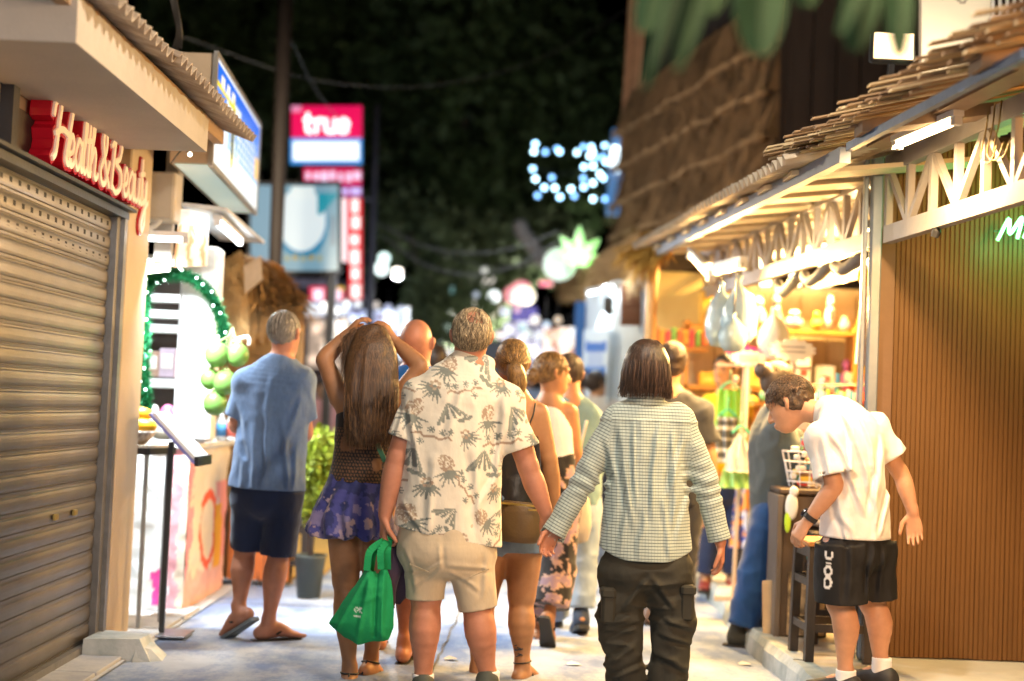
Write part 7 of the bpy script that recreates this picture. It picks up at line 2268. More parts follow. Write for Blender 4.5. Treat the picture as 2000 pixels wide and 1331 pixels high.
w2 = make_person('woman with dark bob in checked long sleeved shirt and dark cargo trousers', Y2, J2,
    [((1262, 790), .060, .05), ((1262, 812), .115, .07), ((1262, 850), .150, .095), ((1262, 920), .148, .10), ((1262, 1000), .150, .105), ((1262, 1070), .165, .115), ((1262, 1115), .15, .11)],
    s=.98, res=.0065, skin_tone='ruddy', head_s=.98, face=True,
    hands=(((-.45, .1, -.9), (.6, -1, 0), .75, 1), ((.12, .15, -1), (-.9, .1, 0), .55, -1)),
    bottom=dict(name='trousers', rows=[((1262, 1050), .150, .10), ((1262, 1085), .178, .112), ((1262, 1118), .190, .130), ((1262, 1130), .165, .12)], legs=((1.97, .104, .083), (1.97, .104, .083)), mat=cloth_mat('dark_cargo', (.034, .033, .026), rough=.8, var=.18, sheen=0), fold=lambda P: creases(Y2, [(1225, 1195, 1180, 1215, .013, .011), (1240, 1225, 1185, 1240, .012, .010), (1235, 1260, 1185, 1285, .013, .012), (1295, 1200, 1345, 1220, .013, .011), (1290, 1235, 1345, 1250, .012, .010), (1290, 1270, 1340, 1300, .013, .012), (1262, 1120, 1215, 1180, .010, .012), (1262, 1120, 1310, 1175, .010, .012), (1250, 1300, 1190, 1320, .012, .011)])(P) + folds(.007, 8, 8, 8, 4.0)(P) + .015 * (.55 - np.abs(vnoise(P * np.array((6, 6, 19)) + 4)) * 1.3) * (.5 + .5 * np.clip((.85 - P[:, 2]) / .3, 0, 1))))
# shirt built separately so the check can follow each sleeve
j = w2['j']; A = w2['A']
sv = Vol(at(1030, 1120, Y2) - .1, at(1440, 760, Y2) + .12 + np.array((0, .12, 0)), .0058)
sv.lo[1] = Y2 - .28
sv = Vol(np.array((at(1030, 900, Y2)[0], Y2 - .26, at(1262, 1120, Y2)[2] - .05)), np.array((at(1450, 900, Y2)[0], Y2 + .26, at(1262, 750, Y2)[2] + .05)), .0058)
X_ = np.array((1., 0, 0))
torso(sv, None, [(A((1262, 778)), .072, .062, X_), (A((1262, 792)), .100, .075, X_), (A((1262, 808)), .150, .092, X_), (A((1262, 845)), .170, .112, X_), (A((1262, 910)), .175, .120, X_), (A((1262, 1000)), .187, .13, X_), (A((1260, 1070)), .200, .138, X_), (A((1259, 1110)), .200, .14, X_)], k=.02)
for px, n_ in ((1259, (.0, 0, -1)),):
    hemz = A((1259, 1092))[2]
cuffL = lerp(j['elL'], j['wrL'], 1.22); cuffR = lerp(j['elR'], j['wrR'], .98)
for sh, el, cf, r1 in ((j['shL'], j['elL'], cuffL, .062), (j['shR'], j['elR'], cuffR, .050)):
    inn = unit((j['shL'] + j['shR']) / 2 - sh)
    sv.ell(sh, .062, .04)
    sv.tube([sh + inn * .03, lerp(sh, el, .5), el], [.070, .060, .054], k=.03, n=3)
    c0 = lerp(el, cf, .68)
    cyl(sv, el, c0, .054, .046, .02)
    cyl(sv, c0, cf + unit(cf - el) * .03, .045, r1, .006)
def fold2b(P):
    d = fold2(P)
    for el, cf in ((j['elL'], cuffL), (j['elR'], cuffR)):
        t = ((P - el) @ unit(cf - el)); r = np.linalg.norm(P - el - t[:, None] * unit(cf - el), axis=1)
        d += np.where((t > -.12) & (r < .12), .006 * np.sin(t * 95 + 4 * vnoise(P * 9)) * np.exp(-(t / .10) ** 2), 0)
    return d
sv.ripple(fold2b)
# curved shirt-tail hem
sl, X, Yg, Z = sv.sub(sv.lo, sv.lo + sv.n * sv.h)
xc = A((1259, 1090))[0]
curve = hemz + .055 * np.clip(((np.abs(X - xc) - .06) / .15), 0, 1) ** 2
sv.d = np.maximum(sv.d, (curve - Z).astype(np.float32) + 0 * sv.d)
for el, cf, r1 in ((j['elL'], cuffL, .062), (j['elR'], cuffR, .050)):
    d = unit(cf - el); cyl(sv, cf, cf + d * .09, r1 + .03, r1 + .04, 0, 'cut'); cyl(sv, cf - d * .025, cf + d * .03, r1 - .010, r1 - .008, 0, 'cut')
V, F = sv.mesh()
uvw = np.stack([V[:, 0] + .3 * (V[:, 1] - Y2), V[:, 2], 0 * V[:, 0]], 1)
for sh, el, cf in ((j['shL'], j['elL'], cuffL), (j['shR'], j['elR'], cuffR)):
    ax1, ax2 = unit(el - sh), unit(cf - el)
    xin = abs(sh[0] - xc)
    out_ = np.sign(sh[0] - xc)
    m = ((V[:, 0] - xc) * out_ > .172 + .02 * np.clip((sh[2] - V[:, 2]) / .3, 0, 1.5))
    up_m = (V - el) @ ax2 < 0
    for mm, o0, ax in ((m & up_m, sh, ax1), (m & ~up_m, el, ax2)):
        q = V[mm] - o0; t = q @ ax; sd = np.cross(ax, (0, 1, 0)); uvw[mm, 1] = t + (0 if ax is ax1 else np.linalg.norm(el - sh)); uvw[mm, 0] = q @ sd + .3 * q[:, 1]
link_mesh('shirt', V, F, GING, w2['root'], smooth=True, vecs=uvw)
col_ = Vol(A((1262, 775)) - .16, A((1262, 775)) + .16, .0058)
cyl(col_, A((1262, 792)) , A((1262, 760)), .086, .072, .0, 'u', (1, 0, 0), .088, .078)
V, F = col_.mesh(); link_mesh('collar', V, F, GING, w2['root'], smooth=True, vecs=np.stack([V[:, 0], V[:, 2], 0 * V[:, 0]], 1))
# cargo pockets
CARG = cloth_mat('dark_cargo', (.045, .043, .035))
for px, py, sgn in ((1193, 1172, -1), (1334, 1166, 1)):
    c = at(px, py, Y2 - .045)
    w = MB(); w.bbox(c + (sgn * .012, 0, -.03), (.060, .12, .14), .012); w.build('cargo_pocket', CARG, w2['root'])
    w = MB(); w.bbox(c + (sgn * .016, -.004, .035), (.066, .128, .045), .010); w.build('pocket_flap', CARG, w2['root'])
# bob
o = w2; P = o['hp']; R = o['R']
DKBR = hair_mat('dark_brown_hair', (.022, .012, .009), (.085, .048, .030))
c = P(0, 0, 0); hv = Vol(c - .26, c + .24, .006)
hv.ell(P(0, -.016, .018), np.array((.094, .106, .104)), 0, R)
hv.tube([P(0, -.014, .02), P(0, -.018, -.05), P(0, -.022, -.115)], [.097, .105, .108], [.104, .100, .085], R[:, 0], k=.02, n=3)
hv.plane(P(0, -.02, -.118), np.array((0, 0, -1.)), .012)
hv.plane(P(0, .045, 0), R @ np.array((0, 1, -.35)), .01)
def bob_strand(rr):
    az = rr.uniform(2.9, 6.5); x, y = math.cos(az), math.sin(az)
    f = rr.uniform(.97, 1.07)
    e = rr.uniform(-.150, -.105)
    return [P(.012 + .03 * x, -.02 + .03 * y, .118), P(.072 * x * f, -.016 + .08 * y * f, .085), P(.098 * x * f, -.018 + .108 * y * f, .01), P(.108 * x * f, -.018 + .104 * y * f, -.065), P((.104 + .012 * rr.normal()) * x, -.022 + .085 * y, e)]
link_hair(hv, DKBR, o['root'], strands(1300, bob_strand, 9, .0020, 10), folds(.0035, 34, 34, 3, 3))
shoe(w2['j']['anL'], (0, 1, 0), .95, w2['root'], OLIVSH, DKSOLE); shoe(w2['j']['anR'], (.1, 1, 0), .95, w2['root'], OLIVSH, DKSOLE)

# ------------------------------------------------------------------ 3. man in the blue T-shirt
Y3 = 7.65
BLUET = cloth_mat('heather_blue', (.105, .165, .29), rough=.85, var=.14, scale=60)
m3 = make_person('grey haired man in blue T-shirt, navy shorts and flip-flops with folded arms', Y3,
    dict(head=(556, 650), neck=(552, 692), shL=(482, 748), shR=(588, 745), elL=(462, 832, .04), elR=(596, 850, .06), wrL=(540, 822, .26), wrR=(540, 838, .28), hipL=(490, 965), hipR=(555, 965), knL=(478, 1080, .06), knR=(543, 1088, .02), anL=(467, 1190, -.02), anR=(524, 1217, .0)),
    [((550, 705), .085, .065), ((545, 727), .14, .085), ((540, 760), .170, .105), ((533, 830), .165, .11), ((527, 900), .155, .115), ((522, 955), .165, .12), ((522, 985), .15, .11)],
    s=1.02, res=.008, skin_tone='ruddy', head_fwd=(.35, 1, 0), head_s=1.04, legfat=1.02, neck_r=.058,
    shirt=dict(rows=[((552, 706), .082, .075), ((550, 712), .11, .082), ((546, 730), .165, .098), ((541, 770), .195, .122), ((533, 840), .190, .13), ((526, 910), .194, .145), ((521, 960), .204, .156), ((521, 990), .204, .156)], hem=[((521, 955), (-.03, 0, -1))], sl=(.78, .078, .076), sr=(.70, .080, .078), res=.007, mat=BLUET, fold=both(folds(.006, 9, 8, 1.9, 12.0), creases(7.65, [(500, 840, 508, 950, .014, .016), (530, 810, 524, 950, .012, .016), (560, 830, 570, 945, .013, .016), (592, 790, 556, 890, .011, .016), (478, 800, 500, 900, .011, .016), (585, 880, 580, 950, .010, .014), (480, 900, 476, 950, .009, .014), (540, 740, 530, 800, .006, .02)]))),
    bottom=dict(name='shorts', rows=[((521, 890), .150, .095), ((521, 935), .176, .128), ((521, 965), .188, .134), ((521, 985), .18, .13), ((521, 995), .15, .11)], legs=((.92, .102, .086), (.97, .104, .094)), mat=cloth_mat('navy_shorts', (.010, .018, .050), rough=.8, var=.15), fold=folds(.006, 9, 9, 4, 2.2)),
    hands=(((.5, .8, .1), (0, -1, .2), .6, 1), ((-.6, .7, .1), (0, -1, .2), .6, -1)), toes=((-.85, .6, 0), (.92, .45, 0)), pitch=(.55, 0))
o = m3
hv = cap_vol(o, 1.04, nape=-.07, rad=(.0785, .0975, .0975))
hv.plane(o['hp'](.0, .02, .012), o['R'] @ np.array((0, .9, -.45)), .01)
link_hair(hv, hair_mat('grey_hair', (.17, .145, .12), (.36, .33, .29), stretch=(6, 6, 4), scale=40), o['root'], cap_strands(700, o['hp'], 21, th0=(.0, 1.6), th1=(.4, 2.2), lift=.003, width=.0016, wob=.1), folds(.002, 60, 60, 40, 2))
sandal(*o['feet'][0], 1.02, o['root'], GREYSOLE, BLKSTRAP); sandal(*o['feet'][1], 1.02, o['root'], DKSOLE, BLKSTRAP)

# ------------------------------------------------------------------ 4. long haired woman in black lace top
Y4 = 6.78
def lace_paint(V, o):
    c = np.tile(np.array((.012, .010, .010)), (len(V), 1))
    A = o['A']; zb = A((710, 845))[2]
    g = np.stack([V[:, 0] * 64, V[:, 1] * 64, V[:, 2] * 64], 1)
    row = np.floor(g[:, 2]); fx = np.abs(((g[:, 0] + .5 * (row % 2)) % 1) - .5); fz = np.abs((g[:, 2] % 1) - .5)
    hole = (fx ** 2 + fz ** 2) < .115
    n = vnoise(V * 13 + 3)
    sk = np.array((.24, .11, .05))
    m = hole & (V[:, 2] < zb + .02)
    c[m] = sk * .55
    c[(n > .55) & (V[:, 2] < zb - .02)] = sk * .8
    return c
def skirt_paint(V, o):
    c = np.tile(np.array((.055, .055, .22)), (len(V), 1))
    n1 = fbm(V * np.array((16, 16, 11)), 3); n2 = fbm(V * np.array((24, 24, 18)) + 31, 3)
    c[n1 > .16] = (.20, .16, .30)
    c[n1 < -.22] = (.025, .03, .12)
    c[n2 > .24] = (.34, .24, .28)
    return c
def skirt_fold(P):
    c = at(700, 950, Y4); a = np.arctan2(P[:, 1] - c[1], P[:, 0] - c[0]); dz = np.clip((c[2] + .06 - P[:, 2]) / .35, 0, 1)
    return .022 * dz * np.sin(a * 11 + 2.5 * vnoise(P * 5)) + .003 * vnoise(P * 30)
def skirt_cut(v, o):
    sl, X, Yg, Z = v.sub(v.lo, v.lo + v.n * v.h)
    a = np.arctan2(Yg - Y4, X - at(700, 1040, Y4)[0])
    hem = at(688, 1046, Y4)[2] + .012 * np.sin(a * 11)
    v.d = np.maximum(v.d, (hem - Z).astype(np.float32) + 0 * v.d)
w4 = make_person('long haired woman in black lace top holding her hair up with both hands', Y4,
    dict(head=(726, 690), neck=(722, 735), shL=(664, 778), shR=(776, 782), elL=(633, 702, -.02), elR=(822, 716, -.02), wrL=(676, 655, .06), wrR=(772, 668, .06), hipL=(672, 985), hipR=(735, 985), knL=(675, 1155, .0), knR=(737, 1165, .02), anL=(683, 1312, -.05), anR=(724, 1292, .08)),
    [((720, 752), .075, .06), ((719, 775), .125, .075), ((716, 805), .145, .09), ((710, 870), .128, .09), ((705, 920), .130, .09), ((702, 970), .165, .11), ((702, 1005), .15, .11)],
    s=.96, res=.007, skin_tone='tan', head_fwd=(.05, 1, .12), head_s=.98, legfat=1.05,
    shirt=dict(name='lace_top', rows=[((718, 800), .135, .085), ((716, 820), .148, .098), ((711, 870), .142, .100), ((706, 920), .145, .102), ((703, 965), .17, .115)], hem=[((705, 942), (0, 0, -1)), ], res=.0055, mat=ATTR_CLOTH, paint=lace_paint, fold=folds(.003, 9, 9, 4, 2), cuts=lambda v, o: v.plane(o['A']((717, 812)), unit(np.array((0, .25, 1.))))),
    bottom=dict(name='skirt', rows=[((705, 925), .142, .10), ((702, 955), .165, .115), ((696, 1000), .195, .15), ((690, 1045), .222, .185), ((688, 1075), .225, .19)], mat=ATTR_CLOTH, paint=skirt_paint, fold=skirt_fold, cuts=skirt_cut, res=.0065),
    hands=(((.55, .05, .75), (.6, .2, -.9), .65, 1), ((-.5, .05, .8), (-.6, .2, -.9), .65, -1)), toes=((-.05, 1, 0), (.35, 1, 0)), pitch=(0, .25))
o = w4; A = o['A']; P = o['hp']
BROWNH = hair_mat('long_brown_hair', (.045, .022, .011), (.17, .085, .035), stretch=(11, 11, .7), scale=14)
c = A((726, 760)); hv = Vol(c - np.array((.30, .30, .34)), c + np.array((.30, .26, .36)), .0065)
hv.ell(P(0, -.014, .020), np.array((.088, .104, .105)) * .98, 0, o['R'])
hv.tube([A((727, 655, -.03)), A((727, 700, -.09)), A((725, 770, -.125)), A((722, 830, -.125)), A((724, 862, -.12))], [.075, .118, .128, .118, .085], [.07, .075, .060, .045, .02], (1, 0, 0), k=.03)
hv.plane(P(0, .05, 0), o['R'] @ np.array((0, 1, -.3)), .01)
hv.ell(A((690, 680, -.02)), (.045, .05, .055), .03)
def long_strand(rr):
    q = rr.uniform(-1, 1); b = rr.uniform(.6, 1.06)
    y = -.13 - .03 * math.sqrt(max(0, 1 - q * q))
    return [A((727 + 12 * q, 640, -.03)), A((727 + 40 * q * b, 672, -.085 * (1 - .3 * abs(q)) - .02)), A((726 + 50 * q, 730, y + .02)), A((724 + 52 * q, 790, y - .01 + .01 * rr.normal())), A((722 + (46 + 6 * rr.normal()) * q, rr.uniform(815, 880), y + .02))]
def stray(rr):
    q = rr.uniform(-1, 1); a = A((700 + 18 * rr.normal() * .4, 650, -.05))
    return [A((718, 642, -.04)), A((690 + 8 * rr.normal(), 655 + 5 * rr.normal(), -.07)), A((676 + 6 * rr.normal(), 690 + 10 * rr.normal(), -.08)), A((680 + 8 * rr.normal(), rr.uniform(705, 760), -.10))]
a1 = strands(1900, long_strand, 31, .0020, 10); a2 = strands(200, stray, 32, .0013, 9)
link_hair(hv, BROWNH, o['root'], (np.concatenate([a1[0], a2[0]]), np.concatenate([a1[1], a2[1] + len(a1[0])])), folds(.0045, 26, 26, 1.6, 5))
for f, an in zip(o['feet'], ('anL', 'anR')): sandal(*f, .96, o['root'], DKSOLE, BLKSTRAP, 'strap', o['j'][an])
w = MB(); w.bar(A((733, 858, -.115)), A((752, 902, -.115)), .022, .008, up=(0, 1, 0)); w.build('bag_strap', M('green_strap', (.03, .12, .06), rough=.6), o['root'])
w = MB(); w.tube([A((731, 856, -.13)) + np.array((math.cos(t) * .012, -.0, math.sin(t) * .016)) for t in np.linspace(0, 6.283, 13)], .004, 6); w.build('ring', M('silver', (.6, .58, .5), rough=.3, metal=.9), o['root'], smooth=True)
w = MB(); w.tube([A((733, 775, -.085)), A((741, 812, -.11))], .005, 5); w.build('top_strap', BLKSTRAP, o['root'])

# ------------------------------------------------------------------ 5. bald man
Y5 = 7.2
m5 = make_person('bald man in bright blue shirt walking ahead of the older man', Y5,
    dict(head=(814, 668), neck=(812, 712), shL=(752, 765), shR=(868, 765), elL=(738, 860), elR=(880, 865), wrL=(735, 950), wrR=(880, 955), hipL=(775, 985), hipR=(845, 985), knL=(755, 1125), knR=(800, 1130, .1), anL=(742, 1236, .35), anR=(790, 1258, -.02)),
    [((812, 725), .09, .07), ((811, 748), .15, .09), ((810, 790), .18, .11), ((810, 860), .18, .115), ((810, 940), .17, .115), ((810, 990), .17, .11)],
    s=1.04, res=.010, skin_tone='ruddy', head_fwd=(.18, 1, 0), head_s=1.08, neck_r=.066,
    shirt=dict(rows=[((812, 726), .09, .08), ((811, 746), .165, .10), ((810, 790), .20, .125), ((810, 860), .20, .13), ((810, 985), .195, .135)], hem=[((810, 965), (0, 0, -1))], sl=(.75, .082, .08), sr=(.75, .082, .08), mat=cloth_mat('bright_blue_cotton', (.012, .13, .50), rough=.8, var=.1), fold=folds(.006, 9, 8, 3, 4)),
    bottom=dict(rows=[((810, 950), .18, .13), ((810, 1000), .185, .13), ((810, 1020), .16, .12)], legs=((1.0, .11, .1), (1.0, .11, .1)), mat=cloth_mat('grey_shorts', (.30, .30, .31)), fold=folds(.006, 8, 8, 4, 4)),
    hands=(((0, 0, -1), (1, 0, 0), .5, 1), ((0, 0, -1), (-1, 0, 0), .5, -1)), toes=((-.1, 1, 0), (.1, 1, 0)))
for f in m5['feet']: sandal(*f, 1.02, m5['root'], DKSOLE, BLKSTRAP)

# ------------------------------------------------------------------ 6. woman in black camisole
Y6 = 6.93
SATIN = cloth_mat('black_satin', (.012, .011, .013), rough=.32, var=.1)
w6 = make_person('woman with clipped brown ponytail in black camisole and denim shorts', Y6,
    dict(head=(1001, 708), neck=(1003, 755), shL=(944, 800), shR=(1052, 808), elL=(938, 900), elR=(1074, 905), wrL=(945, 985, -.02), wrR=(1084, 995), hipL=(965, 1045), hipR=(1025, 1045), knL=(942, 1185, .05), knR=(1018, 1182, .02), anL=(932, 1312, .06), anR=(1020, 1302, -.02)),
    [((1002, 772), .08, .06), ((1001, 795), .125, .075), ((999, 830), .142, .09), ((998, 900), .128, .09), ((997, 960), .14, .10), ((996, 1020), .168, .12), ((996, 1060), .16, .115)],
    s=.97, res=.007, skin_tone='tan', head_s=.97, head_fwd=(-.05, 1, 0), legfat=1.12,
    shirt=dict(name='camisole', rows=[((999, 838), .148, .098), ((998, 870), .146, .10), ((997, 930), .150, .105), ((996, 985), .165, .12), ((996, 1030), .18, .13)], hem=[((996, 990), (0, 0, -1))], mat=SATIN, fold=folds(.006, 7, 7, 7, 4.5), cuts=lambda v, o: v.plane(o['A']((999, 850)), unit(np.array((.12, .3, 1.))))),
    bottom=dict(name='denim_shorts', rows=[((996, 975), .165, .118), ((996, 1020), .182, .13), ((996, 1048), .18, .13), ((996, 1062), .16, .12)], legs=((.22, .108, .108), (.22, .108, .108)), mat=cloth_mat('denim', (.16, .22, .32), rough=.85, var=.15, scale=40), fold=folds(.004, 9, 9, 6, 4)),
    hands=(((0, 0, -1), (1, 0, 0), .5, 1), ((.1, .1, -1), (-1, .2, 0), .4, -1)), toes=((-.1, 1, 0), (.45, 1, 0)))
o = w6; A = o['A']; P = o['hp']
GOLDB = hair_mat('golden_brown_hair', (.085, .042, .015), (.30, .17, .055), stretch=(8, 8, 2), scale=18)
hv = cap_vol(o, .97, nape=-.075, rad=(.086, .106, .102), res=.006)
hv.tube([P(0, -.108, -.018), P(.012, -.135, -.05), P(.022, -.13, -.10), P(.018, -.115, -.15), P(.012, -.105, -.185)], [.028, .042, .046, .038, .014], k=.02)
def pony(rr):
    a = rr.uniform(0, 6.283); x, y = math.cos(a) * .038, math.sin(a) * .038
    return [P(x * .5, -.112 + y * .4, -.018), P(.012 + x, -.14 + y, -.055), P(.022 + x * 1.15, -.132 + y, -.11), P(.016 + x * .8, -.112 + y * .7, -.17 - .03 * rr.random())]
def toclip(rr):
    a = rr.uniform(2.7, 6.7); th = rr.uniform(.3, 1.7)
    x, y, z = .089 * math.sin(th) * math.cos(a), -.014 + .108 * math.sin(th) * math.sin(a), .016 + .105 * math.cos(th)
    q = np.array((x, y, z)); e = np.array((0.0, -.12, -.016)); m = (q + e) / 2; m = m + unit(m - np.array((0, -.014, .016))) * .022
    return [P(*q), P(*m), P(*e)]
a1 = strands(500, pony, 41, .0018, 9); a2 = strands(1000, toclip, 42, .0016, 8)
link_hair(hv, GOLDB, o['root'], (np.concatenate([a1[0], a2[0]]), np.concatenate([a1[1], a2[1] + len(a1[0])])), folds(.004, 30, 30, 8, 3))
w = MB()
cpt = P(.006, -.132, -.016)
for k in range(5): w.ell(cpt + np.array((-.022 + .011 * k, -.004, .006 * math.sin(k * 2.2))), (.0085, .008, .010), 8, 6)
w.build('hair_clip', M('black_clip', (.015, .014, .016), rough=.2), o['root'], smooth=True)
w = MB()
for k in (1,): w.tube(catmull([A((1046, 788, -.05)), A((1041, 812, -.088)), A((1030, 838, -.105)), A((1024, 858, -.11))], 5), .0042, 6)
w.build('shoulder_strap', BLKSTRAP, o['root'], smooth=True)
for f, an in zip(o['feet'], ('anL', 'anR')): sandal(*f, .97, o['root'], DKSOLE, BLKSTRAP, 'strap', None)
w = MB(); an = o['j']['anR']; w.tube([an + (math.cos(t) * .042, math.sin(t) * .042, .022 + .006 * math.cos(t)) for t in np.linspace(0, 6.283, 17)], .003, 5); w.build('anklet', BLKSTRAP, o['root'])
w = MB()
tc = at(1013, 1268, Y6)
back = o['j']['knR'] * .4 + o['j']['anR'] * .6
for k, (dx, dz, l) in enumerate(((-.012, .022, .02), (.004, .016, .026), (-.006, .0, .03), (.008, -.012, .024), (-.002, -.028, .022), (-.014, .008, .018), (.012, .004, .018))):
    a = tc + (dx, 0, dz); 
    yy = back[1] - math.sqrt(max(.0002, .049 ** 2 - (a[0] - back[0]) ** 2)) - .002
    w.bar((a[0] - l / 2, yy, a[2]), (a[0] + l / 2, yy, a[2] + .008 * (-1) ** k), .007, .004)
w.build('tattoo', M('tattoo_ink', (.035, .04, .05), rough=.6), o['root'])
# brown shoulder bag
bg = thing('shoulder_bag', 'brown leather shoulder bag behind the hand holding couple', 'bag', at(1016, 1065, 6.70))
LEATH = M('brown_leather', (.105, .065, .028), rough=.42, var=.18, scale=7, bump=.15, bscale=90)
c = at(1016, 1020, 6.72)
v = Vol(c - .22, c + .22, .006)
v.tube([c + (0, 0, -.088), c + (0, 0, -.05), c + (0, 0, .05), c + (0, 0, .092)], [.088, .096, .096, .09], [.035, .045, .042, .03], (1, 0, .06), k=0, n=3)
v.plane(c + (0, 0, .094), (.06, 0, 1), .008); v.plane(c + (0, 0, -.098), (-.05, 0, -1), .008)
V, F = v.mesh(); link_mesh('bag_body', V, F, LEATH, bg, smooth=True)
w = MB(); w.bar(c + (-.092, -.03, .088), c + (.088, -.03, .078), .010); w.build('zipper', M('gold_zip', (.5, .36, .10), rough=.3, metal=.8), bg)
w = MB(); w.box(c + (.055, -.047, .062), (.040, .004, .008)); w.build('name_plate', M('gold_zip', (.5, .36, .1)), bg)
w = MB()
for a, b in ((c + (.085, -.01, .08), at(1030, 900, 6.80)), (c + (-.09, -.01, .085), at(965, 900, 6.80))): w.tube([a, (a + b) / 2 + (0, -.01, 0), b], .006, 6)
w.build('strap', BLKSTRAP, bg, smooth=True)

# ------------------------------------------------------------------ 7. woman in white tank top, profile
Y7 = 7.9
def blk_floral(V, o):
    c = np.tile(np.array((.014, .012, .014)), (len(V), 1)); n = fbm(V * 17, 3); n2 = vnoise(V * 46)
    c[(n > .13) & (n2 > -.4)] = (.46, .29, .22); c[(n > .30)] = (.30, .20, .24)
    return c
w7 = make_person('woman in white sleeveless top and dark flowered trousers looking right', Y7,
    dict(head=(1079, 728), neck=(1074, 768), shL=(1036, 800), shR=(1112, 806), elL=(1030, 890, .05), elR=(1124, 890, .02), wrL=(1035, 960, .1), wrR=(1118, 965, .1), hipL=(1055, 985), hipR=(1100, 985), knL=(1058, 1100, .1), knR=(1090, 1105, -.02), anL=(1052, 1222, .2), anR=(1072, 1205, -.12)),
    [((1074, 782), .07, .055), ((1074, 800), .11, .07), ((1076, 835), .125, .085), ((1077, 890), .112, .085), ((1078, 940), .13, .095), ((1078, 990), .145, .105)],
    s=.94, res=.009, skin_tone='tan', head_fwd=(.95, .35, -.05), head_s=.97,
    shirt=dict(name='tank_top', rows=[((1072, 782), .062, .062), ((1073, 800), .085, .078), ((1076, 840), .128, .098), ((1077, 890), .125, .098), ((1078, 930), .135, .105)], hem=[((1078, 908), (0, 0, -1))], mat=cloth_mat('white_cotton', (.76, .74, .74), var=.04), fold=folds(.004, 8, 8, 4, 4)),
    bottom=dict(name='trousers', rows=[((1078, 895), .13, .1), ((1078, 950), .15, .115), ((1078, 1000), .155, .12)], legs=((1.85, .095, .088), (1.8, .098, .10)), mat=ATTR_CLOTH, paint=blk_floral, fold=folds(.008, 9, 9, 4, 6)),
    hands=(((0, .2, -1), (1, 0, 0), .5, 1), ((0, .3, -1), (-1, 0, 0), .5, -1)), toes=((0, 1, 0), (.25, 1, 0)), pitch=(0, .95))
o = w7; P = o['hp']
hv = cap_vol(o, .97, nape=-.05, rad=(.084, .103, .102), face_p=(0, .052, .03), face_n=(0, .80, -.6))
hv.plane(P(0, .02, -.012), o['R'] @ np.array((0, .8, -.75)), .01)
hv.ell(P(.01, -.125, -.035), (.040, .04, .045), .02)
link_hair(hv, GOLDB, o['root'], cap_strands(300, P, 51, th0=(.1, .9), th1=(1.1, 2.0), rad=(.085, .104, .103), lift=.004, wob=.3), folds(.004, 25, 25, 8, 3))
for f in o['feet']: sandal(*f, .95, o['root'], DKSOLE, BLKSTRAP)

# ------------------------------------------------------------------ 8. man in teal denim shirt
Y8 = 8.35
m8 = make_person('dark haired person in faded teal shirt and pale jeans behind the white top', Y8,
    dict(head=(1112, 730, .05), neck=(1116, 768), shL=(1078, 812), shR=(1150, 812), elL=(1072, 900), elR=(1158, 905, .1), wrL=(1075, 985), wrR=(1150, 975, .15), hipL=(1095, 985), hipR=(1140, 985), knL=(1086, 1100, .05), knR=(1136, 1100), anL=(1084, 1215, .2), anR=(1134, 1200, -.05)),
    [((1116, 782), .08, .06), ((1116, 802), .135, .08), ((1116, 840), .155, .1), ((1117, 910), .15, .1), ((1118, 980), .15, .105)],
    s=.98, res=.010, skin_tone='tan', head_fwd=(.2, 1, 0), head_s=1.0,
    shirt=dict(rows=[((1116, 784), .085, .075), ((1116, 802), .15, .09), ((1116, 842), .172, .115), ((1117, 910), .17, .12), ((1118, 980), .172, .125), ((1118, 1000), .172, .125)], hem=[((1118, 985), (0, 0, -1))], sl=(.9, .072, .07), sr=(1.5, .074, .06), mat=cloth_mat('teal_denim', (.13, .22, .25), rough=.85, var=.15), fold=folds(.008, 8, 8, 3, 6)),
    bottom=dict(name='jeans', rows=[((1118, 960), .155, .12), ((1118, 1000), .165, .125), ((1118, 1020), .15, .12)], legs=((1.88, .096, .078), (1.88, .098, .082)), mat=cloth_mat('pale_denim', (.30, .38, .48), rough=.85, var=.15, scale=20), fold=folds(.008, 8, 8, 6, 6)),
    hands=(((0, 0, -1), (1, 0, 0), .5, 1), ((.1, .2, -1), (-1, 0, 0), .5, -1)), toes=((0, 1, 0), (-.08, 1, 0)), pitch=(0, .45))
hv = cap_vol(m8, 1.0, nape=-.09, rad=(.085, .104, .102)); link_hair(hv, DKBR, m8['root'], cap_strands(250, m8['hp'], 61, rad=(.086, .105, .103)), folds(.006, 25, 25, 6, 3))
NAVSH = M('navy_canvas', (.025, .035, .06), rough=.8, var=.15)
shoe(m8['j']['anL'], (0, 1, 0), 1.0, m8['root'], NAVSH, DKSOLE); shoe(m8['j']['anR'], (-.08, 1, 0), 1.0, m8['root'], NAVSH, DKSOLE, pitch=.35)
tb_ = Vol(at(1122, 1030, 8.1) - .25, at(1122, 1000, 8.1) + .25, .009)
c = at(1126, 1010, 8.12)
tb_.tube([c + (0, 0, -.13), c + (0, 0, -.06), c + (0, 0, .10)], [.075, .085, .07], [.03, .05, .03], (1, .2, 0), k=0); tb_.ripple(folds(.006, 14, 10, 5, 3))
V, F = tb_.mesh(); tt = thing('tote_bag', 'beige cloth tote bag hanging beside the pale jeans', 'bag', c)
link_mesh('bag_body', V, F, cloth_mat('beige_tote', (.42, .36, .29)), tt, smooth=True)
w = MB(); w.tube(catmull([c + (-.04, 0, .10), c + (-.01, .03, .30), at(1146, 822, 8.2)], 5), .008, 6); w.build('strap', cloth_mat('beige_tote', (.42, .36, .29)), tt, smooth=True)

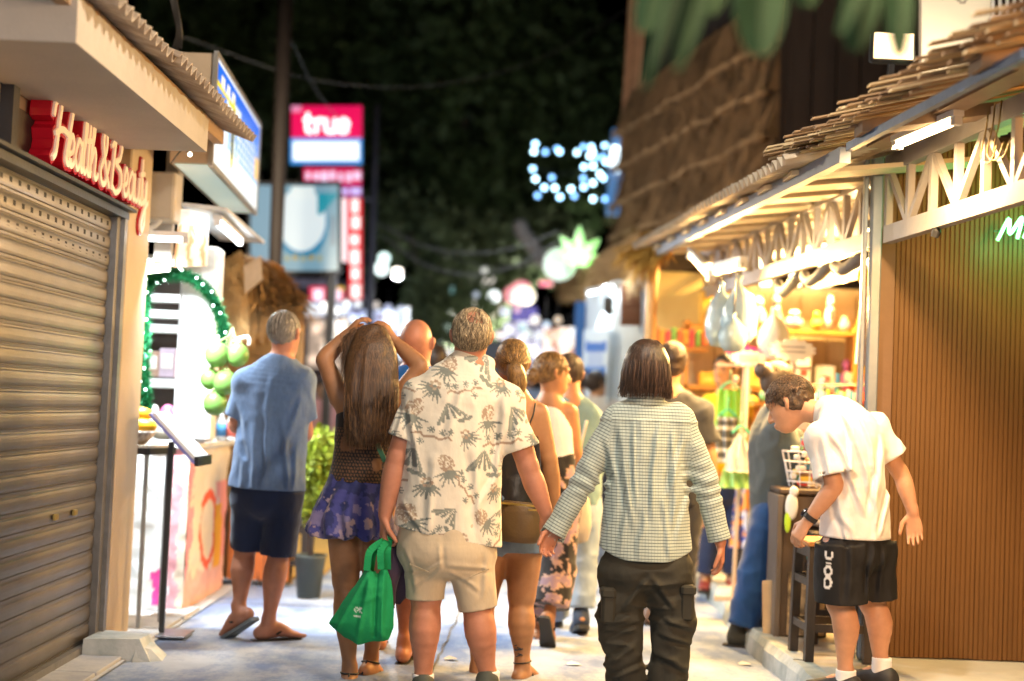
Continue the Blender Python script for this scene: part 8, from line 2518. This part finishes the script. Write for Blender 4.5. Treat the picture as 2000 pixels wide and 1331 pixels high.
# ------------------------------------------------------------------ 9. man in grey T-shirt behind the checked shirt
Y9 = 8.8
m9 = make_person('dark haired man in plain grey T-shirt half hidden by the woman in checks', Y9,
    dict(head=(1312, 708), neck=(1310, 752), shL=(1262, 806), shR=(1370, 806), elL=(1255, 890), elR=(1388, 895, .03), wrL=(1258, 975), wrR=(1384, 985, .1), hipL=(1285, 985), hipR=(1345, 985), knL=(1275, 1085, .08), knR=(1335, 1085), anL=(1268, 1190, .0), anR=(1330, 1195, .3)),
    [((1310, 766), .085, .065), ((1311, 786), .145, .085), ((1313, 825), .165, .105), ((1314, 900), .16, .11), ((1314, 985), .16, .11)],
    s=1.02, res=.010, skin_tone='olive', head_fwd=(.0, 1, 0), head_s=1.03,
    shirt=dict(rows=[((1310, 768), .088, .078), ((1311, 786), .16, .095), ((1313, 828), .188, .12), ((1314, 900), .185, .125), ((1314, 1000), .185, .13)], hem=[((1314, 985), (0, 0, -1))], sl=(.66, .078, .08), sr=(.66, .08, .082), mat=cloth_mat('plain_grey', (.022, .024, .033), var=.08), fold=folds(.010, 9, 8, 3, 15)),
    bottom=dict(name='trousers', rows=[((1314, 965), .165, .12), ((1314, 1005), .17, .125), ((1314, 1020), .155, .12)], legs=((1.98, .1, .075), (1.98, .1, .075)), mat=cloth_mat('charcoal_trousers', (.030, .030, .036)), fold=folds(.007, 8, 8, 6, 6)),
    hands=(((0, 0, -1), (1, 0, 0), .5, 1), ((0, .2, -1), (-1, 0, 0), .5, -1)))
hv = cap_vol(m9, 1.03, nape=-.07, rad=(.086, .105, .106)); link_hair(hv, DKBR, m9['root'], cap_strands(300, m9['hp'], 71, rad=(.087, .106, .107), th0=(0, 1.4), th1=(.5, 2.1), lift=.008, wob=.5), folds(.008, 22, 22, 18, 3))
BRSH = M('brown_shoe', (.10, .055, .035), rough=.5)
shoe(m9['j']['anL'], (0, 1, 0), 1.0, m9['root'], BRSH, DKSOLE); shoe(m9['j']['anR'], (0, 1, 0), 1.0, m9['root'], BRSH, DKSOLE)

# ------------------------------------------------------------------ 10. stall vendor facing the street
Y10 = 10.1
m10 = make_person('stall vendor in yellow top facing the street behind the hanging clothes', Y10,
    dict(head=(1415, 722), neck=(1417, 752), shL=(1462, 790), shR=(1385, 790), elL=(1470, 860), elR=(1375, 865), wrL=(1455, 915, -.15), wrR=(1392, 915, -.15), hipL=(1437, 935), hipR=(1398, 935), knL=(1432, 1030), knR=(1392, 1030), anL=(1430, 1128), anR=(1378, 1128)),
    [((1418, 768), .075, .06), ((1419, 784), .125, .08), ((1420, 815), .145, .1), ((1420, 880), .13, .1), ((1418, 945), .15, .11)],
    s=.94, res=.011, skin_tone='olive', head_fwd=(-.55, -.85, 0), head_s=1.0, side=(-1, 0, 0),
    shirt=dict(rows=[((1418, 770), .08, .075), ((1419, 786), .14, .09), ((1420, 818), .165, .12), ((1420, 880), .155, .12), ((1418, 950), .17, .13)], hem=[((1418, 935), (0, 0, -1))], sl=(.8, .07, .072), sr=(.8, .07, .072), mat=cloth_mat('yellow_cotton', (.72, .50, .02)), fold=folds(.007, 9, 8, 4, 15)),
    bottom=dict(name='jeans', rows=[((1418, 920), .155, .12), ((1418, 955), .16, .12), ((1416, 970), .145, .11)], legs=((1.93, .09, .068), (1.93, .09, .068)), mat=cloth_mat('navy_jeans', (.012, .022, .065)), fold=folds(.006, 8, 8, 6, 6)),
    hands=(((-.3, -.6, -.6), (0, 0, -1), .5, -1), ((.3, -.6, -.6), (0, 0, -1), .5, 1)), toes=((-.2, -1, 0), (-.2, -1, 0)))
hv = cap_vol(m10, 1.0, nape=-.03, rad=(.083, .1, .1), face_p=(0, .05, .03)); hv.plane(m10['hp'](0, .02, -.005), m10['R'] @ np.array((0, .85, -.6)), .01); link_hair(hv, M('black_hair', (.015, .011, .010), rough=.4), m10['root'])
MARSH = M('maroon_shoe', (.18, .03, .03), rough=.5)
for an in ('anL', 'anR'): shoe(m10['j'][an], (-.2, -1, 0), .92, m10['root'], MARSH, DKSOLE)
w = MB()
for sx in (-1, 1): w.ell(m10['hp'](sx * .031, .093, .003), (.008, .006, .005), 8, 6); w.box(m10['hp'](sx * .031, .099, .023), (.026, .006, .006), m10['R'][:, 0], m10['R'][:, 1])
w.build('eyes_and_brows', M('dark_eye', (.02, .015, .012), rough=.3), m10['root'])

# ------------------------------------------------------------------ 11. customer with a bun leaning on the stall
Y11 = 8.15
m11 = make_person('customer with hair bun in slate shirt and blue jeans leaning into the stall', Y11,
    dict(head=(1520, 748, .1), neck=(1518, 790, .05), shL=(1510, 835, .14), shR=(1520, 838, -.14), elL=(1570, 880, .2), elR=(1560, 905, -.10), wrL=(1625, 890, .1), wrR=(1615, 885, -.02), hipL=(1508, 1010, .09), hipR=(1504, 1015, -.09), knL=(1488, 1120, .1), knR=(1474, 1125, -.08), anL=(1466, 1225, .1), anR=(1450, 1230, -.08)),
    [((1518, 802), .08, .07), ((1515, 825), .14, .09), ((1512, 865), .155, .11), ((1512, 930), .145, .105), ((1516, 1000), .15, .11), ((1518, 1030), .14, .11)],
    s=1.0, res=.009, skin_tone='olive', head_fwd=(.9, .45, -.15), head_s=1.0,
    shirt=dict(rows=[((1518, 804), .085, .085), ((1515, 825), .155, .10), ((1511, 868), .178, .128), ((1511, 940), .170, .128), ((1514, 1025), .175, .135), ((1514, 1040), .175, .135)], hem=[((1514, 1022), (.05, 0, -1))], sl=(1.35, .08, .065), sr=(1.35, .08, .065), mat=cloth_mat('slate_cotton', (.045, .062, .075), var=.1), fold=folds(.009, 7, 7, 4, 22)),
    bottom=dict(name='jeans', rows=[((1512, 1000), .16, .125), ((1508, 1035), .165, .13), ((1505, 1055), .15, .12)], legs=((1.93, .102, .085), (1.93, .102, .088)), mat=cloth_mat('mid_blue_denim', (.010, .048, .165), rough=.85, var=.25, scale=8), fold=lambda P: folds(.009, 7, 7, 10, 6)(P)),
    hands=(((.9, .2, -.3), (0, 0, -1), .5, 1), ((.9, .2, -.3), (0, 0, -1), .5, -1)), toes=((.75, .6, 0), (.8, -.35, 0)), side=(.25, -.97, 0))
P = m11['hp']; hv = cap_vol(m11, 1.0, nape=-.06, rad=(.085, .104, .104), face_p=(0, .052, .03), face_n=(0, .80, -.6)); hv.ell(P(0, -.115, .050), (.05, .048, .05), .012)
link_hair(hv, hair_mat('bun_hair', (.030, .020, .016), (.11, .075, .05)), m11['root'], cap_strands(200, P, 81, rad=(.086, .105, .105)), folds(.006, 25, 25, 10, 3))
BLKSH = M('black_shoe', (.028, .028, .022), rough=.7, var=.2)
shoe(m11['j']['anL'], (.75, .6, 0), 1.05, m11['root'], BLKSH, DKSOLE, hh=.07); shoe(m11['j']['anR'], (.85, -.3, 0), 1.08, m11['root'], BLKSH, DKSOLE, hh=.07)

# ------------------------------------------------------------------ 12. boy in white T-shirt, stooping
Y12 = 6.30
FK = np.array((-.72, .69, 0)); RK = np.array((.69, .72, 0))
WHT = cloth_mat('white_tee', (.66, .64, .63), rough=.85, var=.03, scale=8)
def kid_short_paint(V, o):
    c = np.tile(np.array((.012, .012, .013)), (len(V), 1))
    k = Y12 / FPX
    zc = at(1597, 1110, Y12)[2]
    # white letters run down the side of the left leg: measure along the drop and along the facing direction
    f = (V - at(1597, 1110, Y12)) @ FK / k; z = (V[:, 2] - zc) / k
    left = V[:, 1] < Y12 + .10
    x = (V[:, 0] - at(1603, 1110, Y12)[0]) / k * 1.5; m = np.zeros(len(V), bool)
    def ring(cz, hx, hz, w): 
        d = np.sqrt((x / hx) ** 2 + ((z - cz) / hz) ** 2); return (np.abs(d - 1) < w)
    m |= ring(2, 8, 8.5, .30)
    m |= (ring(-20, 9, 9.5, .30) & (x > -6)) | ((np.abs(x + 6.5) < 2) & (np.abs(z + 20) < 10))
    m |= (np.abs(z - 17) < 2.0) & (np.abs(x) < 6)
    m |= ring(34, 8, 9, .28) & (z < 38)
    c[m & left] = (.72, .72, .72)
    return c
k12 = make_person('boy in white T-shirt and black shorts stooping to look at his wrist watch', Y12,
    dict(head=(1541, 788, .20), neck=(1592, 806, .14), shL=(1606, 858, -.08), shR=(1704, 838, .16), elL=(1630, 950, -.14), elR=(1762, 930, .16), wrL=(1578, 1018, -.10), wrR=(1783, 1000, .14), hipL=(1643, 1068, -.06), hipR=(1700, 1066, .05), knL=(1643, 1180, -.05), knR=(1706, 1178, .06), anL=(1652, 1322, -.04), anR=(1722, 1306, .05)),
    [((1618, 808, .12), .085, .065), ((1644, 824, .08), .135, .085), ((1660, 868, .03), .150, .10), ((1668, 935, .0), .138, .098), ((1672, 1010, .0), .14, .10), ((1672, 1070, .0), .15, .105), ((1672, 1095), .14, .10)],
    s=.95, res=.0065, skin_tone='fair', head_fwd=(-.80, .42, -.42), head_up=(-.42, .25, .87), head_s=1.0, face=True, side=RK, legfat=1.0, armfat=.95,
    shirt=dict(rows=[((1612, 806, .12), .085, .075), ((1634, 812, .09), .128, .09), ((1654, 838, .05), .172, .112), ((1664, 880, .02), .178, .122), ((1668, 950, .0), .170, .125), ((1670, 1030, .0), .182, .135), ((1671, 1075, .0), .188, .14)], hem=[((1670, 1050), (-.02, 0, -1))], sl=(.82, .078, .086), sr=(.62, .078, .082), res=.006, mat=WHT, fold=both(folds(.006, 8, 8, 2.6, 25.0), creases(6.3, [(1640, 800, 1688, 960, .013, .013), (1672, 800, 1700, 930, .011, .012), (1610, 850, 1672, 990, .014, .013), (1650, 840, 1640, 950, .010, .012), (1720, 860, 1690, 1010, .012, .014), (1600, 930, 1650, 1040, .011, .012), (1740, 960, 1700, 1040, .010, .013), (1700, 940, 1690, 1045, .009, .012), (1625, 1000, 1640, 1050, .009, .010), (1590, 860, 1600, 930, .010, .010)]))),
    bottom=dict(rows=[((1671, 1025), .155, .108), ((1671, 1065), .180, .130), ((1671, 1085), .18, .132), ((1671, 1095), .15, .11)], legs=((.96, .112, .112), (.92, .110, .105)), mat=cloth_mat('black_sport', (1, 1, 1), attr='col', rough=.75, sheen=0), paint=kid_short_paint, fold=both(folds(.006, 8, 8, 3, 6), creases(6.3, [(1690, 1060, 1682, 1165, .012, .014), (1650, 1060, 1640, 1160, .009, .014), (1720, 1070, 1715, 1160, .010, .012)])), res=.006),
    hands=(((-.5, .15, -.85), (.55, .5, -.4), .75, -1), ((.12, .0, -1), (-.3, -1, 0), .35, 1)), toes=((-.75, .66, 0), (-.70, .70, 0)))
o = k12; P = o['hp']; R = o['R']
KIDH = hair_mat('boy_brown_hair', (.030, .017, .010), (.12, .07, .036), stretch=(5, 5, 5), scale=22)
hv = cap_vol(o, 1.0, nape=-.045, rad=(.085, .106, .104), face_p=(0, .060, .028), face_n=(0, .78, -.62))
hv.plane(P(0, .015, -.010), R @ np.array((0, .8, -.8)), .01)
link_hair(hv, KIDH, o['root'], cap_strands(900, P, 91, th0=(.0, 1.3), th1=(.4, 1.75), rad=(.087, .108, .106), lift=.010, width=.0022, wob=.7), folds(.006, 34, 34, 34, 3))
for an, sh_ in (('anL', (-.75, .66, 0)), ('anR', (-.70, .70, 0))):
    k12['j'][an][2] -= .0
    w = Vol(k12['j'][an] - .16, k12['j'][an] + .16, .007)
    cyl(w, k12['j'][an] + (0, 0, .05 if an == 'anR' else .03), k12['j'][an] - (0, 0, .06), .044, .044, 0)
    add_part('sock', w, SOCK, k12['root'])
    shoe(k12['j'][an], sh_, .98, k12['root'], M('black_trainer', (.02, .02, .022), rough=.6), M('white_rubber', (.6, .6, .6), rough=.6), hh=.012)
w = MB(); wr = lerp(k12['j']['wrL'], k12['j']['elL'], .10); ax = unit(k12['j']['wrL'] - k12['j']['elL']); a = unit(np.cross(ax, (0, 1, 0))); b = np.cross(ax, a)
pts = [wr + (a * math.cos(t) + b * math.sin(t)) * .031 for t in np.linspace(0, 6.283, 19)]
for p, q in zip(pts[:-1], pts[1:]): w.bar(p, q + (q - p) * .15, .004, .022, up=ax)
w.build('watch_strap', BLKSTRAP, k12['root'])
w = MB(); fdir = unit(-a * .75 - b * .5) if (-a)[0] < 0 else unit(a * .75 - b * .5)
w.lathe(wr + fdir * .030, [(.021, 0), (.021, .010), (.016, .013)], 18, fdir); w.build('watch_face', M('watch_black', (.02, .02, .03), rough=.15), k12['root'])

# ------------------------------------------------------------------ 13. far walkers
def far_person(label, px, hy, fy, Y, top, bot, hairc, fwd=(0, 1, 0), w_=1.0, skin_tone='olive', group=None):
    k = (fy - hy) / 1.70     # px per metre
    X = lambda dx, h, dy=0: (px + dx * k, fy - h * k, dy)
    J = dict(head=X(0, 1.585), neck=X(0, 1.45), shL=X(-.165 * w_, 1.36), shR=X(.165 * w_, 1.36), elL=X(-.21 * w_, 1.08), elR=X(.21 * w_, 1.08), wrL=X(-.20 * w_, .85, .08), wrR=X(.20 * w_, .85, .08), hipL=X(-.085, .90), hipR=X(.085, .90), knL=X(-.09, .50, .05), knR=X(.09, .50), anL=X(-.09, .10, .12), anR=X(.09, .10, -.1))
    rows = [(X(0, 1.42), .08, .06), (X(0, 1.37), .13, .08), (X(0, 1.25), .15, .1), (X(0, 1.08), .135, .1), (X(0, .92), .15, .11), (X(0, .85), .14, .1)]
    o = make_person(label, Y, J, rows, s=.98, res=.016, skin_tone=skin_tone, head_fwd=fwd, head_s=1.0, side=(1, 0, 0),
        shirt=dict(rows=[(X(0, 1.43), .085, .075), (X(0, 1.38), .15, .095), (X(0, 1.25), .178, .12), (X(0, .88), .175, .13)], hem=[(X(0, .90), (0, 0, -1))], sl=(.8, .08, .08), sr=(.8, .08, .08), mat=cloth_mat('far_' + label[:14], top), res=.016),
        bottom=dict(name='trousers', rows=[(X(0, .98), .16, .12), (X(0, .86), .165, .125), (X(0, .80), .15, .11)], legs=((1.9, .1, .08), (1.9, .1, .08)), mat=cloth_mat('farb_' + label[:14], bot), res=.016),
        hands=None, feet=True)
    hv = cap_vol(o, 1.0, nape=-.08, rad=(.087, .106, .104), res=.014); link_hair(hv, M('farhair_%.3f' % hairc[0], hairc, rough=.5), o['root'])
    return o
far_person('dark haired person just right of the bald man, farther off', 852, 672, 1140, 10.5, (.10, .09, .10), (.05, .05, .07), (.03, .018, .012))
far_person('person in navy with a dark backpack beyond the teal shirt', 1142, 722, 1040, 13.5, (.05, .06, .12), (.04, .04, .05), (.03, .02, .015))
far_person('person in pink blouse far down on the left side', 628, 742, 1000, 16.5, (.50, .24, .22), (.05, .05, .06), (.03, .02, .015), (.4, -1, 0))
far_person('person in pale shirt far down the middle of the street', 700, 728, 960, 17.5, (.55, .55, .55), (.08, .08, .10), (.04, .03, .02))
far_person('person in teal far down between the bald man and the older man', 880, 735, 945, 19.0, (.08, .30, .34), (.08, .08, .10), (.03, .02, .015))
far_person('person in white far down the right side by the kiosk', 1012, 735, 930, 20.0, (.60, .58, .56), (.10, .10, .13), (.03, .02, .015))
far_person('person in dark red far down by the kiosk corner', 1085, 738, 935, 19.5, (.30, .06, .06), (.05, .05, .07), (.03, .02, .015))
far_person('person in light blue far off at left near the dim shop block', 655, 748, 975, 18.2, (.30, .42, .60), (.06, .06, .08), (.03, .02, .015), (.6, -1, 0))
far_person('shopper in white by the kiosk wall half hidden by the teal shirt', 1165, 725, 1075, 12.6, (.6, .58, .55), (.06, .06, .08), (.03, .02, .015), (.8, .6, 0))
far_person('person in black far down beside the peach lit stall', 1045, 738, 950, 19.2, (.03, .03, .035), (.10, .11, .16), (.03, .02, .015))
far_person('person in mustard far down behind the long haired woman', 745, 735, 965, 17.0, (.45, .28, .06), (.06, .06, .08), (.03, .02, .015), (.3, -1, 0))
far_person('person in lilac standing at the far stalls left of the older man', 905, 738, 940, 20.6, (.32, .26, .42), (.06, .06, .08), (.03, .02, .015), (-.5, -1, 0))
# ribbed collars of the round neck shirts
for o_, mt_, r_ in ((m3, BLUET, .066), (k12, WHT, .066)):
    p_ = lerp(o_['rows'][0][0], o_['j']['neck'], .25); ax = unit(o_['j']['head'] - o_['rows'][0][0]); a = unit(np.cross(ax, (0, 1, .1))); b = np.cross(ax, a)
    w = MB(); w.tube([p_ + (a * math.cos(t) + b * math.sin(t)) * r_ for t in np.linspace(0, 6.283, 25)], .010, 7); w.build('collar', mt_, o_['root'], smooth=True)
far_person('person in cream shirt far down left of the bald man', 770, 722, 985, 15.6, (.5, .45, .36), (.05, .05, .06), (.05, .03, .02))
far_person('person in grey blue far down right of the ponytail', 1030, 722, 985, 15.4, (.16, .20, .28), (.05, .05, .06), (.03, .02, .015))
far_person('person in coral far down right beside the kiosk edge', 1105, 726, 985, 15.9, (.52, .18, .12), (.10, .12, .18), (.03, .02, .015), (-.3, -1, 0))
